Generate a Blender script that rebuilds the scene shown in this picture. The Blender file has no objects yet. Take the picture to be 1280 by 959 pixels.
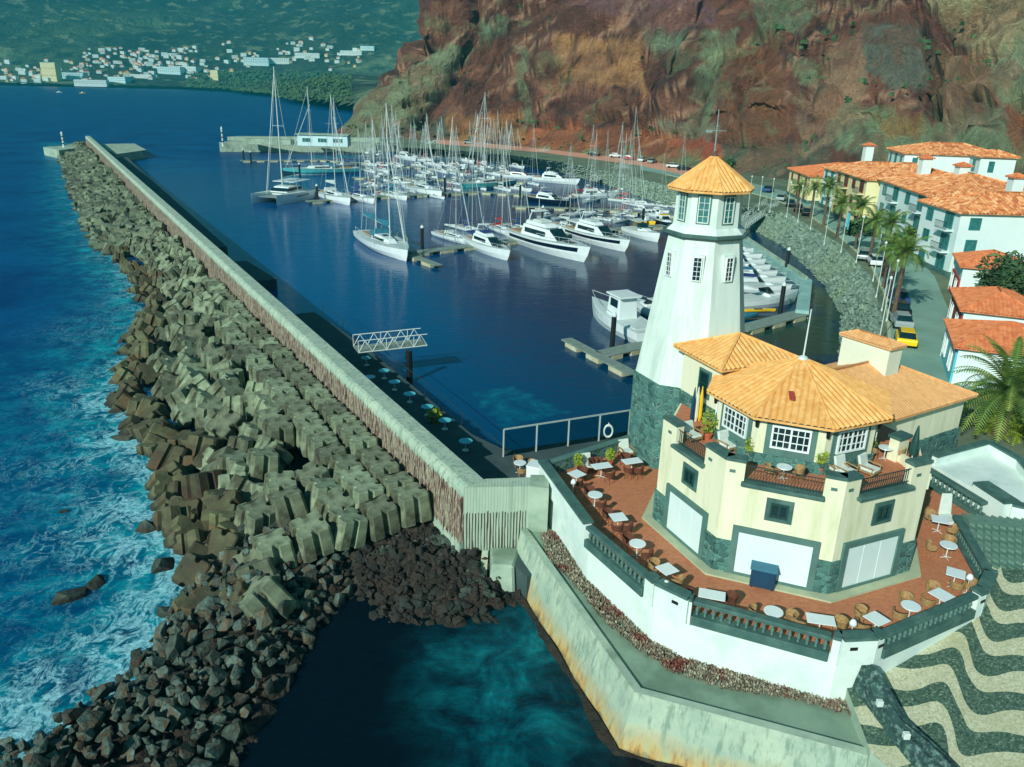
HAZE = 1.45e-4; HAZEC = (.04, .86, 1.0, 1)
SKYT = (.34, .88, 1.0, 1); SKYS = .075; SUNE = 4.6; SUNC = (1., .985, .93); EXPO = 0.
import bpy, bmesh, math, random
import numpy as np
from mathutils import Vector, Matrix
random.seed(7)
R = math.radians
scene = bpy.context.scene
col = bpy.data.collections.new('place'); scene.collection.children.link(col)

# ------------------------------------------------------------------ survey helpers
F = 1000.; CX = 640.; CY = 479.5; PITCH = R(20.6); ROLL = R(1.5); H = 26.4
cP, sP, cR, sR = math.cos(PITCH), math.sin(PITCH), math.cos(ROLL), math.sin(ROLL)
def W(px, py, z=0.):
    """ground point at height z that the survey photograph shows at (px, py)"""
    x = (px-CX)/F; y = -(py-CY)/F
    x, y = cR*x-sR*y, sR*x+cR*y
    dz = -sP+y*cP; t = (z-H)/dz
    return Vector((x*t, (cP+y*sP)*t, z))
def proj(X, Y, Z):
    Z = Z-H
    y = Y*sP+Z*cP; w = Y*cP-Z*sP
    x = X/w; y = y/w
    return CX+F*(cR*x+sR*y), CY-F*(-sR*x+cR*y)

# ------------------------------------------------------------------ numpy noise
def vnoise(x, y, seed=0):
    xi = np.floor(x).astype(np.int64); yi = np.floor(y).astype(np.int64)
    xf = x-xi; yf = y-yi
    u = xf*xf*(3-2*xf); v = yf*yf*(3-2*yf)
    def h(a, b):
        n = (a*374761393+b*668265263+seed*982451653) & 0xffffffff
        n = ((n ^ (n >> 13))*1274126177) & 0xffffffff
        return ((n ^ (n >> 16)) & 0xffff)/65535.
    return (h(xi, yi)*(1-u)+h(xi+1, yi)*u)*(1-v)+(h(xi, yi+1)*(1-u)+h(xi+1, yi+1)*u)*v
def fbm(x, y, o=4, seed=0, ridge=False):
    s = 0; a = .5; t = 0
    for i in range(o):
        n = vnoise(x*2**i+17.3*i, y*2**i-9.1*i, seed+i)
        if ridge: n = 1-abs(2*n-1)
        s = s+a*n; t += a; a *= .5
    return s/t
def inpoly(px, py, poly):
    c = np.zeros(px.shape, bool); n = len(poly)
    for i in range(n):
        x0, y0 = poly[i]; x1, y1 = poly[(i+1) % n]
        m = ((y0 > py) != (y1 > py)) & (px < (x1-x0)*(py-y0)/((y1-y0) or 1e-9)+x0)
        c ^= m
    return c
def dpoly(px, py, line):
    d = np.full(px.shape, 1e9)
    for (x0, y0), (x1, y1) in zip(line[:-1], line[1:]):
        vx, vy = x1-x0, y1-y0; L = vx*vx+vy*vy or 1e-9
        t = np.clip(((px-x0)*vx+(py-y0)*vy)/L, 0, 1)
        d = np.minimum(d, np.hypot(px-x0-t*vx, py-y0-t*vy))
    return d

# ------------------------------------------------------------------ materials
def lin(c): return tuple(((v/255)/12.92 if v <= 10 else (((v/255)+.055)/1.055)**2.4) for v in c)+(1,)
class NT:
    def __init__(s, name):
        s.m = bpy.data.materials.new(name); s.m.use_nodes = True
        s.t = s.m.node_tree; s.b = s.t.nodes['Principled BSDF']
    def n(s, typ, **k):
        o = s.t.nodes.new(typ)
        for a, b in k.items():
            if a in ('inp',):
                for q, v in b.items():
                    if isinstance(v, bpy.types.NodeSocket): s.t.links.new(v, o.inputs[q])
                    else: o.inputs[q].default_value = v
            else: setattr(o, a, b)
        return o
    def l(s, a, b): s.t.links.new(a, b)
    def coord(s, obj=True, scale=(1, 1, 1), rot=(0, 0, 0)):
        tc = s.n('ShaderNodeTexCoord') if obj else s.n('ShaderNodeNewGeometry')
        mp = s.n('ShaderNodeMapping'); s.l(tc.outputs['Object' if obj else 'Position'], mp.inputs[0])
        mp.inputs['Scale'].default_value = scale; mp.inputs['Rotation'].default_value = rot
        return mp.outputs[0]
    def noise(s, vec, scale, detail=4, rough=.55, dist=0.):
        return s.n('ShaderNodeTexNoise', inp={'Vector': vec, 'Scale': scale, 'Detail': detail, 'Roughness': rough, 'Distortion': dist})
    def ramp(s, fac, stops, interp='LINEAR'):
        r = s.n('ShaderNodeValToRGB'); r.color_ramp.interpolation = interp
        e = r.color_ramp.elements
        while len(e) < len(stops): e.new(.5)
        for k, (p, c) in enumerate(stops): e[k].position = p; e[k].color = c if len(c) == 4 else lin(c)
        s.l(fac, r.inputs[0]); return r.outputs[0]
    def mix(s, fac, a, b, mode='MIX'):
        o = s.n('ShaderNodeMix', data_type='RGBA', blend_type=mode)
        for sock, v in ((o.inputs[0], fac), (o.inputs[6], a), (o.inputs[7], b)):
            if isinstance(v, bpy.types.NodeSocket): s.l(v, sock)
            else: sock.default_value = v if isinstance(v, (int, float)) else (v if len(v) == 4 else lin(v))
        return o.outputs[2]
    def math(s, op, a, b=0., c=0.):
        o = s.n('ShaderNodeMath', operation=op)
        for k, v in enumerate((a, b, c)):
            if isinstance(v, bpy.types.NodeSocket): s.l(v, o.inputs[k])
            else: o.inputs[k].default_value = v
        return o.outputs[0]
    def bump(s, h, strength=.5, dist=.05):
        b = s.n('ShaderNodeBump', inp={'Height': h, 'Strength': strength, 'Distance': dist}); s.l(b.outputs[0], s.b.inputs['Normal'])
        return b
    def out(s, colr, rough=.8, metal=0.):
        if isinstance(colr, bpy.types.NodeSocket): s.l(colr, s.b.inputs['Base Color'])
        else: s.b.inputs['Base Color'].default_value = lin(colr)
        s.b.inputs['Roughness'].default_value = rough; s.b.inputs['Metallic'].default_value = metal
        return s.m
def mat(name, c1, c2=None, scale=1., rough=.8, bump=0., bscale=None, bd=.03, obj=False, rnd=0., detail=5, metal=0., c3=None, s3=.15, stretch=(1, 1, 1)):
    k = NT(name); c2 = c2 or tuple(v*.86 for v in c1)
    v = k.coord(obj, stretch)
    n = k.noise(v, scale, detail, .6)
    c = k.mix(k.ramp(n.outputs[0], [(.32, (0, 0, 0, 1)), (.68, (1, 1, 1, 1))]), lin(c1), lin(c2))
    if c3:
        n3 = k.noise(v, s3, 6, .65)
        c = k.mix(k.ramp(n3.outputs[0], [(.5, (0, 0, 0, 1)), (.66, (1, 1, 1, 1))]), c, lin(c3))
    if name in ('armour_concrete', 'basalt_boulder', 'wet_armour_concrete', 'far_armour_concrete'):
        ge = k.n('ShaderNodeNewGeometry'); sp = k.n('ShaderNodeSeparateXYZ'); k.l(ge.outputs['Position'], sp.inputs[0])
        wz = k.math('MULTIPLY_ADD', n.outputs[0], 1.1, sp.outputs[2])
        c = k.mix(k.ramp(wz, [(.75, (.8,)*3+(1,)), (1., (0, 0, 0, 1))]), c, lin((34, 36, 24)))
    if rnd:
        oi = k.n('ShaderNodeObjectInfo')
        hs = k.n('ShaderNodeHueSaturation', inp={'Color': c, 'Value': k.math('MULTIPLY_ADD', oi.outputs['Random'], 2*rnd, 1-rnd), 'Hue': k.math('MULTIPLY_ADD', oi.outputs['Random'], .03, .485)})
        c = hs.outputs[0]
    if bump:
        b = k.noise(v, bscale or scale*4, 4, .6); k.bump(b.outputs[0], bump, bd)
    return k.out(c, rough, metal)
M = {}
M['white'] = mat('white_wall_plaster', (219, 236, 226), (205, 226, 216), .6, .85, .15, 12, .01, c3=(190, 214, 203), s3=.35)
M['tower'] = mat('tower_plaster', (214, 231, 219), (202, 222, 210), 2.2, .85, .12, 9, .01, c3=(186, 208, 194), s3=1.3, stretch=(1, 1, .1))
M['chimwhite'] = mat('chimney_plaster', (222, 230, 206), (212, 222, 198), .6, .85)
M['step1'] = mat('mosaic_step_light', (104, 140, 122), (84, 120, 104), 5, .85, .3, 20, .01)
M['step2'] = mat('mosaic_step_dark', (90, 126, 110), (76, 112, 98), 5, .85, .3, 20, .01)
M['cream'] = mat('cream_plaster', (226, 228, 196), (216, 220, 186), 1.8, .85, .15, 12, .01, c3=(200, 206, 166), s3=1.1, stretch=(1, 1, .16))
M['creamh'] = mat('house_cream_plaster', (226, 222, 170), (214, 208, 152), .3, .85)
M['whiteh'] = mat('house_white_plaster', (218, 236, 228), (203, 226, 220), .3, .85)
M['blueh'] = mat('house_pale_plaster', (200, 232, 230), (182, 220, 220), .3, .85)
M['teal'] = mat('dark_green_stone_trim', (66, 104, 95), (50, 86, 80), 2.2, .7, .3, 14, .02, c3=(82, 118, 106), s3=.8)
M['frame'] = mat('grey_green_trim', (84, 122, 112), (70, 106, 98), 1.5, .7, .2, 14, .01)
M['curb'] = mat('pale_kerb_concrete', (176, 187, 150), (156, 172, 140), 1.2, .9, .3, 10, .01)
M['concrete'] = mat('weathered_concrete', (166, 188, 164), (134, 160, 140), .8, .9, .4, 6, .02, c3=(112, 136, 112), s3=.3)
M['quaydark'] = mat('dark_quay_paving', (62, 84, 82), (46, 66, 66), .6, .9, .3, 8, .01)
M['walkway'] = mat('walkway_concrete', (128, 156, 132), (108, 138, 118), .5, .9, .3, 8, .01, c3=(96, 124, 102), s3=.25)
M['block'] = mat('armour_concrete', (128, 142, 112), (78, 92, 72), 1.3, .95, .5, 7, .025, rnd=.45, obj=True, c3=(70, 70, 48), s3=.6)
M['blockwet'] = mat('wet_armour_concrete', (92, 94, 62), (44, 50, 36), .9, .85, .6, 5, .05, rnd=.5, obj=True, c3=(96, 74, 42), s3=.5)
M['blockfar'] = mat('far_armour_concrete', (126, 142, 112), (66, 80, 64), .55, .95, .5, 3, .05, c3=(64, 62, 46), s3=.25)
M['boulder'] = mat('basalt_boulder', (90, 110, 96), (38, 54, 48), 1.6, .9, 1., 3, .12, rnd=.5, obj=True, c3=(92, 74, 50), s3=.6)
M['rubble'] = mat('dark_rubble', (50, 48, 36), (16, 20, 18), 2.4, .95, 1., 4, .3, c3=(58, 44, 30), s3=.6)
M['asphalt'] = mat('road_surface', (126, 164, 146), (112, 150, 132), .25, .9, .2, 10, .01, c3=(136, 174, 156), s3=.06)
M['ground'] = mat('bare_ground', (112, 128, 98), (84, 104, 80), .3, .95, .6, 2, .05, c3=(70, 96, 68), s3=.08)
M['pink'] = mat('pink_paving', (218, 160, 128), (196, 140, 112), .3, .9)
M['revet'] = mat('revetment_stone', (150, 176, 152), (84, 108, 94), 1.3, .95, 1., 1.6, .4, c3=(128, 152, 122), s3=.12)
M['glass'] = mat('window_glass', (22, 52, 56), (12, 34, 38), .7, .12, obj=False)
M['glassteal'] = mat('window_glass_teal', (62, 128, 122), (36, 92, 92), 1.3, .15)
M['wframe'] = mat('white_window_frame', (226, 238, 232), (214, 230, 222), 1., .5)
M['tframe'] = mat('turquoise_window_frame', (40, 128, 122), (34, 110, 106), 1., .5)
M['rframe'] = mat('red_window_frame', (136, 54, 34), (116, 44, 30), 1., .5)
M['gframe'] = mat('green_window_frame', (24, 72, 64), (20, 60, 54), 1., .5)
M['shutter'] = mat('white_roller_shutter', (214, 233, 228), (206, 228, 222), .8, .5)
M['metal'] = mat('pale_metal', (190, 206, 196), (172, 190, 182), 3., .4, metal=.3)
M['pole'] = mat('white_pole_paint', (206, 222, 212), (190, 208, 200), 3., .45)
M['dark'] = mat('black_paint', (18, 26, 26), (12, 18, 18), 3., .5)
M['rail'] = mat('dark_railing', (40, 66, 62), (30, 52, 50), 3., .5)
M['gel'] = mat('white_gelcoat', (222, 236, 232), (208, 226, 222), 1.2, .25, obj=True)
M['geld'] = mat('deck_gelcoat', (196, 212, 204), (178, 196, 190), 1.5, .5, obj=True)
M['gelteal'] = mat('teal_gelcoat', (84, 188, 184), (70, 168, 166), 1.2, .25, obj=True)
M['gelnavy'] = mat('navy_gelcoat', (16, 30, 48), (12, 24, 40), 1.2, .2, obj=True)
M['teak'] = mat('teak_deck', (168, 142, 104), (142, 120, 88), 4., .7, obj=True)
M['navy'] = mat('blue_canvas', (24, 58, 122), (18, 46, 100), 3., .8, obj=True)
M['redc'] = mat('red_canvas', (170, 42, 40), (140, 34, 32), 3., .8, obj=True)
M['yellow'] = mat('yellow_paint', (240, 200, 40), (222, 182, 30), 3., .4, obj=True)
M['tealc'] = mat('teal_canvas', (40, 120, 140), (30, 100, 120), 3., .8, obj=True)
M['mast'] = mat('mast_aluminium', (204, 218, 210), (186, 202, 196), 3., .4, metal=.2)
M['wire'] = mat('rigging_wire', (140, 158, 154), (120, 138, 134), 3., .4)
M['tyre'] = mat('black_rubber', (16, 18, 18), (12, 13, 13), 3., .8)
M['pontoon'] = mat('pontoon_deck', (128, 148, 134), (104, 124, 112), 1.5, .85, .3, 10, .01)
M['float'] = mat('pontoon_float', (190, 196, 170), (160, 160, 110), 1.0, .8)
M['wicker'] = mat('wicker', (176, 148, 96), (124, 96, 58), 14., .8, .5, 40, .01, obj=True)
M['brown'] = mat('brown_wicker', (106, 62, 40), (76, 44, 30), 14., .8, .5, 40, .01, obj=True)
M['cushion'] = mat('pale_cushion', (206, 220, 206), (190, 206, 194), 3., .9, obj=True)
M['bluebox'] = mat('blue_cover', (14, 66, 92), (10, 52, 76), 1.5, .5)
M['bluetop'] = mat('turquoise_table_top', (96, 196, 206), (84, 180, 192), 1.5, .4)
M['leaf'] = mat('palm_leaf', (104, 136, 52), (58, 94, 38), .8, .7, c3=(140, 158, 70), s3=.5)
M['leafd'] = mat('dark_leaf', (62, 98, 56), (34, 66, 42), .9, .8, c3=(92, 122, 66), s3=.5)
M['leafy'] = mat('yellow_green_leaf', (150, 170, 50), (108, 140, 40), 3., .7)
M['trunk'] = mat('bark', (108, 92, 70), (72, 60, 46), 4., .95, .6, 12, .03)
M['pot'] = mat('terracotta_pot', (190, 104, 66), (166, 86, 54), 4., .85)
M['rock'] = mat('dark_rock_cladding', (48, 84, 78), (24, 52, 50), 3., .9, .9, 7, .06, c3=(104, 136, 124), s3=5.)
M['rubblestone'] = mat('weedy_dark_stone', (50, 46, 34), (16, 20, 18), 1.4, .9, .8, 5, .05, c3=(40, 52, 44), s3=.7)
M['shrubs'] = mat('succulents', (176, 178, 150), (74, 62, 48), 4., .9, c3=(122, 72, 58), s3=.9)
M['stainr'] = mat('red_brown_coating', (104, 58, 46), (138, 126, 106), 2.5, .9)
M['redwall'] = mat('red_shopfront', (168, 66, 48), (146, 54, 42), .8, .8)

def stone_mat(name, dark, mid, light, sc):
    k = NT(name); v = k.coord(False, (1, 1, 1.35))
    d = k.noise(v, sc*1.2, 2, .5)
    vv = k.mix(.12, v, d.outputs[1])
    vo = k.n('ShaderNodeTexVoronoi', inp={'Vector': vv, 'Scale': sc, 'Randomness': .95})
    ve = k.n('ShaderNodeTexVoronoi', feature='DISTANCE_TO_EDGE', inp={'Vector': vv, 'Scale': sc, 'Randomness': .95})
    cc = k.ramp(vo.outputs['Color'], [(.15, dark), (.55, mid), (.9, tuple(min(255, c*1.15) for c in mid))])
    n = k.noise(v, 3.1, 5, .7)
    cc = k.mix(k.ramp(n.outputs[0], [(.4, (0, 0, 0, 1)), (.75, (.8, .8, .8, 1))]), cc, lin(mid))
    e = k.ramp(ve.outputs['Distance'], [(.015, (1, 1, 1, 1)), (.05, (0, 0, 0, 1))])
    pm = k.noise(v, 1.1, 3, .6)
    e = k.math('MULTIPLY', e, k.ramp(pm.outputs[0], [(.42, (0, 0, 0, 1)), (.6, (.75, .75, .75, 1))]))
    cc = k.mix(e, cc, lin(light))
    k.bump(k.ramp(ve.outputs['Distance'], [(0, (0, 0, 0, 1)), (.12, (1, 1, 1, 1))]), .7, .05)
    return k.out(cc, .85)
M['stone'] = stone_mat('rubble_stone_cladding', (38, 78, 74), (68, 114, 104), (152, 190, 172), 3.2)

def tile_mat(name, a, b, c, sc, var):
    k = NT(name); v = k.coord(False)
    vo = k.n('ShaderNodeTexVoronoi', inp={'Vector': v, 'Scale': sc})
    cc = k.ramp(vo.outputs['Color'], [(.1, a), (.5, b), (.9, c)])
    n = k.noise(v, .5, 5, .65)
    cc = k.mix(k.ramp(n.outputs[0], [(.35, (0, 0, 0, 1)), (.75, (var,)*3+(1,))]), cc, lin(tuple(x*.86 for x in b)))
    ge = k.n('ShaderNodeNewGeometry'); sp = k.n('ShaderNodeSeparateXYZ'); k.l(ge.outputs['Position'], sp.inputs[0])
    row = k.math('FRACT', k.math('MULTIPLY', sp.outputs[2], 6.5))
    k.bump(row, .35, .03)
    return k.out(cc, .85)
M['tile'] = tile_mat('orange_clay_tiles', (222, 162, 86), (232, 176, 98), (240, 190, 118), 4., .35)
M['tilep'] = tile_mat('pale_clay_tiles', (216, 160, 100), (228, 172, 108), (236, 184, 124), 5., .4)
M['tileh'] = tile_mat('mottled_clay_tiles', (178, 92, 48), (228, 148, 86), (248, 200, 140), 1.9, .5)
M['tiler'] = tile_mat('red_clay_tiles', (200, 106, 60), (220, 130, 76), (232, 148, 94), 2.5, .4)

def brick_floor():
    k = NT('terracotta_paving'); v = k.coord(False)
    b = k.n('ShaderNodeTexBrick', inp={'Vector': v, 'Color1': lin((192, 124, 84)), 'Color2': lin((168, 104, 70)), 'Mortar': lin((150, 104, 76)), 'Scale': 2.2, 'Mortar Size': .012})
    n = k.noise(v, .6, 5, .65); n2 = k.noise(v, 6, 4, .6)
    c = k.mix(k.ramp(n.outputs[0], [(.35, (0, 0, 0, 1)), (.7, (.5, .5, .5, 1))]), b.outputs[0], lin((168, 112, 76)))
    c = k.mix(k.ramp(n2.outputs[0], [(.4, (0, 0, 0, 1)), (.8, (.5, .5, .5, 1))]), c, lin((210, 138, 92)))
    return k.out(c, .85)
M['brickfloor'] = brick_floor()

def wavepave():
    k = NT('wave_pattern_mosaic_paving')
    v = k.coord(False, (1, 1, 1), (0, 0, R(WAVEROT)))
    sp = k.n('ShaderNodeSeparateXYZ'); k.l(v, sp.inputs[0])
    u, w = sp.outputs[0], sp.outputs[1]
    nz = k.noise(v, .25, 2, .5)
    ph = k.math('MULTIPLY_ADD', nz.outputs[0], 1.2, k.math('MULTIPLY', u, 2*math.pi/WAVELEN))
    s = k.math('SINE', k.math('ADD', ph, k.math('MULTIPLY', k.math('SINE', ph), .75)))
    ph2 = k.math('ADD', ph, 1.1)
    y = k.math('MULTIPLY_ADD', s, WAVEAMP, w)
    f = k.math('FRACT', k.math('DIVIDE', y, WAVEPER))
    th = k.math('MULTIPLY_ADD', k.math('SINE', ph2), .1, .5)
    m = k.math('GREATER_THAN', f, th)
    vo = k.n('ShaderNodeTexVoronoi', inp={'Vector': v, 'Scale': 15.})
    big = k.noise(v, .7, 4, .6)
    dk = k.ramp(vo.outputs['Color'], [(.2, (44, 74, 60)), (.75, (82, 112, 92)), (.95, (132, 152, 122))])
    lt = k.ramp(vo.outputs['Color'], [(.1, (158, 168, 128)), (.6, (194, 198, 164)), (.95, (210, 212, 182))])
    lt = k.mix(k.ramp(big.outputs[0], [(.4, (0, 0, 0, 1)), (.7, (.6, .6, .6, 1))]), lt, lin((166, 168, 126)))
    k.bump(vo.outputs['Distance'], .3, .01)
    return k.out(k.mix(m, dk, lt), .85)
WAVEROT, WAVELEN, WAVEAMP, WAVEPER = 36, 4.3, 1.1, 2.3
M['mosaic'] = wavepave()

def seawall_mat(name, side):
    """pale concrete wall with streaks; side: 'b' = breakwater (red-brown slats), 'w' = walkway wall (ochre foot)"""
    k = NT(name); v = k.coord(False); st = k.coord(False, (1, 1, .12))
    ge = k.n('ShaderNodeNewGeometry'); sp = k.n('ShaderNodeSeparateXYZ'); k.l(ge.outputs['Position'], sp.inputs[0]); z = sp.outputs[2]
    n = k.noise(v, .7, 6, .65); ns = k.noise(st, 3.2, 5, .7)
    c = k.mix(k.ramp(n.outputs[0], [(.35, (0, 0, 0, 1)), (.7, (1, 1, 1, 1))]), lin((172, 192, 166)), lin((138, 166, 148)))
    c = k.mix(k.ramp(ns.outputs[0], [(.5, (0, 0, 0, 1)), (.62, (.7, .7, .7, 1))]), c, lin((104, 134, 116)))
    if side == 'b':
        nf = k.noise(st, 7., 3, .6)
        jag = k.math('MULTIPLY_ADD', nf.outputs[0], .9, z)
        band = k.math('MULTIPLY', k.math('LESS_THAN', jag, 5.28), k.math('GREATER_THAN', k.math('MULTIPLY_ADD', nf.outputs[0], -1.1, z), 1.4))
        brown = k.ramp(nf.outputs[0], [(.38, (52, 34, 30)), (.47, (104, 76, 62)), (.53, (166, 172, 146)), (.58, (132, 116, 96)), (.64, (66, 44, 38))])
        c = k.mix(band, c, brown)
    else:
        h = k.math('MULTIPLY_ADD', n.outputs[0], 1.5, z)
        o = k.ramp(h, [(.2, (1, 1, 1, 1)), (.62, (.0, .0, .0, 1))])
        h2 = k.n('ShaderNodeMapRange', inp={'Value': h, 'From Min': 1.0, 'From Max': 2.1, 'To Min': 1., 'To Max': 0.})
        c = k.mix(h2.outputs[0], c, k.ramp(ns.outputs[0], [(.35, (138, 108, 58)), (.5, (186, 160, 96)), (.65, (168, 176, 134))]))
        h3 = k.n('ShaderNodeMapRange', inp={'Value': h, 'From Min': .55, 'From Max': .95, 'To Min': 1., 'To Max': 0.})
        c = k.mix(h3.outputs[0], c, lin((48, 46, 26)))
    k.bump(ns.outputs[0], .5, .05)
    return k.out(c, .9)
M['seawall'] = seawall_mat('breakwater_wall_concrete', 'b')
def slat_mat():
    k = NT('ribbed_wall_with_dark_gaps'); v = k.coord(False); st = k.coord(False, (1, 1, .06))
    ge = k.n('ShaderNodeNewGeometry'); sp = k.n('ShaderNodeSeparateXYZ'); k.l(ge.outputs['Position'], sp.inputs[0]); z = sp.outputs[2]; x = sp.outputs[0]
    n = k.noise(v, .8, 6, .65); c = k.mix(n.outputs[0], lin((176, 196, 170)), lin((148, 174, 154)))
    n3 = k.noise(st, 9, 2, .5)
    w_ = k.math('SINE', k.math('MULTIPLY_ADD', x, 38., k.math('MULTIPLY', n3.outputs[0], 5.)))
    stripe = k.math('GREATER_THAN', w_, k.math('MULTIPLY_ADD', n3.outputs[0], 1.2, -.5))
    band = k.math('MULTIPLY', k.math('LESS_THAN', k.math('MULTIPLY_ADD', n3.outputs[0], .5, z), 4.1), k.math('GREATER_THAN', z, 1.2))
    c = k.mix(k.math('MULTIPLY', k.math('MULTIPLY', stripe, band), k.math('LESS_THAN', x, 1.0)), c, lin((70, 66, 58)))
    n2 = k.noise(st, 3., 4, .6)
    c = k.mix(k.ramp(n2.outputs[0], [(.5, (0, 0, 0, 1)), (.7, (.5,)*3+(1,))]), c, lin((118, 140, 118)))
    k.bump(w_, .3, .02); return k.out(c, .9)
M['slatwall'] = slat_mat()
M['quaywall'] = seawall_mat('stained_quay_concrete', 'w')

# ------------------------------------------------------------------ mesh builder
class MB:
    def __init__(s): s.v = []; s.f = []
    def add(s, vs, fs):
        o = len(s.v); s.v += [tuple(p) for p in vs]; s.f += [tuple(o+i for i in f) for f in fs]; return s
    def box(s, a, b):
        (x0, y0, z0), (x1, y1, z1) = a, b
        return s.add([(x0, y0, z0), (x1, y0, z0), (x1, y1, z0), (x0, y1, z0), (x0, y0, z1), (x1, y0, z1), (x1, y1, z1), (x0, y1, z1)],
                     [(3, 2, 1, 0), (4, 5, 6, 7), (0, 1, 5, 4), (1, 2, 6, 5), (2, 3, 7, 6), (3, 0, 4, 7)])
    def obox(s, c, ux, sx, sy, z0, z1, taper=1.):
        """box centred c=(x,y), long side along unit ux"""
        vx = (-ux[1], ux[0]); P = []
        for z, t in ((z0, 1.), (z1, taper)):
            for a, b in ((-1, -1), (1, -1), (1, 1), (-1, 1)):
                P.append((c[0]+ux[0]*a*sx/2*t+vx[0]*b*sy/2*t, c[1]+ux[1]*a*sx/2*t+vx[1]*b*sy/2*t, z))
        return s.add(P, [(3, 2, 1, 0), (4, 5, 6, 7), (0, 1, 5, 4), (1, 2, 6, 5), (2, 3, 7, 6), (3, 0, 4, 7)])
    def prism(s, poly, z0, z1, top=None):
        n = len(poly); t = top or poly
        g = lambda z, i: z[i] if isinstance(z, (list, tuple)) else z
        vs = [(p[0], p[1], g(z0, i)) for i, p in enumerate(poly)]+[(p[0], p[1], g(z1, i)) for i, p in enumerate(t)]
        return s.add(vs, [tuple(range(n))[::-1], tuple(range(n, 2*n))]+[(i, (i+1) % n, n+(i+1) % n, n+i) for i in range(n)])
    def cyl(s, p0, p1, r0, r1=None, n=8):
        r1 = r0 if r1 is None else r1
        p0 = Vector(p0); p1 = Vector(p1); d = (p1-p0).normalized()
        a = d.orthogonal().normalized(); b = d.cross(a)
        vs = [tuple(p+(a*math.cos(2*math.pi*i/n)+b*math.sin(2*math.pi*i/n))*r) for p, r in ((p0, r0), (p1, r1)) for i in range(n)]
        return s.add(vs, [tuple(range(n))[::-1], tuple(range(n, 2*n))]+[(i, (i+1) % n, n+(i+1) % n, n+i) for i in range(n)])
    def tube(s, pts, r, n=6):
        for a, b in zip(pts[:-1], pts[1:]): s.cyl(a, b, r, r, n)
        return s
    def lathe(s, prof, c=(0, 0, 0), n=12):
        vs = [(c[0]+r*math.cos(2*math.pi*i/n), c[1]+r*math.sin(2*math.pi*i/n), c[2]+z) for r, z in prof for i in range(n)]
        fs = [(k*n+i, k*n+(i+1) % n, (k+1)*n+(i+1) % n, (k+1)*n+i) for k in range(len(prof)-1) for i in range(n)]
        return s.add(vs, fs+[tuple(range(n))[::-1], tuple(range((len(prof)-1)*n, len(prof)*n))])
    def loft(s, secs, close=True, caps=True):
        n = len(secs[0]); vs = [p for q in secs for p in q]
        fs = [(k*n+i, k*n+(i+1) % n, (k+1)*n+(i+1) % n, (k+1)*n+i) for k in range(len(secs)-1) for i in range(n if close else n-1)]
        if caps: fs += [tuple(range(n))[::-1], tuple(range((len(secs)-1)*n, len(secs)*n))]
        return s.add(vs, fs)
    def quad(s, *p): return s.add(p, [tuple(range(len(p)))])
    def wall(s, a, b, th, z0, z1):
        """wall from a to b, thickness th centred"""
        d = Vector((b[0]-a[0], b[1]-a[1])); L = d.length; d /= L
        return s.obox(((a[0]+b[0])/2, (a[1]+b[1])/2), (d.x, d.y), L, th, z0, z1)
    def build(s, name, m, parent=None, smooth=False, off=None, bevel=0.):
        vs = s.v
        if parent is not None and off is None: off = parent.get('_o')
        if off: vs = [(a-off[0], b-off[1], c-off[2]) for a, b, c in vs]
        me = bpy.data.meshes.new(name); me.from_pydata(vs, [], s.f); me.validate(); me.update()
        bm = bmesh.new(); bm.from_mesh(me)
        if s.v and len(s.f) < 60000: bmesh.ops.recalc_face_normals(bm, faces=bm.faces)
        if bevel:
            bmesh.ops.bevel(bm, geom=[e for e in bm.edges if len(e.link_faces) == 2 and e.calc_face_angle(0) > .5], offset=bevel, segments=1, affect='EDGES', clamp_overlap=True)
        bm.to_mesh(me); bm.free()
        if smooth: me.polygons.foreach_set('use_smooth', [True]*len(me.polygons))
        o = bpy.data.objects.new(name, me); col.objects.link(o)
        mm = M[m] if isinstance(m, str) else m
        me.materials.append(mm)
        if parent is not None: o.parent = parent
        return o
def tag(o, label=None, cat=None, group=None, kind=None):
    if label: o['label'] = label
    if cat: o['category'] = cat
    if group: o['group'] = group
    if kind: o['kind'] = kind
    return o
def thing(name, label, cat, loc=(0, 0, 0), rz=0., group=None, world=False):
    """Empty at the base; world=True: parts are given in world coordinates and shifted"""
    o = bpy.data.objects.new(name, None); col.objects.link(o); o.empty_display_size = .3
    o.location = loc; o.rotation_euler = (0, 0, rz); tag(o, label, cat, group)
    if world: o['_o'] = tuple(loc)
    return o
def copy_tree(o, parent=None, loc=None, rz=None, label=None, sc=None):
    c = o.copy(); col.objects.link(c)
    if parent is not None: c.parent = parent
    if loc is not None: c.location = loc
    if rz is not None: c.rotation_euler = (0, 0, rz)
    if sc is not None: c.scale = (sc,)*3 if isinstance(sc, (int, float)) else sc
    if label: c['label'] = label
    for ch in list(o.children): copy_tree(ch, c)
    return c
class Proto:
    """the first placement moves the original, later ones copy it"""
    def __init__(s, o): s.o = o; s.used = False
    def put(s, loc, rz=0., label=None, sc=None, group=None):
        if not s.used:
            s.used = True; o = s.o; o.location = loc; o.rotation_euler = (0, 0, rz)
            if label: o['label'] = label
            if sc is not None: o.scale = (sc,)*3 if isinstance(sc, (int, float)) else sc
        else: o = copy_tree(s.o, None, loc, rz, label, sc)
        if group: o['group'] = group
        return o
def U(deg): return (math.cos(R(deg)), math.sin(R(deg)))
def v2(p): return Vector((p[0], p[1]))
def struct(name, mb, m, smooth=False): return tag(mb.build(name, m, smooth=smooth), kind='structure')
def sheet(name, poly, z, m): return struct(name, MB().add([(p[0], p[1], z) for p in poly], [tuple(range(len(poly)))]), m)

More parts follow.
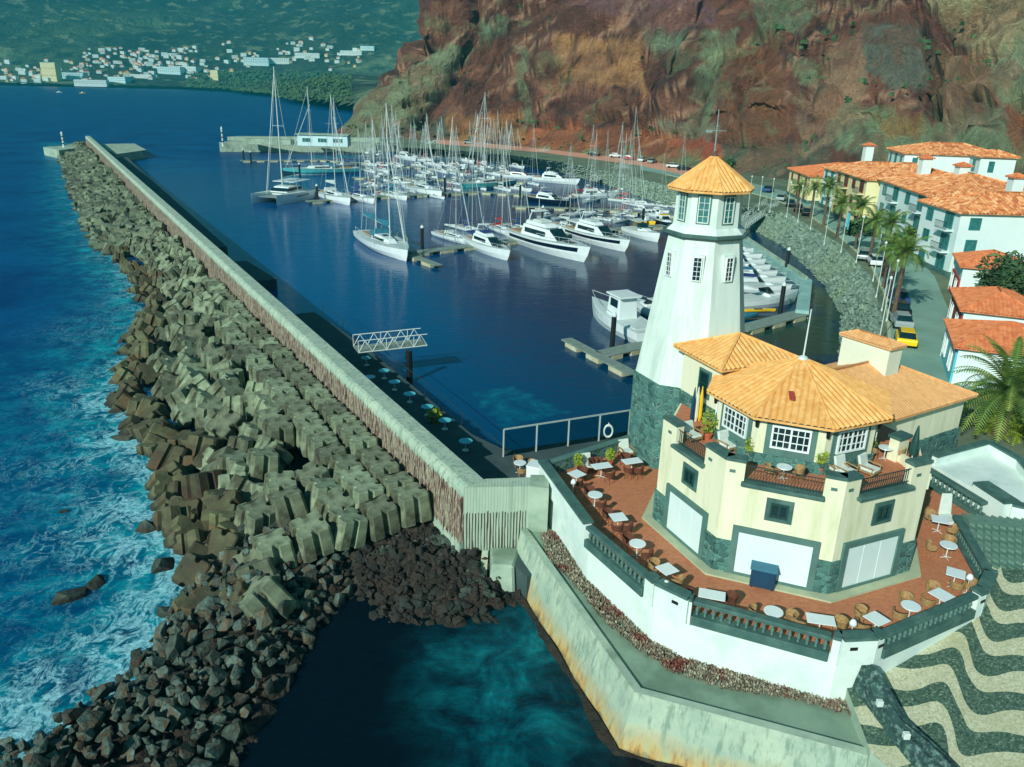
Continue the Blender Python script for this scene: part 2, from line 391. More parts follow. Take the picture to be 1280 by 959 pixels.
# tiled roofs ------------------------------------------------------------------
def tiles(mb, poly, pitch=.3, amp=.05, seg=6):
    """corrugated planar facet; poly[0]->poly[1] is the eave"""
    P = [Vector(p) for p in poly]; e = (P[1]-P[0]).normalized()
    n = (P[1]-P[0]).cross(P[2]-P[1]).normalized()
    if n.z < 0: n = -n
    s = n.cross(e)
    q = [((p-P[0]).dot(e), (p-P[0]).dot(s)) for p in P]
    x0 = min(a for a, b in q); x1 = max(a for a, b in q)
    xs = sorted(set([round(x0+(x1-x0)*i/max(1, int((x1-x0)/pitch*seg)), 4) for i in range(int((x1-x0)/pitch*seg)+1)]+[round(a, 4) for a, b in q]))
    colm = []
    for x in xs:
        ys = []
        for i in range(len(q)):
            (a, b), (c, d) = q[i], q[(i+1) % len(q)]
            if abs(a-c) < 1e-6:
                if abs(x-a) < 1e-3: ys += [b, d]
            elif min(a, c)-1e-3 <= x <= max(a, c)+1e-3: ys.append(b+(d-b)*(x-a)/(c-a))
        h = amp*(abs(math.cos(math.pi*x/pitch))**.6*1.5-.6)
        if not ys: ys = [0]
        colm.append([tuple(P[0]+e*x+s*y+n*h) for y in (min(ys), max(ys))])
    vs = [p for c in colm for p in c]
    mb.add(vs, [(2*i, 2*i+2, 2*i+3, 2*i+1) for i in range(len(xs)-1)])
def hip_tiles(corners, apexes, z_e, pitch=.3, amp=.05, cap=.09):
    """corners: eave outline (ccw); apexes: list of (x,y,z) one per corner (may repeat)"""
    mb = MB(); n = len(corners); hips = []
    for i in range(n):
        a, b = corners[i], corners[(i+1) % n]; A, B = apexes[i], apexes[(i+1) % n]
        poly = [(a[0], a[1], z_e), (b[0], b[1], z_e), B]
        if (Vector(A)-Vector(B)).length > .01: poly.append(A); hips.append((A, B))
        tiles(mb, poly, pitch, amp); hips.append(((a[0], a[1], z_e), A))
    for a, b in hips:
        up = Vector((0, 0, cap*.3)); mb.cyl(Vector(a)+up, Vector(b)+up, cap, cap, 6)
    # underside slab
    mb.add([(c[0], c[1], z_e-.12) for c in corners]+[(c[0], c[1], z_e-.01) for c in corners],
           [tuple(range(n))[::-1]]+[(i, (i+1) % n, n+(i+1) % n, n+i) for i in range(n)])
    return mb
def rect(c, u, hx, hy):
    v = (-u[1], u[0])
    return [(c[0]+u[0]*a*hx+v[0]*b*hy, c[1]+u[1]*a*hx+v[1]*b*hy) for a, b in ((-1, -1), (1, -1), (1, 1), (-1, 1))]
def hip_rect(c, u, hx, hy, ze, h, **k):
    cs = rect(c, u, hx, hy); r = max(hx-hy, 0.)
    L = (c[0]-u[0]*r, c[1]-u[1]*r, ze+h); Rr = (c[0]+u[0]*r, c[1]+u[1]*r, ze+h)
    return hip_tiles(cs, [L, Rr, Rr, L], ze, **k)

def wpanel(a, b, s0, s1, z0, z1, d0, d1):
    """box on the facade a->b (outside on the right hand), s along, d outwards"""
    a = v2(a); b = v2(b); e = (b-a).normalized(); n = Vector((e.y, -e.x)); P = []
    for z in (z0, z1):
        for s, d in ((s0, d0), (s1, d0), (s1, d1), (s0, d1)):
            q = a+e*s+n*d; P.append((q.x, q.y, z))
    return P
BF = [(3, 2, 1, 0), (4, 5, 6, 7), (0, 1, 5, 4), (1, 2, 6, 5), (2, 3, 7, 6), (3, 0, 4, 7)]
def window(parent, a, b, sc, zc, w, h, fm='wframe', pm='glass', fr=.08, mul=(1, 1), name='window', surround=None, sw=.2, leaf=False, dp=0.):
    """window on facade a->b centred at distance sc: frame (part) > pane, surround"""
    m = MB(); x0, x1, z0, z1 = sc-w/2, sc+w/2, zc-h/2, zc+h/2
    for (p, q, r_, t) in ((x0, x0+fr, z0, z1), (x1-fr, x1, z0, z1), (x0+fr, x1-fr, z1-fr, z1), (x0+fr, x1-fr, z0, z0+fr)):
        m.add(wpanel(a, b, p, q, r_, t, dp, dp+.1), BF)
    bw = fr*.45
    for i in range(1, mul[0]):
        x = x0+w*i/mul[0]; ww = bw*(2.2 if leaf and i*2 == mul[0] else 1)
        m.add(wpanel(a, b, x-ww/2, x+ww/2, z0+fr, z1-fr, dp, dp+.07), BF)
    for i in range(1, mul[1]):
        z = z0+h*i/mul[1]; m.add(wpanel(a, b, x0+fr, x1-fr, z-bw/2, z+bw/2, dp, dp+.064), BF)
    o = m.build(name, fm, parent)
    off = parent.get('_o')
    MB().add(wpanel(a, b, x0+fr*.5, x1-fr*.5, z0+fr*.5, z1-fr*.5, dp-.02, dp+.03), BF).build('pane', pm, o, off=off)
    if surround:
        s_ = MB()
        for (p, q, r_, t) in ((x0-sw, x0, z0-sw, z1+sw), (x1, x1+sw, z0-sw, z1+sw), (x0, x1, z1, z1+sw), (x0, x1, z0-sw, z0)):
            s_.add(wpanel(a, b, p, q, r_, t, dp-.02, dp+.06), BF)
        s_.build('surround', surround, o, off=off)
    return o
# ================================================================== lighthouse restaurant
ZT = 5.0
OC = (14.3, 37.35)
def octa(c, Rr, ph=-133.5): return [(c[0]+Rr*math.cos(R(ph+45*k)), c[1]+Rr*math.sin(R(ph+45*k))) for k in range(8)]
G = octa(OC, 6.62)          # G[0]=front left, G[1]=front right, G[2]=right, G[7]=left ...
rest = thing('restaurant', 'cream octagonal restaurant with orange tiled roofs and dark stone base beside the lighthouse', 'restaurant', (OC[0], OC[1], ZT), world=True)
ZF = 9.72                    # upper deck
MB().prism(G, ZT, ZF).build('wall', 'cream', rest)
# stone plinth with gaps at the shutters: panels on the visible facades
FACES = [(7, 0), (0, 1), (1, 2), (2, 3), (6, 7)]
SH = {(7, 0): (1.25, 4.05), (0, 1): (.95, 4.2), (1, 2): (.75, 3.85)}
for (i, j) in FACES:
    a, b = G[i], G[j]; L = (v2(b)-v2(a)).length; m = MB()
    zp = 6.75
    if (i, j) in SH:
        s0, s1 = SH[(i, j)]
        MB().add(wpanel(a, b, 0, s0-.28, ZT, zp, -.05, .09), BF).build('stone_plinth', 'stone', rest); m.add(wpanel(a, b, s1+.28, L, ZT, zp, -.05, .09), BF)
        f = MB(); zt = 7.62
        for p, q, r_, t in ((s0-.28, s0, ZT, zt), (s1, s1+.28, ZT, zt), (s0, s1, zt-.28, zt), (s0, s1, ZT, ZT+.2)):
            f.add(wpanel(a, b, p, q, r_, t, -.04, .13), BF)
        f.build('shutter_frame', 'frame', rest)
        sh = MB().add(wpanel(a, b, s0, s1, ZT+.2, zt-.28, -.03, .05), BF)
        n = 3
        for k in range(1, n): sh.add(wpanel(a, b, s0+(s1-s0)*k/n-.012, s0+(s1-s0)*k/n+.012, ZT+.22, zt-.3, .04, .065), BF)
        sh.build('roller_shutter', 'shutter', rest)
        # small square window above
        zc = 8.75
        w = window(rest, a, b, L/2+(.1 if i == 7 else 0), zc, .78, .72, 'gframe', 'glass', .09, (2, 1), surround='teal', sw=.2, leaf=True)
    else: m.add(wpanel(a, b, 0, L, ZT, zp, -.05, .09), BF)
    m.build('stone_plinth', 'stone', rest)
MB().prism(octa(OC, 7.25), ZT+.003, ZT+.09).build('kerb', 'curb', rest)
MB().prism(octa(OC, 6.5), ZF, ZF+.03).build('upper_deck', 'brickfloor', rest)
# parapets: corner piers with dark caps, low sills and railings between
for (i, j) in [(7, 0), (0, 1), (1, 2)]:
    a, b = G[i], G[j]; L = (v2(b)-v2(a)).length
    s0, s1 = {(7, 0): (1.2, 3.55), (0, 1): (.85, 4.2), (1, 2): (.85, 3.95)}.get((i, j), (L*.5, L*.5+.02))
    for p, q in ((0, s0), (s1, L)):
        MB().add(wpanel(a, b, p, q, ZF-.2, 10.78, -.42, .001), BF).build('parapet_pier', 'cream', rest)
        MB().add(wpanel(a, b, p-.03*(p > 0), q+.03*(q < L), 10.78, 10.93, -.5, .07), BF).build('pier_coping', 'teal', rest)
    if (i, j) in SH:
        MB().add(wpanel(a, b, s0-.1, s1+.1, ZF-.02, ZF+.16, -.4, .24), BF).build('sill_coping', 'teal', rest, bevel=.03)
        r = MB(); k = int((s1-s0)/.13)
        for t in range(1, k): 
            x = s0+(s1-s0)*t/k; r.add(wpanel(a, b, x-.012, x+.012, ZF+.16, 10.62, -.14, -.115), BF)
        for z in (10.6, 9.98): r.add(wpanel(a, b, s0, s1, z, z+.035, -.15, -.11), BF)
        r.build('railing', 'rail', rest)
        for x in (s0-.55, s1+.4): MB().add(wpanel(a, b, x-.12, x+.14, 10.22, 10.36, -.01, .03), BF).build('wall_vent', 'frame', rest)
# upper octagon
UO = octa(OC, 3.95)
MB().prism(UO, ZF+.03, 12.28).build('upper_wall', 'cream', rest)
for (i, j) in [(6, 7), (7, 0), (0, 1), (1, 2), (2, 3)]:
    a, b = UO[i], UO[j]; L = (v2(b)-v2(a)).length
    MB().add(wpanel(a, b, .0, L, ZF+.03, 10.3, -.05, .12), BF).build('stone_plinth', 'stone', rest)
    MB().add(wpanel(a, b, .38, L-.38, 10.3, 12.2, -.03, .05), BF).build('window_panel', 'frame', rest)
    w = window(rest, a, b, L/2, 11.28, 1.75, 1.15, 'wframe', 'glass', .09, (6, 3), leaf=True, dp=.052)
for k, v in enumerate(UO):
    if k in (0, 1, 2, 7):
        d = (v2(v)-v2(OC)).normalized(); p = v2(OC)+d*4.08
        l = MB().lathe([(.02, 0), (.08, .04), (.1, .28), (.12, .3), (.02, .42)], (p.x, p.y, 11.6), 6)
        l.box((p.x-.02-d.x*.1, p.y-.02-d.y*.1, 11.85), (p.x+.02, p.y+.02, 11.9)); l.build('wall_lantern', 'dark', rest)
MB().prism(octa(OC, 4.42), 12.16, 12.24).build('eave_board', 'frame', rest)
EA = octa(OC, 4.6); AP = (OC[0], OC[1]+.1, 14.05)
rf = hip_tiles(EA, [AP]*8, 12.28, .3, .075, cap=.07).build('roof', 'tile', rest)
MB().lathe([(.2, 0), (.26, .05), (.2, .16), (.08, .22)], (AP[0], AP[1], 13.98), 10).build('finial', 'pole', rf, off=rest['_o'])
MB().cyl((AP[0], AP[1], 14.1), (AP[0]+.02, AP[1], 16.55), .045, .03, 8).build('flagpole', 'pole', rf, off=rest['_o'])
MB().add([(12.86, 34.55, 12.98), (13.1, 34.5, 12.98), (13.18, 35.0, 13.18), (12.96, 35.05, 13.18), (12.86, 34.55, 13.03), (13.1, 34.5, 13.03), (13.18, 35.0, 13.23), (12.96, 35.05, 13.23)], BF).build('broken_tile', 'redwall', rf, off=rest['_o'])
# left wing between the octagon and the tower
ul = U(-67.5); LC = (12.2, 41.4)
MB().prism(rect(LC, ul, 1.75, 2.2), ZF-.5, 12.95).build('link_wall', 'cream', rest)
LR = rect(LC, ul, 1.78, 2.23)
MB().prism(LR, ZF-.5, 10.5).build('stone_plinth', 'stone', rest)
hip_rect(LC, ul, 2.2, 2.65, 12.98, 1.05, pitch=.29).build('roof', 'tile', rest)
wa, wb = LR[0], LR[1]
window(rest, wa, wb, 2.2, 11.6, .8, 1.3, 'gframe', 'glass', .08, (1, 2), surround='frame', sw=.12)
MB().cyl((10.9, 39.4, ZF), (10.9, 39.4, 12.8), .05).build('drain_pipe', 'pole', rest)
# right wing
ur = (math.cos(R(31.9)), math.sin(R(31.9))); RC = (22.5+ur[0]*-.15-ur[1]*4.1, 41.95+ur[1]*-.15+ur[0]*4.1)
MB().prism(rect(RC, ur, 6.6, 3.65), 4.3, 9.25).build('wing_wall', 'cream', rest)
MB().prism(rect(RC, ur, 6.68, 3.73), 4.3, 7.1).build('stone_plinth', 'stone', rest)
MB().prism(rect(RC, ur, 6.85, 3.9), 9.1, 9.24).build('eave_board', 'frame', rest)
hip_rect(RC, ur, 7.04, 4.1, 9.3, 1.7, pitch=.22, amp=.03).build('roof', 'tilep', rest)
uc = U(-58.); CC = (21.95, 46.9)
MB().prism(rect(CC, uc, 1.65, .62), 9.9, 12.25).build('chimney_block', 'chimwhite', rest)
hip_rect(CC, uc, 1.8, .78, 12.28, .3, pitch=.2, amp=.03, cap=.06).build('chimney_roof', 'tilep', rest)
ow_ = (wpanel(rect(RC, ur, 6.6, 3.65)[0], rect(RC, ur, 6.6, 3.65)[1], 0, 1, 0, 1, 0, 1))
# terrace end pier of the upper deck
MB().prism(rect((18.75, 35.3), ur, .4, .25), ZF-.4, 10.9).build('deck_end_pier', 'cream', rest)
MB().prism(rect((18.75, 35.3), ur, .48, .33), 10.9, 11.05).build('deck_end_cap', 'teal', rest)
MB().wall((18.75, 35.3), G[2], .2, ZF-.3, 10.2).build('deck_side_wall', 'cream', rest)

# ------------------------------------------------------------------ lighthouse tower
TC = (10.8, 45.7)
tow = thing('lighthouse', 'white tapering octagonal lighthouse tower with orange tiled cap and dark stone foot', 'lighthouse', (TC[0], TC[1], 0), world=True)
def tring(Rr, z): return [(x, y, z) for x, y in octa(TC, Rr)]
MB().loft([tring(3.5, 1.), tring(3.46, 10.3)]).build('stone_base', 'stone', tow)
MB().loft([tring(3.36, 10.2), tring(2.12, 18.6)]).build('shaft', 'tower', tow)
MB().loft([tring(2.12, 18.55), tring(2.5, 18.72), tring(2.5, 18.86), tring(2.3, 18.88)]).build('cornice', 'teal', tow)
MB().loft([tring(2.3, 18.86), tring(1.93, 19.2), tring(1.86, 21.2)]).build('lantern_room', 'tower', tow)
CAP = octa(TC, 2.42)
cr_ = hip_tiles(CAP, [(TC[0], TC[1], 22.95)]*8, 21.22, .25, .06, cap=.06).build('roof', 'tile', tow)
MB().lathe([(.16, 0), (.2, .1), (.12, .25), (.05, .3)], (TC[0], TC[1], 22.85), 8).build('finial', 'trunk', cr_, off=tow['_o'])
wv = MB().cyl((TC[0], TC[1], 23.1), (TC[0]-.02, TC[1], 25.35), .05, .025, 6)
wv.cyl((TC[0]-.55, TC[1], 24.25), (TC[0]+.5, TC[1], 24.22), .025, .025, 5); wv.lathe([(.0, -.08), (.09, 0), (0, .08)], (TC[0], TC[1], 24.45), 6)
wv.add(wpanel((TC[0]-.6, TC[1]), (TC[0]-.2, TC[1]), 0, .35, 24.12, 24.26, -.01, .01), BF)
wv.build('weather_vane', 'wire', tow)
def ringpt(z):  # shaft radius at z
    return 3.36+(2.12-3.36)*(z-10.2)/8.4
for i, j in ((7, 0), (0, 1), (1, 2)):
    a, b = tring(1.9, 0)[i][:2], tring(1.9, 0)[j][:2]; L = (v2(b)-v2(a)).length
    # deep reveal: dark pane set between proud white jambs
    window(tow, a, b, L/2, 20.2, .62, 1.45, 'tower', 'glassteal', .05, (2, 4), dp=.0, surround='frame', sw=.06, name='lantern_window')
    zc = 17.05; rr = ringpt(zc-.75)+.02
    a, b = octa(TC, rr)[i], octa(TC, rr)[j]; L = (v2(b)-v2(a)).length
    MB().add(wpanel(a, b, L/2-.3, L/2+.4, zc-.76, zc+.76, -.4, .0), BF).build('window_surround', 'tower', tow)
    window(tow, a, b, L/2+.05, zc, .5, 1.35, 'wframe', 'glass', .05, (2, 5), dp=.0, name='shaft_window')

# ------------------------------------------------------------------ terrace podium, walls, floor
Tp = [(1.88, 41.9), (4.07, 34.76), (6.65, 30.1), (7.9, 29.0), (13.5, 26.6), (14.9, 26.75), (21.1, 30.15), (22.2, 31.5), (23.4, 36.9)]
back = [(25.5, 42.5), (25, 47), (16, 49), (8.0, 48.4), (7.2, 46.2), (5.4, 45.3)]
pod = thing('terrace_podium', 'white plastered podium wall of the terrace around the cream restaurant', 'wall', (10, 35, 2.6), world=True)
MB().prism(Tp+back, .5, ZT-.02).build('wall', 'white', pod)
def inset(P, d):
    c = Vector((14, 37)); return [tuple(v2(p)+(c-v2(p)).normalized()*d) for p in P]
sheet('terrace_floor', inset(Tp+back, .12), ZT, 'brickfloor')
def piersolid(i, pts, z1=5.86, m='white', nm='parapet_wall'):
    mb = MB(); c = MB()
    for a, b in zip(pts[:-1], pts[1:]):
        mb.wall(a, b, .34, ZT-.4, z1); c.wall(a, b, .56, z1+.002*i, z1+.14+.002*i)
    mb.build(nm, m, pod); c.build('coping', 'teal', pod)
def lerp(a, b, t): return (a[0]+(b[0]-a[0])*t, a[1]+(b[1]-a[1])*t)
piersolid(0, [Tp[0], lerp(Tp[0], Tp[1], .97)])
piersolid(1, [lerp(Tp[1], Tp[2], .88), Tp[2], Tp[3], lerp(Tp[3], Tp[4], .02)])
piersolid(2, [lerp(Tp[3], Tp[4], .95), Tp[4], Tp[5], lerp(Tp[5], Tp[6], .06)])
piersolid(3, [lerp(Tp[5], Tp[6], .93), Tp[6], Tp[7], lerp(Tp[7], Tp[8], .03)])
vt = MB()
for a, b, s in ((Tp[2], Tp[3], .9), (Tp[4], Tp[5], .35), (Tp[5], Tp[6], .1), (Tp[5], Tp[6], 6.8)):
    vt.add(wpanel(a, b, s, s+.32, 5.35, 5.5, .1, .19), BF)
vt.build('weep_slot', 'dark', pod)
# balustrades with turned balusters
balm = MB().lathe([(.07, 0), (.07, .05), (.045, .08), (.085, .2), (.09, .26), (.04, .42), (.035, .46), (.07, .5), (.07, .55)], n=8)
bal_me = None
def balustrade(a, b, label, z0=ZT+.02, flip=False):
    global bal_me
    mid = ((a[0]+b[0])/2, (a[1]+b[1])/2)
    t = thing('balustrade', label, 'balustrade', (mid[0], mid[1], z0), world=True, group='dark stone balustrades around the terrace')
    MB().wall(a, b, .5, z0-.32, z0+.12).build('plinth', 'teal', t, bevel=.02)
    MB().wall(a, b, .42, z0+.67, z0+.86).build('handrail', 'teal', t, bevel=.03)
    L = (v2(b)-v2(a)).length; n = int(L/.33)
    for k in range(n):
        p = lerp(a, b, (k+.5)/n)
        if bal_me is None:
            o = balm.build('baluster', 'frame', t, smooth=True, off=(0, 0, 0)); bal_me = o
        else: o = bal_me.copy(); col.objects.link(o); o.parent = t
        o.location = (p[0]-mid[0], p[1]-mid[1], .12)
balustrade(lerp(Tp[1], Tp[2], -.02), lerp(Tp[1], Tp[2], .87), 'dark stone balustrade on the left side of the terrace above the bed of grey succulents')
balustrade(lerp(Tp[3], Tp[4], .03), lerp(Tp[3], Tp[4], .94), 'long front balustrade between two white piers, its balusters stained reddish')
balustrade(lerp(Tp[5], Tp[6], .07), lerp(Tp[5], Tp[6], .92), 'dark balustrade on the front right side above the wave mosaic pavement')
balustrade(lerp(Tp[7], Tp[8], .04), lerp(Tp[7], Tp[8], 1.), 'balustrade on the far right edge of the terrace beside the dark zigzag steps')
balustrade(tuple(W(1150, 578, 6.0)[:2]), tuple(W(1232, 628, 6.0)[:2]), 'balustrade running up from the far right terrace corner to the restaurant wall', z0=ZT+.15)
# low back hedge wall of the terrace + glass fence
hw = thing('terrace_back_wall', 'low dark stone wall closing the back of the terrace beside the tower', 'wall', (5, 45, ZT), world=True)
MB().wall((2.2, 41.9), (7.6, 46.0), .35, ZT-.4, 5.75).build('wall', 'stone', hw)
MB().wall((2.2, 41.9), (7.6, 46.0), .45, 5.75, 5.83).build('coping', 'frame', hw)
# right: white walls and stairs
wb_ = thing('white_outbuilding', 'white walled stair block with dark copings right of the restaurant wing', 'building', (25, 38, ZT), world=True)
zz = 6.6
A1, A2, A3, A4 = W(1152, 576, zz), W(1236, 553, zz), W(1275, 575, zz), W(1330, 640, zz)
A1 = Vector((24.75, 42.4, zz))
MB().prism([A1[:2], (26.0, 38.5), (27.6, 36.6), W(1310, 668, 6.)[:2], A4[:2], A3[:2], A2[:2]], 3.6, zz-.55).build('deck', 'white', wb_)
for k, (p, q) in enumerate(((A1, A2), (A2, A3), (A3, A4))):
    MB().wall(p, q, .3, 4.5, zz-.02+.003*k).build('wall', 'white', wb_); MB().wall(p, q, .44, zz+.003*k, zz+.12+.003*k).build('coping', 'teal', wb_)
B1, B2, B3 = W(1226, 602, 6.5), W(1266, 628, 6.5), W(1320, 640, 6.5)
MB().wall(B1, B2, .9, 4.2, 6.4).wall(B2, B3, .5, 4.2, 6.38).build('parapet', 'white', wb_)
MB().wall(B1, B2, .98, 6.4, 6.52).wall(B2, B3, .6, 6.38, 6.5).build('coping', 'teal', wb_)
sheet('terrace_landing', [(23.3, 36.8), (26.2, 36.9), (25.4, 43.0), (24.4, 42.4)], ZT+.006, 'brickfloor')
# wave steps
st = thing('stair', 'dark green mosaic steps with zigzag nosings rising beside the terrace to the white stair block', 'stairs', (25, 34, 4), world=True)
for k in range(8):
    a = W(1213, 706-7*k, 4.9+.13*k); b = W(1340, 716-7*k, 5.0+.13*k); n = 26; m = MB(); pts = []
    nrm = Vector((b.x-a.x, b.y-a.y)).normalized(); nn = Vector((nrm.y, -nrm.x))
    for i in range(n+1):
        p = v2(a).lerp(v2(b), i/n); o = .12 if i % 2 else -.12
        pts.append((p.x+nn.x*o, p.y+nn.y*o))
    bk = [(p[0]-nn.x*1.1, p[1]-nn.y*1.1) for p in pts]
    vs = [(x, y, z) for z in (3.0, 5.0+.13*k) for x, y in pts+bk[::-1]]; N = 2*len(pts)
    m.add(vs, [(i, (i+1) % N, N+(i+1) % N, N+i) for i in range(N)]+[(N+i, N+i+1, 2*N-2-i, 2*N-1-i) for i in range(n)])
    m.build('step', 'step1' if k % 2 else 'step2', st)

# ------------------------------------------------------------------ lower walkway, quay wall
Wk = [(0.7, 39.5), (5.45, 26.75), (14.1, 23.6), (18.5, 21.0)]
q = thing('quay_wall', 'battered concrete quay wall stained ochre at the waterline around the walkway', 'wall', (5, 30, 0), world=True)
def off_in(P, d):
    out = []
    for i, p in enumerate(P):
        a = v2(P[max(i-1, 0)]); b = v2(P[min(i+1, len(P)-1)]); e = (b-a).normalized(); n = Vector((-e.y, e.x)); out.append(tuple(v2(p)+n*d))
    return out
top = Wk; bot = off_in(Wk, -.75)
dense = lambda P: [lerp(P[i], P[i+1], t/12) for i in range(len(P)-1) for t in range(12)]+[P[-1]]
m = MB(); T1 = dense(top); B1_ = dense(bot); n = len(T1)
rows = []
for k, tt in enumerate((0, .12, .35, .6, .85, 1.)):
    rows.append([(lerp(T1[i], B1_[i], tt)[0]+.05*math.sin(i*1.7+k)*min(1, k), lerp(T1[i], B1_[i], tt)[1]+.04*math.cos(i*2.3+k)*min(1, k), 2.75+(-.6-2.75)*tt) for i in range(n)])
m.loft(rows, close=False, caps=False)
m.build('wall_face', 'quaywall', q)
inn = off_in(Wk, .38)
m = MB(); I1 = dense(inn)
m.loft([[(p[0], p[1], 2.75) for p in T1], [(p[0], p[1], 2.77) for p in I1], [(p[0], p[1], 2.5) for p in I1]], close=False, caps=False)
m.build('wall_cap', 'concrete', q)
# ledge at the waterline
m = MB(); o1 = dense(off_in(Wk, -.7)); o2 = dense(off_in(Wk, -1.7))
m.loft([[(p[0], p[1], .12+.08*math.sin(i*1.3)) for i, p in enumerate(o1)], [(p[0]+.25*math.sin(i*1.1), p[1]+.2*math.cos(i*.9), -.25) for i, p in enumerate(o2)]], close=False, caps=False)
m.build('foot_ledge', 'rubble', q)
struct('walkway', MB().add([(x, y, 2.6) for x, y in inn+[(18.6, 24.5), (14.9, 26.9), (13.5, 26.75), (7.9, 29.2), (6.7, 30.3), (4.2, 34.9), (2.2, 42), (1.0, 41.6)]], [tuple(range(len(inn)+8))]), 'walkway')
# succulents bed: stuff
bed = [W(x, y, 2.62)[:2] for x, y in [(676, 668), (700, 668), (735, 705), (790, 757), (822, 790), (850, 817), (910, 832), (980, 852), (1068, 878), (1066, 897), (990, 876), (900, 862), (835, 840), (808, 822), (755, 778), (715, 728), (684, 698)]]
bx = np.array([p[0] for p in bed]); by = np.array([p[1] for p in bed]); rnd = random.Random(3); mb = MB(); cnt = 0
while cnt < 2600:
    x = rnd.uniform(bx.min(), bx.max()); y = rnd.uniform(by.min(), by.max())
    if not inpoly(np.array([x]), np.array([y]), bed)[0]: continue
    cnt += 1; h = rnd.uniform(.12, .3); r = rnd.uniform(.05, .1); z = 2.6
    a = rnd.uniform(0, 6.28)
    for k in range(4):
        t = a+k*1.57; dx, dy = math.cos(t)*r, math.sin(t)*r; ex, ey = -dy*.6, dx*.6
        mb.add([(x, y, z), (x+dx*1.1+ex, y+dy*1.1+ey, z+h*.8), (x+dx*1.6, y+dy*1.6, z+h), (x+dx*1.1-ex, y+dy*1.1-ey, z+h*.8)], [(0, 1, 2, 3)])
tag(mb.build('succulents', 'shrubs'), 'bed of grey and reddish succulents along the foot of the white podium wall', 'plants', kind='stuff')
# plaza
def zpl(x, y): return 3.35+.13*((x-14.6)*.87+(y-26.6)*.5)
pz = [(14.2, 26.9), (13.9, 23.5), (17.3, 18), (34, 14), (42, 26), (32, 38), (23.4, 36.5), (22.3, 31.6), (21.2, 30.3), (14.9, 26.9)]
struct('plaza_pavement', MB().add([(x, y, zpl(x, y)) for x, y in pz], [tuple(range(len(pz)))]), 'mosaic')
tag(MB().prism([(x, y) for x, y in pz], -1., [zpl(x, y)-.03 for x, y in pz]).build('plaza_base', 'concrete'), kind='structure')
# rock clad stub wall at the front corner
rk = thing('rock_wall', 'dark rock clad wall with small white lights descending from the front terrace corner', 'wall', (15.2, 26, 2.5), world=True)
m = MB(); secs = []; rnd = random.Random(11)
path = [(14.75, 26.75, 4.55, .62), (14.95, 26.2, 4.6, .8), (15.15, 25.3, 4.2, .85), (15.3, 24.3, 3.9, .95), (15.7, 23.3, 3.8, 1.25), (16.2, 22.2, 3.6, 1.6), (16.7, 21, 3.4, 1.9)]
for x, y, zt, w in path:
    s = []
    for k in range(12):
        t = math.pi*k/11; rr = rnd.uniform(.86, 1.14)
        s.append((x-math.cos(t)*w*rr*.62, y-math.cos(t)*.15, 1.9+(zt-1.9)*max(0, math.sin(t))**.5*rnd.uniform(.95, 1.04)))
    secs.append(s)
m.loft(secs); m.build('rock_face', 'rock', rk)
for (x, y, z) in ((14.75, 25.1, 4.0), (15.15, 23.6, 3.85)):
    MB().box((x-.12, y-.1, z-.15), (x+.12, y+.1, z+.12)).build('light_box', 'pole', rk, bevel=.02)
# ================================================================== terrace furniture
def mk_round():
    t = thing('round_table', 'x', 'table')
    MB().lathe([(.0, .70), (.40, .70), (.41, .72), (.40, .74), (0, .742)], n=20).build('table_top', 'gel', t)
    m = MB().cyl((0, 0, .02), (0, 0, .7), .03)
    for k in range(4): m.cyl((0, 0, .06), (math.cos(k*1.57)*.28, math.sin(k*1.57)*.28, .02), .02, .016, 5)
    m.build('pedestal', 'pole', t); return t
def mk_square(w=.8, l=.8, top='gel'):
    t = thing('square_table' if w == l else 'rectangular_table', 'x', 'table')
    MB().box((-l/2, -w/2, .71), (l/2, w/2, .74)).build('table_top', top, t, bevel=.01)
    m = MB().cyl((0, 0, .02), (0, 0, .7), .03)
    for k in range(4): m.cyl((0, 0, .06), (math.cos(k*1.57+.78)*.3, math.sin(k*1.57+.78)*.3, .02), .02, .016, 5)
    m.build('pedestal', 'pole', t); return t
def mk_chair(mt='wicker', fm='wicker'):
    t = thing('armchair', 'x', 'chair')
    MB().lathe([(0, .41), (.25, .41), (.27, .43), (.25, .46), (0, .462)], n=14).build('seat', mt, t)
    m = MB(); s = []
    for k in range(13):
        a = R(-110+220*k/12); r = .28; hh = .78 if abs(k-6) < 4 else .64+.14*(1-(abs(k-6)-4)/3)
        s.append([(r*.93*-math.cos(a), r*.93*math.sin(a), .44), (r*1.1*-math.cos(a), r*1.1*math.sin(a), hh), (r*1.18*-math.cos(a), r*1.18*math.sin(a), hh), (r*1.02*-math.cos(a), r*1.02*math.sin(a), .44)])
    m.loft(s); m.build('backrest', mt, t)
    lg = None
    for sx in (-1, 1):
        for sy in (-1, 1):
            if lg is None: lg = MB().cyl((0, 0, .42), (0, 0, 0), .018, .014, 6).build('leg', fm, t); o = lg
            else: o = lg.copy(); col.objects.link(o)
            o.location = (sx*.19, sy*.19, 0)
    return t
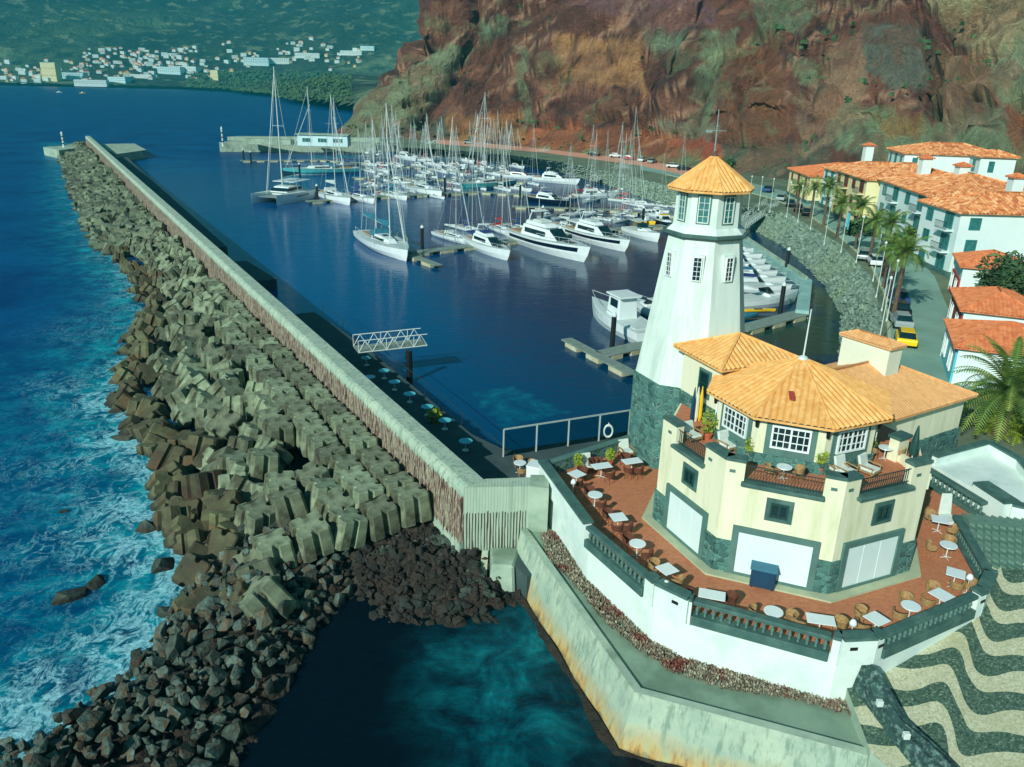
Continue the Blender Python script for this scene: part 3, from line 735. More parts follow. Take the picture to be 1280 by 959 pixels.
def mk_lounge():
    t = thing('lounge_chair', 'x', 'chair')
    MB().box((-.4, -.4, .2), (.4, .4, .26)).build('frame', 'wicker', t)
    MB().box((-.34, -.36, .26), (.38, .36, .42)).build('seat_cushion', 'cushion', t, bevel=.05)
    MB().add([(-.42, -.36, .38), (-.25, -.36, .38), (-.25, .36, .38), (-.42, .36, .38), (-.58, -.36, .92), (-.43, -.36, .95), (-.43, .36, .95), (-.58, .36, .92)], BF).build('back_cushion', 'cushion', t, bevel=.04)
    for s in (-1, 1): MB().box((-.42, s*.42-.03, .5), (.36, s*.42+.03, .55)).box((.3, s*.42-.02, 0), (.34, s*.42+.02, .5)).box((-.38, s*.42-.02, 0), (-.34, s*.42+.02, .5)).build('arm_frame', 'wicker', t)
    return t
RT, SQ, RC_ = Proto(mk_round()), Proto(mk_square()), Proto(mk_square(.7, 1.15))
CHA, CHB, LG = Proto(mk_chair()), Proto(mk_chair('brown', 'brown')), Proto(mk_lounge())
GR = 'tables set along the terrace parapet'
tabs = [ # kind, px, py, rot, chairs (angle list), label phrase, chair kind
 ('q', 721, 592, 40, [-90, 60], 'square table with a turquoise edge in the back left corner of the terrace', CHB),
 ('R', 752, 582, 20, [-60, 120, 100], 'long pale table in the middle of the row at the back of the terrace', CHB),
 ('R', 790, 576, 20, [-70, -110, 110], 'long pale table nearest the dark stone foot of the lighthouse', CHB),
 ('r', 744, 618, 0, [-70, 110], 'small round table beside the back left corner of the terrace', CHB),
 ('q', 773, 646, 15, [-60, 130, -100], 'square table on the left terrace edge above the start of the balustrade', CHB),
 ('r', 797, 679, 0, [120, -60], 'round table halfway along the left balustrade', CHB),
 ('q', 834, 711, 30, [130, -60], 'square table at the front end of the left balustrade', CHA),
 ('R', 890, 743, -16, [170, 0], 'rectangular white table just right of the first white front pier', CHB),
 ('r', 967, 764, 0, [165, -10], 'round table at the middle of the long front balustrade', CHA),
 ('R', 1026, 774, -12, [175, 0], 'rectangular white table near the right end of the front balustrade', CHA),
 ('q', 1096, 773, 30, [120, 200], 'square table behind the front right corner pier', CHA),
 ('r', 1139, 757, 0, [80, 210], 'round table behind the front right balustrade', CHA),
 ('q', 1177, 743, 30, [90, 200], 'square table near the right end of the front right balustrade', CHA),
 ('q', 1195, 716, 60, [-110, -60], 'square table at the right corner of the terrace beside the small white lamp', CHA),
 ('r', 1186, 681, 0, [170, 60], 'round table against the right hand terrace edge', CHA),
 ('q', 1175, 649, -20, [100, -60], 'square table farthest back on the right side of the terrace beside the white lounger', CHA)]
short = ['back left corner table', 'middle long table at the back', 'long table by the lighthouse', 'small round table by the back left corner', 'square table above the left balustrade start', 'round table halfway along the left balustrade', 'square table at the left balustrade front end', 'rectangular table by the first front pier', 'round table at mid front balustrade', 'rectangular table at the front balustrade right end', 'square table behind the front corner pier', 'round table behind the front right balustrade', 'square table by the front right balustrade end', 'square table at the right terrace corner', 'round table on the right terrace edge', 'farthest square table on the right side']
for (kind, px, py, rz, chs, ph, CP), sh_ in zip(tabs, short):
    p = W(px, py, ZT+.74); P = {'r': RT, 'q': SQ, 'R': RC_}[kind]
    P.put((p.x, p.y, ZT), R(rz), 'white '+ph if 'pale' not in ph and 'white' not in ph else ph, group=GR)
    for k, a in enumerate(chs):
        d = .72 if kind != 'R' else .82
        side = ['right', 'back right', 'back', 'back left', 'left', 'front left', 'front', 'front right'][int(((a % 360)+22.5)//45) % 8]
        CP.put((p.x+math.cos(R(a))*d, p.y+math.sin(R(a))*d, ZT), R(a+180)+.2, ('wicker' if CP is CHA else 'brown')+' armchair at the '+side+' of the '+sh_, group='armchairs around the terrace tables')
# upper deck furniture
for px, py, kind, lab in [(981, 581, 'r', 'small round table on the upper deck behind the middle railing'), (1108, 557, 'r', 'small round table on the upper deck at its right end')]:
    p = W(px, py, ZF+.75); RT.put((p.x, p.y, ZF+.03), 0, lab, .85, group='tables on the upper deck')
    for a, s_ in ((180, 'left'), (-10, 'right')):
        CHA.put((p.x+math.cos(R(a))*.62, p.y+math.sin(R(a))*.62, ZF+.03), R(a+180), 'wicker armchair on the %s of the %s' % (s_, 'upper deck table behind the middle railing' if px < 1000 else 'table at the right end of the upper deck'), .9, group='armchairs on the upper deck')
for px, py, rz, lab in [(866, 540, -60, 'blue grey cushioned lounge chair at the left end of the upper deck'), (911, 552, -60, 'white cushioned lounge chair behind the left parapet pier of the upper deck'), (1046, 581, -70, 'white cushioned lounge chair left of the pair behind the right pier'), (1058, 584, -60, 'white cushioned lounge chair touching the right parapet pier'), (1088, 582, -50, 'white cushioned lounge chair behind the right railing')]:
    p = W(px, py, ZF+.5); LG.put((p.x, p.y, ZF+.03), R(rz+180 if False else rz), lab, .95, group='white lounge chairs')
for px, py, lab in [(735, 578, 'white cushioned lounge chair behind the long table by the back wall'), (783, 560, 'white cushioned lounge chair nearest the lighthouse foot')]:
    p = W(px, py, ZT+.5); LG.put((p.x, p.y, ZT+.01), R(-70), lab, .95, group='white lounge chairs')
p = W(1188, 641, ZT+.6)
t = thing('sun_lounger', 'tall white padded lounger standing at the far right corner of the terrace', 'lounger', (p.x, p.y, ZT))
MB().box((-.35, -.5, .1), (.35, .45, .3)).build('seat', 'cushion', t, bevel=.05); MB().add([(-.35, .4, .2), (.35, .4, .2), (.35, .55, .2), (-.35, .55, .2), (-.28, .6, 1.4), (.28, .6, 1.4), (.28, .72, 1.4), (-.28, .72, 1.4)], BF).build('back_cushion', 'cushion', t, bevel=.04)
# small table lamps
def mk_lamp():
    t = thing('floor_lamp', 'x', 'lamp'); MB().lathe([(.12, 0), (.12, .03), (.02, .05), (.02, .75), (.03, .8)], n=10).build('stand', 'pole', t)
    MB().lathe([(.16, .78), (.15, .9), (.09, 1.02), (.02, 1.05)], n=12).build('lamp_shade', 'gel', t, smooth=True); return t
LP = Proto(mk_lamp())
for px, py, lab in [(833, 728, 'white floor lamp behind the first white front pier'), (1067, 777, 'white floor lamp behind the front right corner pier'), (1213, 720, 'white floor lamp at the right corner of the terrace'), (717, 601, 'white floor lamp at the back left terrace corner')]:
    p = W(px, py, ZT+.95); LP.put((p.x, p.y, ZT), 0, lab, group='white floor lamps on the terrace')
# blue covered box
bb = thing('covered_box', 'dark blue covered cabinet standing in front of the middle white shutter', 'box', (11.75, 31.35, ZT), R(-20))
MB().box((-.55, -.35, .05), (.55, .35, .95)).build('body', 'bluebox', bb, bevel=.03)
MB().box((-.6, -.4, .95), (.6, .4, 1.02)).build('lid', mat('blue_lid', (40, 112, 134), (34, 100, 122), 2, .5), bb, bevel=.02)
for s in (-1, 1): MB().box((s*.45-.04, -.3, 0), (s*.45+.04, .3, .05)).build('foot', 'dark', bb)
# potted plants
def leafball(mb, c, r, n, rnd, sz=.12, up=.3):
    for _ in range(n):
        d = Vector((rnd.gauss(0, 1), rnd.gauss(0, 1), rnd.gauss(0, 1))).normalized()*r*rnd.uniform(.35, 1.)**.6
        p = Vector(c)+Vector((d.x, d.y, d.z*(1+up))); a = Vector((rnd.gauss(0, 1), rnd.gauss(0, 1), rnd.gauss(0, .6))).normalized(); b = a.cross(Vector((rnd.gauss(0, 1), rnd.gauss(0, 1), 1))).normalized()
        s = sz*rnd.uniform(.6, 1.3)
        mb.add([tuple(p-a*s), tuple(p+b*s*.4), tuple(p+a*s), tuple(p-b*s*.4)], [(0, 1, 2, 3)])
def potplant(px, py, z, lab, h=.9, r=.35, m='leafy', pr=.18):
    p = W(px, py, z+h*.7); t = thing('potted_plant', lab, 'plant', (p.x, p.y, z+.01)); rnd = random.Random(px)
    MB().lathe([(pr*.7, 0), (pr, .3), (pr*1.1, .3), (pr*1.1, .36), (pr*.9, .36), (0, .33)], n=12).build('pot', 'pot', t)
    mb = MB(); leafball(mb, (0, 0, .35+h*.45), r, 260, rnd, .1, .6); mb.build('foliage', m, t)
    s = MB(); 
    for k in range(4): s.cyl((0, 0, .3), (rnd.uniform(-.1, .1), rnd.uniform(-.1, .1), .35+h*.5), .015, .008, 5)
    s.build('stem', 'trunk', t)
potplant(886, 528, ZF, 'olive green bush in a terracotta pot at the left end of the upper deck', 1.3, .42, 'leafy', .28)
potplant(939, 560, ZF, 'yellow green palm like pot plant left of the middle window on the upper deck', .9, .3)
potplant(1027, 574, ZF, 'yellow green pot plant right of the middle window on the upper deck', 1.1, .26)
potplant(1085, 558, ZF, 'round dark green pot plant beside the right window on the upper deck', .9, .4, 'leaf')
potplant(723, 578, ZT, 'yellow green pot plant between the back left tables', .8, .28)
potplant(763, 570, ZT, 'yellow green pot plant between the two long back tables', 1., .26)
um = thing('closed_parasol', 'furled dark green parasol at the right end of the upper deck', 'parasol', (19.3, 34.9, ZF))
MB().lathe([(.22, 0), (.22, .06), (.03, .08), (.03, .5)], n=8).build('stand', 'pole', um); MB().lathe([(.2, .5), (.17, 1.2), (.05, 1.9), (.01, 2.0)], n=8).build('canopy', 'gframe', um)
um = thing('surfboards', 'bundle of furled parasols leaning against the lighthouse foot on the upper deck', 'parasols', (9.6, 39.2, ZF)); um.name = 'parasol_bundle'
for k in range(3): MB().lathe([(.05, 0), (.12, .3), (.1, 1.3), (.02, 2.0)], (k*.22, k*.1, 0), 7).build('parasol', ['bluebox', 'cream', 'yellow'][k], um)

# ================================================================== breakwater
BA = v2(W(592, 606, 5.5)); BB = v2(W(113, 170, 5.5)); BL = (BB-BA).length; bu = (BB-BA)/BL; bn = Vector((-bu.y, bu.x))
def ST(s, t, z=0.): p = BA+bu*s+bn*t; return (p.x, p.y, z)
bw = thing('breakwater', 'long pale concrete breakwater wall with red brown stained seaward face', 'breakwater', (BA.x, BA.y, 0), world=True)
def wcurve(s): return .0035*s
m = MB(); secs = []
ns = 60
for k in range(ns+1):
    s = BL*k/ns; o = wcurve(s)+.5
    jag = .03*math.sin(k*2.1)
    secs.append([ST(s, .5+o+jag, -1), ST(s, .14+o, 5.1), ST(s, -.02+o, 5.42), ST(s, -.2+o, 5.5), ST(s, -1.15+o-.15, 5.5), ST(s, -1.35+o, 5.35), ST(s, -1.4+o, -1)])
m.loft(secs); m.build('wall', 'seawall', bw)
# end bend towards the terrace
e0 = ST(0, .6); 
m = MB(); P0 = BA+bn*.62; P1 = Vector((1.9, 39.75)); Q0 = BA+bn*-.95+bu*.35; Q1 = Vector((2.0, 40.9))
m.prism([(P0.x, P0.y), (P1.x, P1.y), (Q1.x, Q1.y), (Q0.x, Q0.y)], -.5, [5.48, 5.4, 5.4, 5.48]); m.build('end_wall', 'slatwall', bw)
m = MB(); m.prism([(1.15, 39.6), (2.2, 39.4), (2.25, 41.0), (1.2, 41.0)], 2.5, 5.45); m.build('end_pier', 'concrete', bw)
# inner quay behind the wall
m = MB(); ed = [(-1, -10.8), (14, -7.1), (37, -7.3), (52, -6.6)]
m.prism([ST(-4, -1.2)[:2], ST(52, -1.2)[:2]]+[ST(s, t)[:2] for s, t in ed[::-1]], -1, 1.5); m.build('inner_quay', 'quaydark', bw)
m = MB().prism([ST(70, -1.2)[:2], ST(83, -1.2)[:2], ST(83, -6.)[:2], ST(70, -7.)[:2]], -1, 1.4)
m.prism([ST(94, -1.2)[:2], ST(BL, -1.2)[:2], ST(BL, -8.)[:2], ST(200, -6.5)[:2], ST(94, -5.6)[:2]], -1, 1.45).build('inner_quay', 'quaydark', bw)
m = MB().prism([ST(BL-40, -4)[:2], ST(BL+2, -1)[:2], ST(BL+3, -14)[:2], ST(BL-26, -14.5)[:2]], -1, 2.6); m.build('head_platform', 'concrete', bw)
m = MB(); m.tube([ST(s, -7.2-(.3 if s > 20 else 0), 2.45) for s in (2, 12, 22, 36, 51)], .03, 5)
for s in range(2, 52, 7): m.cyl(ST(s, -7.3, 1.5), ST(s, -7.3, 2.45), .03, .03, 5)
m.build('handrail', 'rail', bw)
tag(MB().prism([ST(BL-22, 11)[:2], ST(BL-8, 15)[:2], ST(BL+2, 4)[:2], ST(BL-8, 1.5)[:2]], -1, 2.6).build('beacon_platform', 'concrete'), kind='structure')
def beacon(p, h, lab, g='harbour entrance beacons'):
    t = thing('beacon', lab, 'beacon', p, group=g)
    MB().lathe([(.5, 0), (.5, .2), (.3, .3), (.28, h*.85), (.45, h*.86), (.45, h*.9)], n=10).build('column', 'pole', t)
    MB().lathe([(.25, h*.9), (.25, h*.97), (.05, h)], n=8).build('lantern', 'wframe', t)
    for k in range(3): MB().lathe([(.31, h*(.2+.22*k)), (.31, h*(.28+.22*k))], n=10).build('band', 'redwall' if k % 2 else 'gframe', t)
pb = v2(ST(BL-10, 9)); beacon((pb.x, pb.y, 2.6), 5., 'striped white beacon at the far tip of the breakwater')
pb = W(279, 183, 3.5); beacon((pb.x, pb.y, 3.5), 6.5, 'striped white beacon on the end of the opposite pier')
# quay tables with turquoise tops
bt = thing('round_table', 'x', 'table'); MB().lathe([(0, .72), (.5, .72), (.5, .76), (0, .765)], n=20).build('table_top', 'bluetop', bt); MB().lathe([(.25, 0), (.25, .04), (.04, .06), (.04, .72)], n=8).build('pedestal', 'pole', bt)
BTP = Proto(bt)
nm = ['nearest the white gangway', 'second from the gangway', 'third from the gangway', 'fourth from the gangway', 'just before the yellow plant', 'just after the yellow plant', 'last before the glass fence']
for k, (x, y) in enumerate([(458, 447), (480, 463), (493, 477), (512, 492), (534, 508), (556, 525), (582, 551)]):
    p = W(x, y, 2.26); BTP.put((p.x, p.y, 1.5), 0, 'turquoise round table on the shaded quay, '+nm[k], group='turquoise tables on the shaded quay')
p = W(462, 471, 2.26); BTP.put((p.x, p.y, 1.5), 0, 'turquoise round table closest to the breakwater wall, half hidden behind its crest', group='turquoise tables on the shaded quay')
p = W(543, 523, 1.8); t = thing('quay_plant', 'yellow green spiky plant between the turquoise tables on the quay', 'plant', (p.x, p.y, 1.5)); mb = MB(); leafball(mb, (0, 0, .5), .6, 200, random.Random(5), .22, .1); mb.build('foliage', 'leafy', t); MB().lathe([(.3, 0), (.4, .35), (.3, .35)], n=10).build('pot', 'pot', t)
# lower quay corner with glass fence
tag(MB().prism([ST(1, -1.25)[:2], (1.7, 40.8), (2.3, 41.5), (7.6, 45.4), (8.8, 53.2), (-.7, 49.0), ST(7, -1.3)[:2]], -1, 3.0).build('lower_terrace', 'quaydark'), kind='structure')
gf = thing('glass_fence', 'glass screen with pale top rail and posts between the quay and the harbour', 'fence', (4, 50, 3), world=True)
fa, fb = (-.46, 48.3), (8.67, 52.36)
mm = MB().wall(fa, fb, .09, 4.95, 5.04); mm.build('top_rail', 'metal', gf)
for k in range(5):
    p = lerp(fa, fb, k/4*.97); MB().box((p[0]-.05, p[1]-.05, 2.5), (p[0]+.05, p[1]+.05, 4.95)).build('post', 'metal', gf)
kg = NT('clear_fence_glass'); kg.b.inputs['Transmission Weight'].default_value = 1.; kg.b.inputs['IOR'].default_value = 1.02; kg.out((190, 214, 210), .02)
for k in range(4):
    a, b = lerp(fa, fb, k/4*.97+.012), lerp(fa, fb, (k+1)/4*.97-.012); MB().wall(a, b, .012, 3.05, 4.9).build('glass_pane', kg.m, gf)
lb = thing('life_ring', 'white life ring case hanging on the glass fence post nearest the lighthouse', 'life ring', (*lerp(fa, fb, .80), 3.7))
mb = MB(); sec = []
for k in range(17):
    a = 2*math.pi*k/16; sec.append([(math.cos(a)*(.3+.07*math.cos(b)), -.15+.07*math.sin(b), math.sin(a)*(.3+.07*math.cos(b))*1.5) for b in (0, 1.57, 3.14, 4.71)])
mb.loft(sec, caps=False); mb.build('ring', 'pole', lb, smooth=True); MB().box((-.03, -.12, .3), (.03, -.02, .6)).build('bracket', 'pole', lb)
p = W(650, 578, 3.75); RT.put((p.x, p.y, 3.0), 0, 'white round table on the lower quay corner left of the white pier', group='tables on the lower quay corner')
for a, s_ in ((20, 'right'), (-80, 'front'), (100, 'back')): CHA.put((p.x+math.cos(R(a))*.75, p.y+math.sin(R(a))*.75, 3.), R(a+180), 'wicker armchair on the %s side of the lower quay table' % s_, group='armchairs on the lower quay corner')
p = W(671, 590, 3.6); t = thing('service_box', 'white boxy cabinet squeezed between the concrete wall end and the terrace pier', 'cabinet', (p.x, p.y, 3), R(-20))
MB().box((-.55, -.5, .08), (.55, .5, 1.1)).build('body', 'gel', t, bevel=.04); MB().box((-.5, -.45, 0), (.5, .45, .08)).build('base', 'dark', t); MB().box((-.58, -.53, 1.1), (.58, .53, 1.16)).build('lid', 'gel', t, bevel=.02)
# stone block in the water at the corner
t = thing('concrete_stub', 'weathered concrete block standing in the water where the quay wall meets the breakwater', 'block', (0, 37, 0), world=True)
m = MB(); A_ = [W(610, 700, 1.6)[:2], W(655, 700, 1.6)[:2], W(650, 688, 1.9)[:2], (0.9, 38.6), (-.7, 38.5)]
m.prism([(-1.1, 37.2), (.5, 37.1), (.8, 39.5), (-1.2, 39.5)], -.8, 1.6, top=[(-.85, 37.6), (.35, 37.5), (.7, 39.45), (-1.0, 39.45)]); m.build('block', 'concrete', t, bevel=.12)
MB().prism([(-1.6, 36.2), (-1.15, 36.1), (-1.1, 39.2), (-1.45, 39.2)], -.8, [.0, .0, 1.5, 1.5]).build('brace', 'quaywall', t)

# ---------------- armour blocks
def antifer(seed):
    rnd = random.Random(seed)
    base = []
    def ring(h, g, gd):
        pts = []
        for k in range(4):
            a = k*math.pi/2
            loc = [(-h+.16*h, -h), (-g, -h), (-g*.75, -h+gd*.7), (0, -h+gd), (g*.75, -h+gd*.7), (g, -h), (h-.16*h, -h), (h, -h+.16*h)]
            for x, y in loc: pts.append((x*math.cos(a)-y*math.sin(a), x*math.sin(a)+y*math.cos(a)))
        return pts
    secs = []
    for z, h in ((-1., 1.08), (-.6, 1.09), (.92, 1.), (1., .95)):
        secs.append([(x+rnd.uniform(-.008, .008), y+rnd.uniform(-.008, .008), z) for x, y in ring(h, .24, .32)])
    return MB().loft(secs)
AB = [antifer(k) for k in range(3)]
ABM = [AB[k].build('armour_block', 'block') for k in range(3)]
AWM = [AB[k].build('armour_block', 'blockwet') for k in range(3)]
for o in ABM+AWM: o.hide_render = False
used = set()
def block(pos, rot, sc, wet, lab, grp):
    src = (AWM if wet else ABM)[random.randrange(3)]
    if src.name in used: o = src.copy(); col.objects.link(o)
    else: o = src; used.add(src.name)
    o.location = pos; o.rotation_euler = rot; o.scale = (sc,)*3
    tag(o, lab, 'concrete block', grp); return o
ang = math.atan2(bu.y, bu.x); rnd = random.Random(21); nb = 0
LU = 'upright grooved concrete block set in the neat rows against the breakwater wall'
LT = 'tumbled grooved concrete block lying on the seaward slope of the breakwater'
LWt = 'brown wet grooved concrete block at the edge of the surf'
LF = 'small looking grey concrete block in the far jumble along the breakwater'
for i in range(30):
    s = 4.3+i*2.08
    for j in range(5 if i < 3 else 4 if i < 6 else 3 if i < 9 else 2 if i < 20 else 1):
        if j > 1 and rnd.random() < .1: continue
        t = 1.95+j*2.05+wcurve(s); z = 2.65-j*.2-(.2 if i > 15 else 0)-(.2 if j == 4 else 0)
        block(ST(s+rnd.uniform(-.08, .08)+(.0), t+rnd.uniform(-.1, .1), z+rnd.uniform(-.12, .12)), (rnd.gauss(0, .07+.08*(j > 1)), rnd.gauss(0, .07+.05*(j > 1))-.03*j, ang+rnd.gauss(0, .1+.12*(j > 1))), rnd.uniform(.86, .92), False, LU, 'upright concrete blocks'); nb += 1
def shore(s):
    pts = [(-5, 16), (8, 13.3), (16, 13.4), (23, 12.6), (28, 14.4), (36, 14.6), (44, 12.8), (54, 11.4), (64, 8.8), (81, 8.2), (109, 10), (168, 10.2), (264, 8.6), (312, 7.6)]
    for (a, b), (c, d) in zip(pts[:-1], pts[1:]):
        if s <= c: return .7+b+(d-b)*(s-a)/(c-a)
    return 8.2
def slope_z(s, t):
    sh = shore(s)+.3; k = max(0, min(1, (t-1.5)/(sh-1.5))); return 2.9*(1-k)**.8-.3
for i in range(220):
    s = 1+i*1.3
    if s > 185: break
    n0 = 10.8 if s < 10 else (9. if s < 16 else 7. if s < 22 else 5. if s < 45 else 3. if s < 66 else 1.8)
    n0 -= .6
    sh = shore(s); nn = 3 if sh-n0 > 4.6 else 2
    if s > 63: nn = 3
    for j in range(nn):
        if nb >= 300: break
        t = rnd.uniform(n0, sh+.6) if nn == 1 else n0+(sh+.6-n0)*(j+rnd.uniform(.1, .9))/nn
        t += wcurve(s); wet = t > sh-2.8
        z = slope_z(s, t)+rnd.uniform(-.35, .45)
        slast = s
        block(ST(s+rnd.uniform(-.5, .5), t, z), (rnd.uniform(-.8, .8), rnd.uniform(-.8, .8), rnd.uniform(0, 3)), rnd.uniform(.8, 1.08) if s < 60 else rnd.uniform(.6, .9), wet, LWt if wet else LT, 'wet concrete blocks' if wet else 'tumbled concrete blocks'); nb += 1
mb = MB(); rr = random.Random(5); s = slast-2
while s < BL+8:
    for j in range(5):
        t = 1.6+(shore(s)-.6)*(j+rr.random())/5+wcurve(s); sc = rr.uniform(.45, .9)
        Mx = Matrix.Translation(ST(s+rr.uniform(-.8, .8), t, slope_z(s, t)+rr.uniform(0, .6))) @ Matrix.Rotation(rr.uniform(0, 3), 4, 'Z') @ Matrix.Rotation(rr.uniform(-.8, .8), 4, 'X') @ Matrix.Scale(sc, 4)
        mb.add([tuple(Mx @ Vector(v)) for v in [(-1, -1, -1), (1, -1, -1), (1, 1, -1), (-1, 1, -1), (-.95, -.95, 1), (.95, -.95, 1), (.95, .95, 1), (-.95, .95, 1)]], BF)
    s += 1.15
tag(mb.build('far_armour_blocks', 'blockfar'), 'far jumble of small looking concrete blocks along the distant half of the breakwater', 'concrete blocks', kind='stuff')
# angular boulders
def boulder(seed):
    rnd = random.Random(seed); bm = bmesh.new()
    for _ in range(12):
        d = Vector((rnd.gauss(0, 1), rnd.gauss(0, 1), rnd.gauss(0, 1))).normalized()
        bm.verts.new((d.x*rnd.uniform(.75, 1.1), d.y*rnd.uniform(.6, .95), d.z*rnd.uniform(.55, .85)))
    bmesh.ops.convex_hull(bm, input=bm.verts)
    bmesh.ops.delete(bm, geom=[v for v in bm.verts if not v.link_faces], context='VERTS')
    bmesh.ops.bevel(bm, geom=bm.edges[:], offset=.025, segments=1, affect='EDGES')
    me = bpy.data.meshes.new('boulder'); bm.to_mesh(me); bm.free(); me.materials.append(M['boulder']); return me
BM_ = [boulder(k) for k in range(8)]
poly = [(-17.2, 38.5), (-16.4, 42), (-12.5, 43), (-6.8, 41.2), (-8.6, 37.2), (-9.4, 33), (-10.2, 29), (-10.7, 24.5), (-11, 20), (-24, 20), (-20.4, 25), (-17.9, 30.6), (-17.3, 35)]
P_ = np.array(poly); rb = random.Random(8)
def ridge(x, y):
    # height of the rubble spit
    l = -17.6+(-2.7 if y < 25 else 0)+(0 if y > 30 else (30-y)*-.45); r = -9.+(y-37)*.16
    k = (x-l)/(r-l); return 1.5*max(0, math.sin(math.pi*min(1, max(0, k))))**.7-.15
nbld = 0; spots = []
tries = 0
while nbld < 300 and tries < 30000:
    tries += 1
    x = rb.uniform(-24, -6.5); y = rb.uniform(22.5, 43)
    if not inpoly(np.array([x]), np.array([y]), poly)[0]: continue
    sz = rb.uniform(.28, .74)*(1 if rb.random() < .8 else 1.35)
    if any((x-a)**2+(y-b)**2 < ((sz+c)*.62)**2 for a, b, c in spots): continue
    spots.append((x, y, sz)); o = bpy.data.objects.new('boulder', BM_[rb.randrange(8)]); col.objects.link(o)
    o.location = (x, y, ridge(x, y)+sz*.1+rb.uniform(-.25, .3)); o.rotation_euler = (rb.uniform(0, 6), rb.uniform(0, 6), rb.uniform(0, 6)); o.scale = (sz, sz*rb.uniform(.8, 1.1), sz*rb.uniform(.8, 1.1))
    tag(o, 'angular grey green basalt boulder in the rubble spit between surf and dark inlet', 'boulder', 'basalt boulders of the rubble spit'); nbld += 1
print('blocks', nb, 'boulders', nbld)
# surf rocks off the spit
for k, (px, py, sz) in enumerate([(180, 433, 1.3), (200, 710, 1.3), (120, 730, .9), (205, 768, .8), (90, 745, 1.2), (185, 660, 1.0), (160, 498, 1.1), (160, 545, 1.4), (215, 597, 1.5), (80, 640, .5)]):
    p = W(px, py, 0); o = bpy.data.objects.new('boulder', BM_[k % 8]); col.objects.link(o); o.location = (p.x, p.y, -.05); o.scale = (sz*1.0, sz*.85, sz*.75); o.rotation_euler = (0, 0, k)
    tag(o, 'dark boulder standing alone in the foaming surf off the breakwater', 'boulder', 'boulders alone in the surf')
# small rubble stuff and the core below
def grid_surface(name, xs, ys, hf, m, mask=None, kind='structure', smooth=False):
    X, Y = np.meshgrid(xs, ys); Z = hf(X, Y)
    n, k = X.shape; vs = np.stack([X, Y, Z], -1).reshape(-1, 3)
    idx = np.arange(n*k).reshape(n, k); fs = np.stack([idx[:-1, :-1], idx[:-1, 1:], idx[1:, 1:], idx[1:, :-1]], -1).reshape(-1, 4)
    if mask is not None:
        mk = mask(X, Y).reshape(-1); fs = fs[mk[fs].all(1)]
    me = bpy.data.meshes.new(name); me.from_pydata(vs.tolist(), [], fs.tolist()); me.update()
    if smooth: me.polygons.foreach_set('use_smooth', [True]*len(me.polygons))
    me.materials.append(M[m] if isinstance(m, str) else m)
    o = bpy.data.objects.new(name, me); col.objects.link(o); o['kind'] = kind
    return o, vs
def spit(X, Y):
    l = np.where(Y > 30, -17.6, -17.6-(30-Y)*.45); r = -8.6+(Y-37)*.16
    k = np.clip((X-l)/(r-l), 0, 1); z = 1.3*np.sin(np.pi*k)**.7
    e = np.clip(np.minimum(X-l, r-X), -3, 0); z = z-.35+e*.8
    return z+(fbm(X*1.6, Y*1.6, 4, 5)-.5)*1.3
grid_surface('rubble_spit', np.arange(-26, -5, .28), np.arange(18, 44, .28), spit, 'rubble')
def foot(X, Y):
    d = dpoly(X, Y, [(-8, 43.5), (-5.2, 42.2), (-3.6, 39.4)])
    return np.minimum(1.5-np.clip(d-1.2, 0, 9)*.42, 1.2)+(fbm(X*1.8, Y*1.8, 4, 8)-.5)*1.3
grid_surface('rubble_foot', np.arange(-14, 2, .25), np.arange(33, 45, .25), foot, 'rubble')
def core(Sv, Tv): return None
secs = []
for k in range(190):
    s = 2.5+k*1.65; sh = shore(s); row = []
    for j in range(9):
        t = 1.0+(sh+2.5-1.)*j/8; row.append(ST(s, t+wcurve(s), slope_z(s, t)-1.5+rb.uniform(-.3, .3)-(1.2 if j == 8 else 0)))
    secs.append(row)
struct('rubble_slope', MB().loft(secs, close=False, caps=False), 'rubble')
mb = MB(); rs = random.Random(99)
for _ in range(2600):
    if rs.random() < .62:
        x = rs.uniform(-24, -6.5); y = rs.uniform(22, 43)
        if not inpoly(np.array([x]), np.array([y]), poly)[0]: continue
        z = ridge(x, y)-.05
    else:
        x = rs.uniform(-10, 0); y = rs.uniform(36, 43.5)
        d = abs((x+4.5)*.55+(y-41.)*.83)
        if (x*.86+y*.5) > 17.6 or d > 4.2: continue
        z = max(.1, 1.35-d*.3)
    sz = rs.uniform(.12, .38); Mx = Matrix.Translation((x, y, z)) @ Matrix.Rotation(rs.uniform(0, 6), 4, (rs.random(), rs.random(), 1)) @ Matrix.Scale(sz, 4)
    src = BM_[rs.randrange(8)]
    mb.add([tuple(Mx @ v.co) for v in src.vertices], [tuple(p.vertices) for p in src.polygons])
mb2 = MB(); rs = random.Random(41); FX = []
for _ in range(1500):
    x = rs.uniform(-11, -.2); y = rs.uniform(34.5, 44)
    z = float(foot(np.array([[x]]), np.array([[y]]))[0, 0])
    if z < -.25 or ((x-BA.x)*bn.x+(y-BA.y)*bn.y) < .6 and y > BA.y: continue
    sz = rs.uniform(.14, .42); Mx = Matrix.Translation((x, y, z+.05)) @ Matrix.Rotation(rs.uniform(0, 6), 4, (rs.random(), rs.random(), 1)) @ Matrix.Scale(sz, 4)
    src = BM_[rs.randrange(8)]; mb2.add([tuple(Mx @ v.co) for v in src.vertices], [tuple(p.vertices) for p in src.polygons])
tag(mb2.build('weedy_stones', 'rubblestone'), 'dark weedy stones at the foot of the breakwater end wall', 'stones', kind='stuff')
tag(mb.build('small_rubble', 'boulder'), 'small broken stones filling the gaps of the rubble spit', 'rubble', kind='stuff')
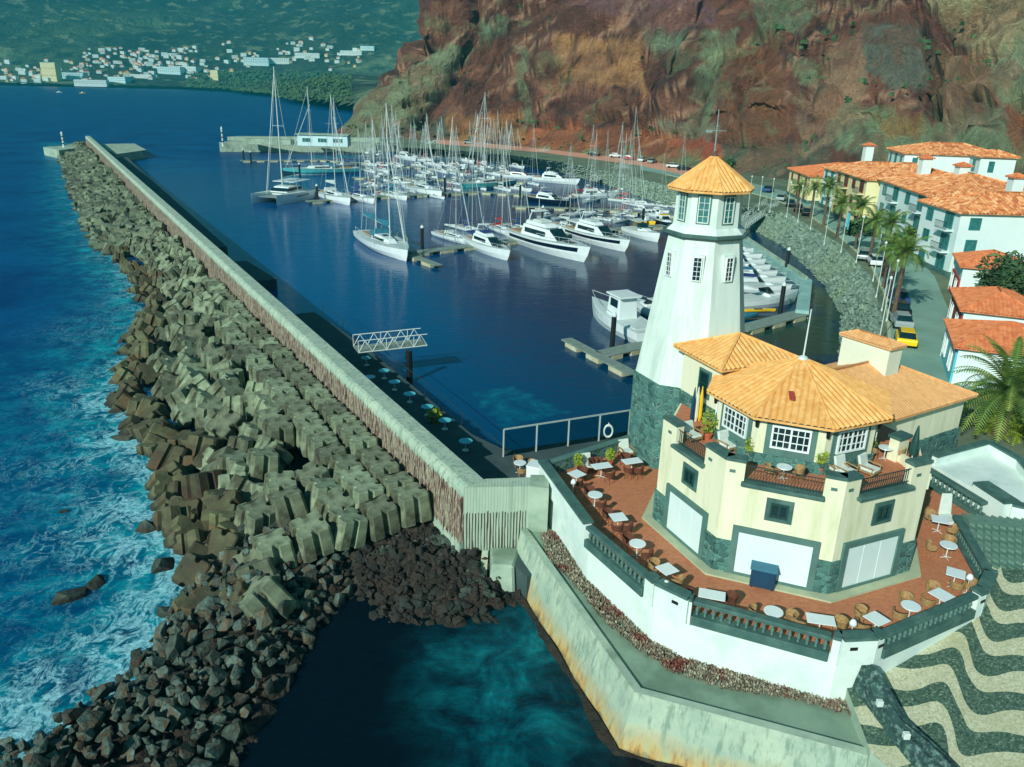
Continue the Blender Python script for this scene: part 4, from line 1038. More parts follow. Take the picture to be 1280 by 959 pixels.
# ================================================================== sea
def seg(a, b, st): return list(np.arange(a, b, st))
xs = np.array(seg(-6000, -600, 600)+seg(-600, -200, 40)+seg(-200, -60, 6)+seg(-60, 12, .8)+seg(12, 120, 6)+seg(120, 600, 60)+[1500, 4000])
ys = np.array([-300, -100, -20, 5]+seg(14, 130, .8)+seg(130, 400, 4)+seg(400, 1200, 60)+seg(1200, 9000, 700))
sea, vs = grid_surface('sea', xs, ys, lambda X, Y: 0*X, 'white', smooth=True)
X, Y = vs[:, 0], vs[:, 1]
s_ = (X-BA.x)*bu.x+(Y-BA.y)*bu.y; t_ = (X-BA.x)*bn.x+(Y-BA.y)*bn.y
shl = np.interp(s_, [-5, 8, 16, 23, 28, 36, 44, 54, 64, 81, 109, 168, 264, 312], [16, 13.3, 13.4, 12.6, 14.4, 14.6, 12.8, 11.4, 8.8, 8.2, 10, 10.2, 8.6, 7.6])
# distance seaward of the waterline
lx = np.where(Y > 30, -17.6, -17.6-(30-Y)*.45)
shl = shl+.7
dsea = np.where(s_ > 4, t_-shl, (lx-X)*.93)
dsea = np.where((s_ <= 4) & (X > -9), -5, dsea)
out = dsea > -2
fa = np.interp(s_, [-30, -10, -4, 3, 14, 20, 40, 48, 60, 80, 120, 310], [3.2, 3.4, 6.5, 9, 10.5, 9.5, 7.5, 6, 9.5, 4.5, 3.2, 2.0])
big = fbm(X*.12, Y*.12, 3, 4)
foam = np.where(out, np.exp(-np.clip(dsea, 0, 99)/(fa*.45*(.2+1.6*big))), 0)
foam = np.where((dsea > 32) | (s_ > 330) | (Y > 330), 0, foam)
shal = np.where(out, np.exp(-np.clip(dsea-2, 0, 400)/np.interp(s_, [-30, 30, 80, 300], [16, 9, 5, 4])), 0)*.75+np.where(out, .0, 0)
shal = np.where((s_ > 340) | (Y > 350), 0, shal)
# pit water in front of the quay: teal in the middle, near black at the edges
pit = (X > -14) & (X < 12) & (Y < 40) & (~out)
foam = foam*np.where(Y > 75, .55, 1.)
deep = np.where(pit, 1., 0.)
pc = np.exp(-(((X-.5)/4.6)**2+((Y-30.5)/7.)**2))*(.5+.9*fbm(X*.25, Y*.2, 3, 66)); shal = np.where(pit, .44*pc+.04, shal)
pxs, pys = [], []
pq = inpoly(X, Y, [tuple(W(*c)[:2]) for c in ((588, 491), (640, 483), (712, 515), (630, 536))])
harb = np.where((~out) & (~pit) & (Y < 330+(X+90)*.0) & (s_ < 330), 1., 0.)
harb = np.where(out | pit, 0, 1.)*np.clip((300-Y)/150, 0, 1)
shal = np.where(pq, .3, shal)
basin = inpoly(X, Y, [tuple(W(*c)[:2]) for c in ((935, 290), (1000, 330), (1060, 380), (1080, 440), (940, 460), (930, 415), (1005, 395), (1010, 352))])
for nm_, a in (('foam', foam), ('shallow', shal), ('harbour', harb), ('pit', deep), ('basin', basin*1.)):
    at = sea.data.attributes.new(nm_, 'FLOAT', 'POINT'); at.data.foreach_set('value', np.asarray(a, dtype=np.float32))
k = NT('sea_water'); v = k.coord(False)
def attr(n): 
    a = k.n('ShaderNodeAttribute', attribute_name=n); return a.outputs['Fac']
n1 = k.noise(v, .055, 6, .62, .6); n2 = k.noise(v, .42, 7, .7, .45)
body = k.mix(k.ramp(n1.outputs[0], [(.35, (0, 0, 0, 1)), (.65, (1, 1, 1, 1))]), lin((0, 50, 100)), lin((0, 78, 126)))
body = k.mix(attr('harbour'), body, k.mix(k.n('ShaderNodeMapRange', inp={'Value': k.n('ShaderNodeSeparateXYZ', inp={'Vector': v}).outputs[0], 'From Min': -35., 'From Max': 12.}).outputs[0], lin((0, 74, 126)), lin((0, 56, 84))))  # darker, greener tone to the right paints in the cliff's reflection
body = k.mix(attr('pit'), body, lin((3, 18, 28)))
body = k.mix(attr('basin'), body, lin((36, 70, 58)))
sh2 = k.math('ADD', attr('shallow'), k.math('MULTIPLY', k.math('SUBTRACT', n2.outputs[0], .5), k.math('MULTIPLY', attr('shallow'), 1.7)))
body = k.mix(k.ramp(sh2, [(.1, (0, 0, 0, 1)), (.95, (1, 1, 1, 1))]), body, k.ramp(n2.outputs[0], [(.35, (0, 62, 78)), (.5, (0, 118, 132)), (.68, (24, 166, 172))]))
# foam: veined noise
vd = k.mix(.35, v, n2.outputs[1]); 
f1 = k.noise(k.coord(False, (1, .7, 1), (0, 0, R(25))), .8, 8, .74, .9)
ridge_ = k.math('ABSOLUTE', k.math('SUBTRACT', f1.outputs[0], .5))
f2 = k.noise(v, .28, 4, .6, .8)
thr = k.math('MULTIPLY', k.math('POWER', attr('foam'), 1.15), k.math('MULTIPLY', k.ramp(f2.outputs[0], [(.35, (.15,)*3+(1,)), (.62, (1,)*3+(1,))]), .165))
fo = k.n('ShaderNodeMapRange', inp={'Value': k.math('SUBTRACT', thr, ridge_), 'From Min': -.012, 'From Max': .045, 'To Min': 0., 'To Max': 1.}).outputs[0]
fo = k.math('MULTIPLY', fo, k.math('MINIMUM', k.math('MULTIPLY', attr('foam'), 9.), 1.))
f3 = k.noise(v, 3.2, 5, .7, .6)
fo = k.math('MULTIPLY', fo, k.ramp(f3.outputs[0], [(.36, (.25,)*3+(1,)), (.6, (1,)*3+(1,))]))
c = k.mix(k.math('MULTIPLY', fo, .85), body, lin((160, 222, 226)))
k.l(c, k.b.inputs['Base Color'])
k.l(k.math('ADD', k.math('MULTIPLY', fo, .5), k.math('MULTIPLY_ADD', attr('harbour'), -.3, .38)), k.b.inputs['Roughness']); k.b.inputs['IOR'].default_value = 1.33; k.l(k.math('MULTIPLY_ADD', attr('harbour'), .12, .2), k.b.inputs['Specular IOR Level'])
vs1 = k.coord(False, (.55, 1.5, 1), (0, 0, R(-12)))
w1 = k.noise(vs1, 1.1, 5, .62, .3); w2 = k.noise(v, .22, 3, .5)
hgt = k.math('ADD', k.math('MULTIPLY', w1.outputs[0], .5), k.math('MULTIPLY', w2.outputs[0], 1.0))
b = k.n('ShaderNodeBump', inp={'Height': hgt, 'Distance': .3}); 
k.l(k.math('MULTIPLY_ADD', attr('harbour'), -.5, .7), b.inputs['Strength']); k.l(b.outputs[0], k.b.inputs['Normal'])
sea.data.materials[0] = k.m

# ================================================================== pontoons, pilings, gangways
def pontoon(pts, w, lab, z=.45):
    t = thing('pontoon', lab, 'pontoon', (pts[0][0], pts[0][1], 0), world=True, group='floating pontoons of the marina')
    d = MB(); f = MB()
    for i, (a, b) in enumerate(zip(pts[:-1], pts[1:])):
        d.wall(a, b, w, z+.003*i, z+.14+.003*i); L = (v2(b)-v2(a)).length; n = max(2, int(L/4))
        for k in range(n): f.wall(lerp(a, b, (k+.2)/n), lerp(a, b, (k+.75)/n), w*1.02, -.2, z)
    d.build('deck', 'pontoon', t); f.build('float', 'float', t)
P2 = lambda *q: [tuple(W(x, y, .5)[:2]) for x, y in q]
pontoon(P2((708, 424), (792, 468)), 1.3, 'pontoon finger left of the lighthouse with yellow floats')
pontoon(P2((752, 443), (800, 432), (860, 415)), 2.0, 'short pontoon running behind the lighthouse shaft')
pontoon(P2((925, 412), (1004, 391)), 2.2, 'pontoon right of the lighthouse along the near side of the boat basin')
pontoon(P2((508, 317), (600, 306), (720, 290), (830, 282)), 2.2, 'long pontoon behind the nearest row of yachts')
pontoon(P2((508, 317), (548, 332)), 1.4, 'pontoon stub beside the near two masted yacht')
pontoon(P2((384, 252), (470, 246), (600, 240), (700, 246)), 2.2, 'pontoon behind the catamaran and the second row of yachts')
pontoon(P2((640, 258), (760, 262), (850, 270)), 2., 'pontoon behind the dark hulled motor boat')
pontoon(P2((300, 201), (400, 200), (560, 212)), 2., 'pontoon in front of the far pier')
pontoon(P2((440, 222), (560, 224), (660, 228)), 2., 'pontoon behind the turquoise schooner')
def piling(px, py, h=3.6, r=.3):
    p = W(px, py, 0); return (p.x, p.y, 0), h
pil = thing('mooring_pile', 'x', 'mooring pile'); MB().cyl((0, 0, -1), (0, 0, 3.6), .28, .28, 10).build('pile', 'dark', pil); MB().lathe([(.3, 3.6), (.3, 3.75), (.05, 4.1)], n=10).build('cap', 'pole', pil)
PIL = Proto(pil)
for px, py, lab in [(765, 436, 'black mooring pile with white cap beside the pontoon left of the lighthouse'), (982, 342, 'black mooring pile with white cap behind the moored motor boats right of the lighthouse'), (975, 392, 'black mooring pile at the near corner of the right boat basin'),
                    (528, 312, 'black mooring pile right of the near two masted yacht'), (397, 253, 'black mooring pile left of the white sloop in the second row'), (375, 222, 'black mooring pile beside the turquoise schooner'), (650, 250, 'blue black mooring pile in the middle of the marina'),
                    (556, 240, 'dark mooring pile behind the second row of yachts'), (803, 283, 'dark mooring pile beside the yellow work boat'), (678, 283, 'dark mooring pile behind the big black striped motor yacht'), (712, 268, 'dark mooring pile among the back yachts'), (305, 202, 'dark mooring pile at the near end of the far pontoon'), (314, 205, 'second dark mooring pile from the end of the far pontoon')]:
    PIL.put(W(px, py, 0), 0, lab, group='black mooring piles')
def truss(a, b, w, z0, z1, lab, hh=1.1, rot=0):
    """gangway with side trusses"""
    a = Vector((*a[:2], z0)); b = Vector((*b[:2], z1)); t = thing('gangway', lab, 'gangway', tuple(a), world=True)
    d = (b-a); L = d.length; d.normalize(); s = Vector((-d.y, d.x, 0)).normalized()*w/2
    MB().add([tuple(p+q*sg+Vector((0, 0, dz))) for dz in (-.08, .04) for p, q, sg in ((a, s, -1), (b, s, -1), (b, s, 1), (a, s, 1))], BF).build('deck', 'pontoon', t)
    n = max(3, int(L/1.1))
    for sg in (-1, 1):
        m = MB(); o = s*sg; up = Vector((0, 0, hh))
        m.tube([a+o, b+o], .05, 5); m.tube([a+o+up, b+o+up], .05, 5)
        for k in range(n):
            p = a+d*(L*k/n)+o; q_ = a+d*(L*(k+.5)/n)+o+up; r_ = a+d*(L*(k+1)/n)+o
            m.tube([p, q_, r_], .035, 4)
            if k % 2 == 0: m.tube([p, p+up], .03, 4)
        m.build('side_truss', 'pole', t)
    return t
ga, gb = W(445, 437, 3.2), W(530, 428, 3.2)
g = truss(ga, gb, 2.0, 3.2, 3.2, 'white lattice gangway jutting over the harbour on a dark pile'); 
MB().cyl((*W(512, 478, 0)[:2], -1), (*W(512, 478, 0)[:2], 3.1), .3).build('support_pile', 'dark', g)
truss(W(925, 274, 3), W(965, 264, 3), 2.5, 1.2, 4.4, 'grey lattice gangway leading down from the street to the right boat basin', 1.3)
truss(W(742, 226, 1), W(785, 211, 4), 2.5, 1., 4.4, 'lattice gangway from the car park to the middle of the marina', 1.3)
truss(W(655, 202, 1), W(685, 190, 4), 2.5, 1., 4.4, 'lattice gangway from the pink promenade to the back row of boats', 1.3)
truss(W(517, 190, 1), W(545, 181, 4), 2.5, 1., 4.4, 'small lattice gangway by the root of the far pier', 1.3)
# thin concrete jetty of the right basin
t = thing('basin_wall', 'pale turquoise concrete basin wall bending around the right boat basin', 'jetty', (40, 110, 0), world=True)
bp = [tuple(W(x, y, 1.)[:2]) for x, y in ((905, 280), (930, 297), (1008, 350), (1003, 388))]
m = MB()
for i, (a, b) in enumerate(zip(bp[:-1], bp[1:])): m.wall(a, b, 1.6, -1, 1.+.003*i)
m.build('wall', mat('turquoise_concrete', (146, 190, 178), (116, 162, 152), .5, .85), t)
MB().wall(bp[1], bp[2], .3, 1.01, 1.5).build('upstand', 'concrete', t)

# ================================================================== boats
def hull(L, B, hb, hs, sharp=1.6, n=12, keel=-.5, rake=.0, tf=.75):
    """bow at +x; returns loft sections and deck outline"""
    secs = []; deck = []
    for k in range(n+1):
        u = k/n; x = -L/2+L*u
        w = B/2*(tf+(1-tf)*math.sin(min(1, u*2.2)*math.pi/2))*(1-max(0, (u-.42)/.58)**(sharp*1.35))
        w = max(w, .02); z = hs+(hb-hs)*u**2; xr = x+rake*(u**3)
        secs.append([(xr, -w, z), (x+.6*rake*u**3, -w*.93, z*.45), (x, -w*.72, 0), (x-.03*L*u, -w*.25, keel), (x-.03*L*u, w*.25, keel), (x, w*.72, 0), (x+.6*rake*u**3, w*.93, z*.45), (xr, w, z)])
        deck.append((xr, w, z))
    return secs, deck
def deckmesh(deck, ins=.93, dz=.02):
    m = MB(); n = len(deck)
    vs = [(x, -w*ins, z+dz) for x, w, z in deck]+[(x, w*ins, z+dz) for x, w, z in deck]
    return m.add(vs, [(i, i+1, n+i+1, n+i) for i in range(n-1)])
def cabin(x0, x1, w0, w1, z0, h, fr=.35, ar=.15, round_=.75):
    return [[(x0, -w0, z0), (x0, w0, z0), (x0+ar, w0*round_, z0+h), (x0+ar, -w0*round_, z0+h)],
            [(x1, -w1, z0), (x1, w1, z0), (x1-fr, w1*round_, z0+h*.9), (x1-fr, -w1*round_, z0+h*.9)]]
def winband(x0, x1, w0, w1, z0, h, m):
    """dark side windows lying on a tapering cabin side"""
    for s in (-1, 1):
        m.add([(x0, s*w0, z0), (x1, s*w1, z0), (x1, s*(w1-.03), z0+h), (x0, s*(w0-.03), z0+h), (x0, s*(w0-.05), z0), (x1, s*(w1-.05), z0), (x1, s*(w1-.08), z0+h), (x0, s*(w0-.08), z0+h)], BF)
    return m
def sailboat(L=12., mast=17., hm='gel', canvas='navy', masts=1, label='x', bigcover=True):
    t = thing('sailboat', label, 'sailboat'); B = L*.29
    s, d = hull(L, B, L*.092, L*.07, 1.6, rake=L*.035)
    MB().loft(s).build('hull', hm, t, smooth=False); deckmesh(d).build('deck', 'geld', t)
    MB().loft([[(x*1., y*1.012, z_) for x, y, z_ in ((q[2][0], q[2][1]*1.015, .02), (q[1][0]*.5+q[2][0]*.5, q[2][1]*1.05, q[1][2]*.35), (q[1][0]*.5+q[2][0]*.5, -q[2][1]*1.05, q[1][2]*.35), (q[5][0], q[5][1]*1.015, .02))] for q in s[:-1]], caps=False).build('waterline_stripe', 'gelnavy' if hm == 'gel' else 'gel', t)
    h_ = MB()
    for x in (.3, .02, -.1): h_.box((L*x-.25, -.25, L*.076+(.46 if x < .2 else .02)), (L*x+.25, .25, L*.076+(.52 if x < .2 else .06)))
    h_.build('deck_hatch', 'glass', t)
    z = L*.076
    MB().loft(cabin(-L*.12, L*.24, B*.27, B*.14, z-.1, .55, L*.07, .1)).build('cabin', 'gel', t, bevel=.05)
    winband(-L*.08, L*.12, B*.27*.93, B*.18, z+.12, .2, MB()).build('cabin_window', 'glass', t)
    MB().box((-L*.4, -B*.2, z-.06), (-L*.15, B*.2, z+.06)).build('cockpit', 'teak', t)
    MB().loft([[(-L*.17, -B*.24, z+.1), (-L*.17, B*.24, z+.1), (-L*.17, B*.2, z+.75), (-L*.17, -B*.2, z+.75)], [(-L*.07, -B*.24, z+.4), (-L*.07, B*.24, z+.4), (-L*.08, B*.2, z+.8), (-L*.08, -B*.2, z+.8)]]).build('spray_hood', canvas, t)
    rg = MB()
    for i in range(masts):
        mx = L*.06 if masts == 1 else (L*.14, -L*.2)[i]; mh = mast*(1, .88)[i]
        MB().cyl((mx, 0, z), (mx, 0, mh), .07, .045, 6).build('mast', 'mast', t)
        MB().cyl((mx-.1, 0, z+1.5), (mx-L*.33, 0, z+1.45), .09, .07, 6).build('boom', 'mast', t)
        if bigcover: MB().loft([[(x, -w_, z+1.5), (x, w_, z+1.5), (x, w_*.5, z+1.5+h_), (x, -w_*.5, z+1.5+h_)] for x, w_, h_ in ((mx-.15, .18, .6), (mx-L*.15, .16, .4), (mx-L*.32, .08, .2))]).build('sail_cover', canvas, t)
        for zf in (.45, .72): rg.cyl((mx, -B*.3, z+(mh-z)*zf), (mx, B*.3, z+(mh-z)*zf), .03, .03, 4)
        for sy in (-1, 1): rg.tube([(mx, sy*B*.46, z), (mx, sy*B*.3, z+(mh-z)*.45), (mx, 0, mh*.97)], .022, 4)
        if i == 0: rg.tube([(L*.5, 0, z+.2), (mx, 0, mh*.98)], .03, 4)
    rg.tube([(-L*.49, 0, z), ((L*.06 if masts == 1 else -L*.2), 0, mast*.85)], .022, 4)
    rg.build('rigging', 'mast', t)
    f = MB().cyl((L*.5-.3, 0, z+1.0), (L*.28 if False else L*.06+(L*.44-.3)*.15, 0, mast*.8), .06, .04, 5); f.build('furled_jib', 'geld', t)
    r = MB()
    for sy in (-1, 1):
        pts = [(x*.98, sy*w*.93, zz_) for x, w, zz_ in d[1:]]
        r.tube([(a, b, c+.6) for a, b, c in pts], .02, 4)
        for a, b, c in pts[::2]: r.cyl((a, b, c), (a, b, c+.6), .02, .02, 4)
    r.build('guard_rail', 'mast', t)
    return t
def motoryacht(L=15., hm='gel', stripe='gelnavy', label='x', fly=True, canvas=None):
    t = thing('motor_yacht', label, 'motor yacht'); B = L*.27
    s, d = hull(L, B, L*.125, L*.088, 1.5, rake=L*.07, tf=.88)
    MB().loft(s).build('hull', hm, t); deckmesh(d).build('deck', 'geld', t)
    if stripe:
        m = MB()
        for sy in (-1, 1):
            for (a, p), (b, q_) in zip(list(enumerate(s))[1:-2], list(enumerate(s))[2:-1]):
                def pt(sec, f):
                    i0, i1 = (0, 1) if sy < 0 else (7, 6); A_ = Vector(sec[i0]); B_ = Vector(sec[i1]); v = A_.lerp(B_, f); return (v.x, v.y+sy*.03, v.z)
                m.add([pt(p, .25), pt(q_, .25), pt(q_, .75), pt(p, .75)], [(0, 1, 2, 3)])
        m.build('hull_window', stripe, t)
    z = L*.097
    MB().loft(cabin(-L*.28, L*.22, B*.36, B*.22, z-.1, L*.085, L*.13, .2, .8)).build('superstructure', 'gel', t, bevel=.08)
    winband(-L*.22, L*.05, B*.345, B*.28, z+L*.022, L*.035, MB()).build('side_window', 'glass', t)
    MB().add([(L*.095+0, -B*.2, z+L*.07), (L*.2, -B*.185, z+L*.012), (L*.2, B*.185, z+L*.012), (L*.095, B*.2, z+L*.07), (L*.095+.1, -B*.2, z+L*.085), (L*.2+.1, -B*.185, z+L*.02), (L*.2+.1, B*.185, z+L*.02), (L*.095+.1, B*.2, z+L*.085)], BF).build('windscreen', 'glass', t)
    MB().box((L*.26, -B*.1, L*.108), (L*.36, B*.1, L*.117)).build('fore_hatch', 'glass', t)
    if fly:
        MB().loft(cabin(-L*.24, L*.04, B*.27, B*.2, z+L*.08, L*.03, L*.03, .1, .95)).build('flybridge', 'gel', t, bevel=.05)
        MB().box((-L*.16, -B*.18, z+L*.111), (-L*.04, B*.18, z+L*.125)).build('seat', canvas or 'cushion', t)
        a = MB()
        for sy in (-1, 1): a.cyl((-L*.2, sy*B*.26, z+L*.1), (-L*.17, sy*B*.2, z+L*.19), .08, .06, 5)
        a.box((-L*.19, -B*.21, z+L*.185), (-L*.13, B*.21, z+L*.195)); a.cyl((-L*.16, 0, z+L*.195), (-L*.16, 0, z+L*.28), .04, .02, 4); a.build('radar_arch', 'gel', t)
    if canvas: MB().box((-L*.46, -B*.33, z+L*.06), (-L*.26, B*.33, z+L*.075)).build('canopy', canvas, t, bevel=.03)
    MB().box((-L*.48, -B*.3, z-L*.01), (-L*.3, B*.3, z+.05)).build('cockpit', 'teak', t)
    r = MB()
    for sy in (-1, 1):
        pts = [(x*.99, sy*w*.9, zz_+.02) for x, w, zz_ in d[6:]]; r.tube([(a, b, c+.65) for a, b, c in pts], .025, 4)
        for a, b, c in pts: r.cyl((a, b, c), (a, b, c+.65), .02, .02, 4)
    r.build('bow_rail', 'mast', t)
    return t
def smallboat(L=7., hm='gel', canvas='navy', label='x', wheelhouse=False):
    t = thing('motor_boat', label, 'motor boat'); B = L*.33
    s, d = hull(L, B, L*.17, L*.12, 1.5, 9, rake=L*.05, tf=.85)
    MB().loft(s).build('hull', hm, t); deckmesh(d, .9).build('deck', 'geld', t); z = L*.125
    if wheelhouse:
        MB().loft(cabin(-L*.12, L*.12, B*.3, B*.26, z, L*.2, .15, .1, .9)).build('wheelhouse', 'gel', t, bevel=.04)
        winband(-L*.08, L*.06, B*.285, B*.26, z+L*.1, L*.07, MB()).build('side_window', 'glass', t)
        MB().box((-L*.15, -B*.33, z+L*.2), (L*.1, B*.33, z+L*.215)).build('roof', 'gel', t)
    else:
        MB().loft(cabin(-L*.02, L*.28, B*.33, B*.18, z, L*.06, L*.1, .05, .8)).build('cuddy', 'gel', t, bevel=.04)
        MB().add([(-L*.02, -B*.3, z+L*.05), (L*.08, -B*.26, z+L*.05), (L*.08, B*.26, z+L*.05), (-L*.02, B*.3, z+L*.05), (-L*.06, -B*.28, z+L*.13), (L*.0, -B*.22, z+L*.13), (L*.0, B*.22, z+L*.13), (-L*.06, B*.28, z+L*.13)], BF).build('windscreen', 'glass', t)
        MB().box((-L*.3, -B*.33, z+L*.15), (-L*.04, B*.33, z+L*.16)).build('bimini', canvas, t, bevel=.02)
    MB().box((-L*.42, -B*.3, z-.02), (-L*.06, B*.3, z+.04)).build('cockpit', 'geld', t)
    MB().box((-L*.55, -.18, .1), (-L*.49, .18, z+.35)).build('outboard', 'dark', t)
    r = MB()
    for sy in (-1, 1): r.tube([(x, sy*w*.88, zz_+.45) for x, w, zz_ in d[4:]], .02, 4)
    r.build('bow_rail', 'mast', t)
    return t
def catamaran(L=14., label='x'):
    t = thing('catamaran', label, 'catamaran')
    for sy in (-1, 1):
        s, d = hull(L, 2.0, 1.9, 1.6, 1.3, rake=.2); MB().loft([[(x, y+sy*2.7, z) for x, y, z in q] for q in s]).build('hull', 'gel', t)
        MB().add([(x, y*1.+sy*2.7, z+.02) for x, y, z in [(a, -w*.9, c) for a, w, c in d]+[(a, w*.9, c) for a, w, c in d]], [(i, i+1, len(d)+i+1, len(d)+i) for i in range(len(d)-1)]).build('deck', 'geld', t)
        MB().box((-L*.2, sy*3.72-.03, 1.), (L*.1, sy*3.72+.03, 1.25)).build('hull_window', 'glass', t)
    MB().box((-L*.42, -2.6, 1.1), (L*.12, 2.6, 1.7)).build('bridge_deck', 'gel', t, bevel=.1)
    MB().loft(cabin(-L*.2, L*.16, 2.3, 1.9, 1.7, 1.15, 1.3, .1, .85)).build('saloon', 'gel', t, bevel=.1)
    MB().loft(cabin(-L*.19, L*.15, 2.24, 1.86, 2.0, .55, .75, .05, .95)).build('saloon_window', 'glass', t)
    MB().box((-L*.42, -2.4, 3.5), (L*.02, 2.4, 3.62)).build('hardtop', 'gel', t, bevel=.05)
    p = MB()
    for x in (-L*.4, -L*.22): 
        for y in (-2.2, 2.2): p.cyl((x, y, 1.7), (x, y, 3.5), .05, .05, 5)
    p.build('hardtop_post', 'mast', t)
    MB().box((L*.12, -2.0, 1.2), (L*.42, 2.0, 1.25)).build('trampoline', 'wire', t)
    MB().cyl((L*.04, 0, 2.7), (L*.04, 0, 24.5), .15, .08, 7).build('mast', 'mast', t)
    MB().cyl((L*.03, 0, 4.4), (-L*.4, 0, 4.6), .12, .1, 6).build('boom', 'mast', t)
    MB().loft([[(x, -w_, 4.6), (x, w_, 4.6), (x, w_*.5, 4.6+h_), (x, -w_*.5, 4.6+h_)] for x, w_, h_ in ((L*.03, .25, 1.1), (-L*.2, .2, .6), (-L*.4, .1, .3))]).build('sail_cover', 'tealc', t)
    r = MB()
    for sy in (-1, 1): r.tube([(L*.04, sy*3.4, 1.9), (L*.04, sy*1.2, 14), (L*.04, 0, 24)], .03, 4)
    r.tube([(L*.44, 0, 1.9), (L*.04, 0, 23.8)], .05, 4); r.cyl((L*.04, -1.2, 14), (L*.04, 1.2, 14), .04, .04, 4); r.build('rigging', 'mast', t)
    return t
protos = {}
def boat(kind, stern, bow, label, z=0, **kw):
    a = W(*stern, 0); b = W(*bow, 0); L = (b-a).length; a_ = math.atan2(b.y-a.y, b.x-a.x); key = (kind,)+tuple(sorted((k, v) for k, v in kw.items() if k != 'mast'))
    base = {'s': 12., 'm': 15., 'b': 7., 'c': 14.}[kind]
    if key not in protos:
        mk = {'s': sailboat, 'm': motoryacht, 'b': smallboat, 'c': catamaran}[kind]; kw2 = {k: v for k, v in kw.items() if k != 'mast'}
        protos[key] = Proto(mk(**kw2))
    s = L/base; mz = s
    if kind == 's' and 'mast' in kw: mz = kw['mast']/17.
    o = protos[key].put(((a.x+b.x)/2, (a.y+b.y)/2, 0), a_, label, (s, s, s if kind != 's' else s))
    if kind == 's':
        for ch in o.children:
            if ch.name.split('.')[0] in ('mast', 'rigging', 'furled_jib'): ch.scale = (1, 1, max(.4, mz/s))
    o['group'] = {'s': 'sailing boats moored in the marina', 'm': 'motor yachts moored in the marina', 'b': 'small motor boats moored in the marina', 'c': 'catamarans in the marina'}[kind]
    return o
boat('s', (457, 298), (508, 327), 'white two masted yacht nearest the breakwater, its bow to the right', masts=2, canvas='tealc', mast=23)
boat('c', (380, 245), (331, 256), 'grey white catamaran with a very tall mast at the left end of the marina')
boat('s', (400, 244), (437, 257), 'white sloop just right of the catamaran', canvas='geld', mast=23)
boat('s', (432, 246), (467, 255), 'white sloop second to the right of the catamaran', canvas='navy', mast=16)
boat('s', (474, 243), (508, 251), 'white sloop with blue hood behind the two masted yacht', canvas='tealc', mast=21)
boat('s', (511, 236), (551, 248), 'white sloop with plain white hull in the second row, left of the open water', canvas='geld', mast=17)
boat('s', (448, 216), (357, 219), 'long turquoise two masted schooner in front of the far pier', masts=2, hm='gelteal', canvas='tealc', mast=24)
boat('s', (638, 231), (577, 239), 'pale turquoise sailing yacht lying side on in the middle of the marina', hm='gelteal', canvas='geld', mast=24)
boat('s', (546, 294), (590, 307), 'white sloop left of the blue covered motor boat in the nearest row', canvas='geld', mast=15)
boat('s', (572, 285), (605, 294), 'sailing boat with blue cover behind the nearest row', canvas='navy', mast=14)
boat('s', (612, 284), (640, 296), 'sailing boat with red and white deck clutter behind the blue covered motor boat', canvas='redc', mast=15)
boat('s', (634, 283), (664, 292), 'small sailing boat with blue cover left of the black striped motor yacht', canvas='navy', mast=13)
boat('m', (590, 305), (634, 326), 'short white motor boat with blue covered windscreen and flybridge in the nearest row', stripe=None, canvas='navy')
boat('m', (646, 299), (730, 328), 'largest white motor yacht with a black hull stripe in the nearest row', stripe='gelnavy')
boat('m', (713, 293), (781, 315), 'white motor yacht with a black stripe right of the largest one', stripe='gelnavy', canvas='geld')
boat('s', (691, 282), (728, 292), 'cream decked sailing boat above the two striped motor yachts', canvas='geld', mast=13)
boat('b', (784, 291), (822, 303), 'small white boat with dark waterline closest to the lighthouse lantern', canvas='geld')
boat('m', (664, 251), (710, 259), 'dark hulled motor boat in the middle of the marina', hm='gelnavy', stripe=None, canvas='navy')
boat('m', (668, 226), (721, 231), 'white flybridge motor yacht in the back row, largest there', stripe=None)
boat('m', (630, 222), (672, 225), 'white motor yacht left of the large flybridge yacht', stripe=None, fly=False)
boat('m', (716, 247), (768, 247), 'white motor cruiser with a red flag at its stern', stripe=None, canvas='redc')
boat('s', (762, 251), (806, 256), 'white sailing boat with very tall mast right of the motor cruiser', canvas='redc', mast=22)
boat('b', (795, 277), (818, 282), 'yellow work boat with wheelhouse beside a dark pile', hm='yellow', wheelhouse=True)
boat('b', (822, 279), (842, 287), 'dark small boat with yellow gear below the lighthouse roof', hm='gelnavy', canvas='yellow')
boat('b', (812, 270), (836, 275), 'white fishing boat with brown wheelhouse left of the lighthouse cap', wheelhouse=True)
boat('b', (812, 432), (742, 394), 'white fishing boat with cabin nearest the lighthouse on its left', wheelhouse=True)
boat('b', (835, 402), (790, 383), 'smaller white boat tucked behind the lighthouse left edge', canvas='geld')
for i, (sx, sy, bx_, by_, lab) in enumerate([(915, 386, 992, 378, 'white motor boat with dark windows in the right boat basin, nearest to the camera'), (912, 362, 985, 367, 'white motor boat second from the near end of the right basin'), (908, 352, 978, 357, 'white motor boat third from the near end of the right basin'),
        (906, 344, 968, 348, 'white motor boat in the middle of the right basin'), (903, 336, 960, 340, 'white motor boat fourth from the far end of the right basin row'), (902, 329, 954, 332, 'white motor boat third from the far end of the right basin row'), (902, 321, 950, 325, 'open white boat second from the far end of the right basin row'), (905, 314, 942, 316, 'small white boat at the far end of the right basin row')]):
    boat('b', (sx, sy), (bx_, by_), lab, canvas=['geld', 'navy', 'tealc'][i % 3] if i < 6 else 'geld')
p = W(948, 389, .35); t = thing('kayak', 'yellow kayak lying beside the right basin pontoon', 'kayak', p, R(10)); s, d = hull(4.6, .75, .3, .25, 1.2, keel=-.1, tf=.2); MB().loft(s).build('hull', 'yellow', t); MB().box((-.6, -.2, .24), (.5, .2, .3)).build('seat', 'dark', t)
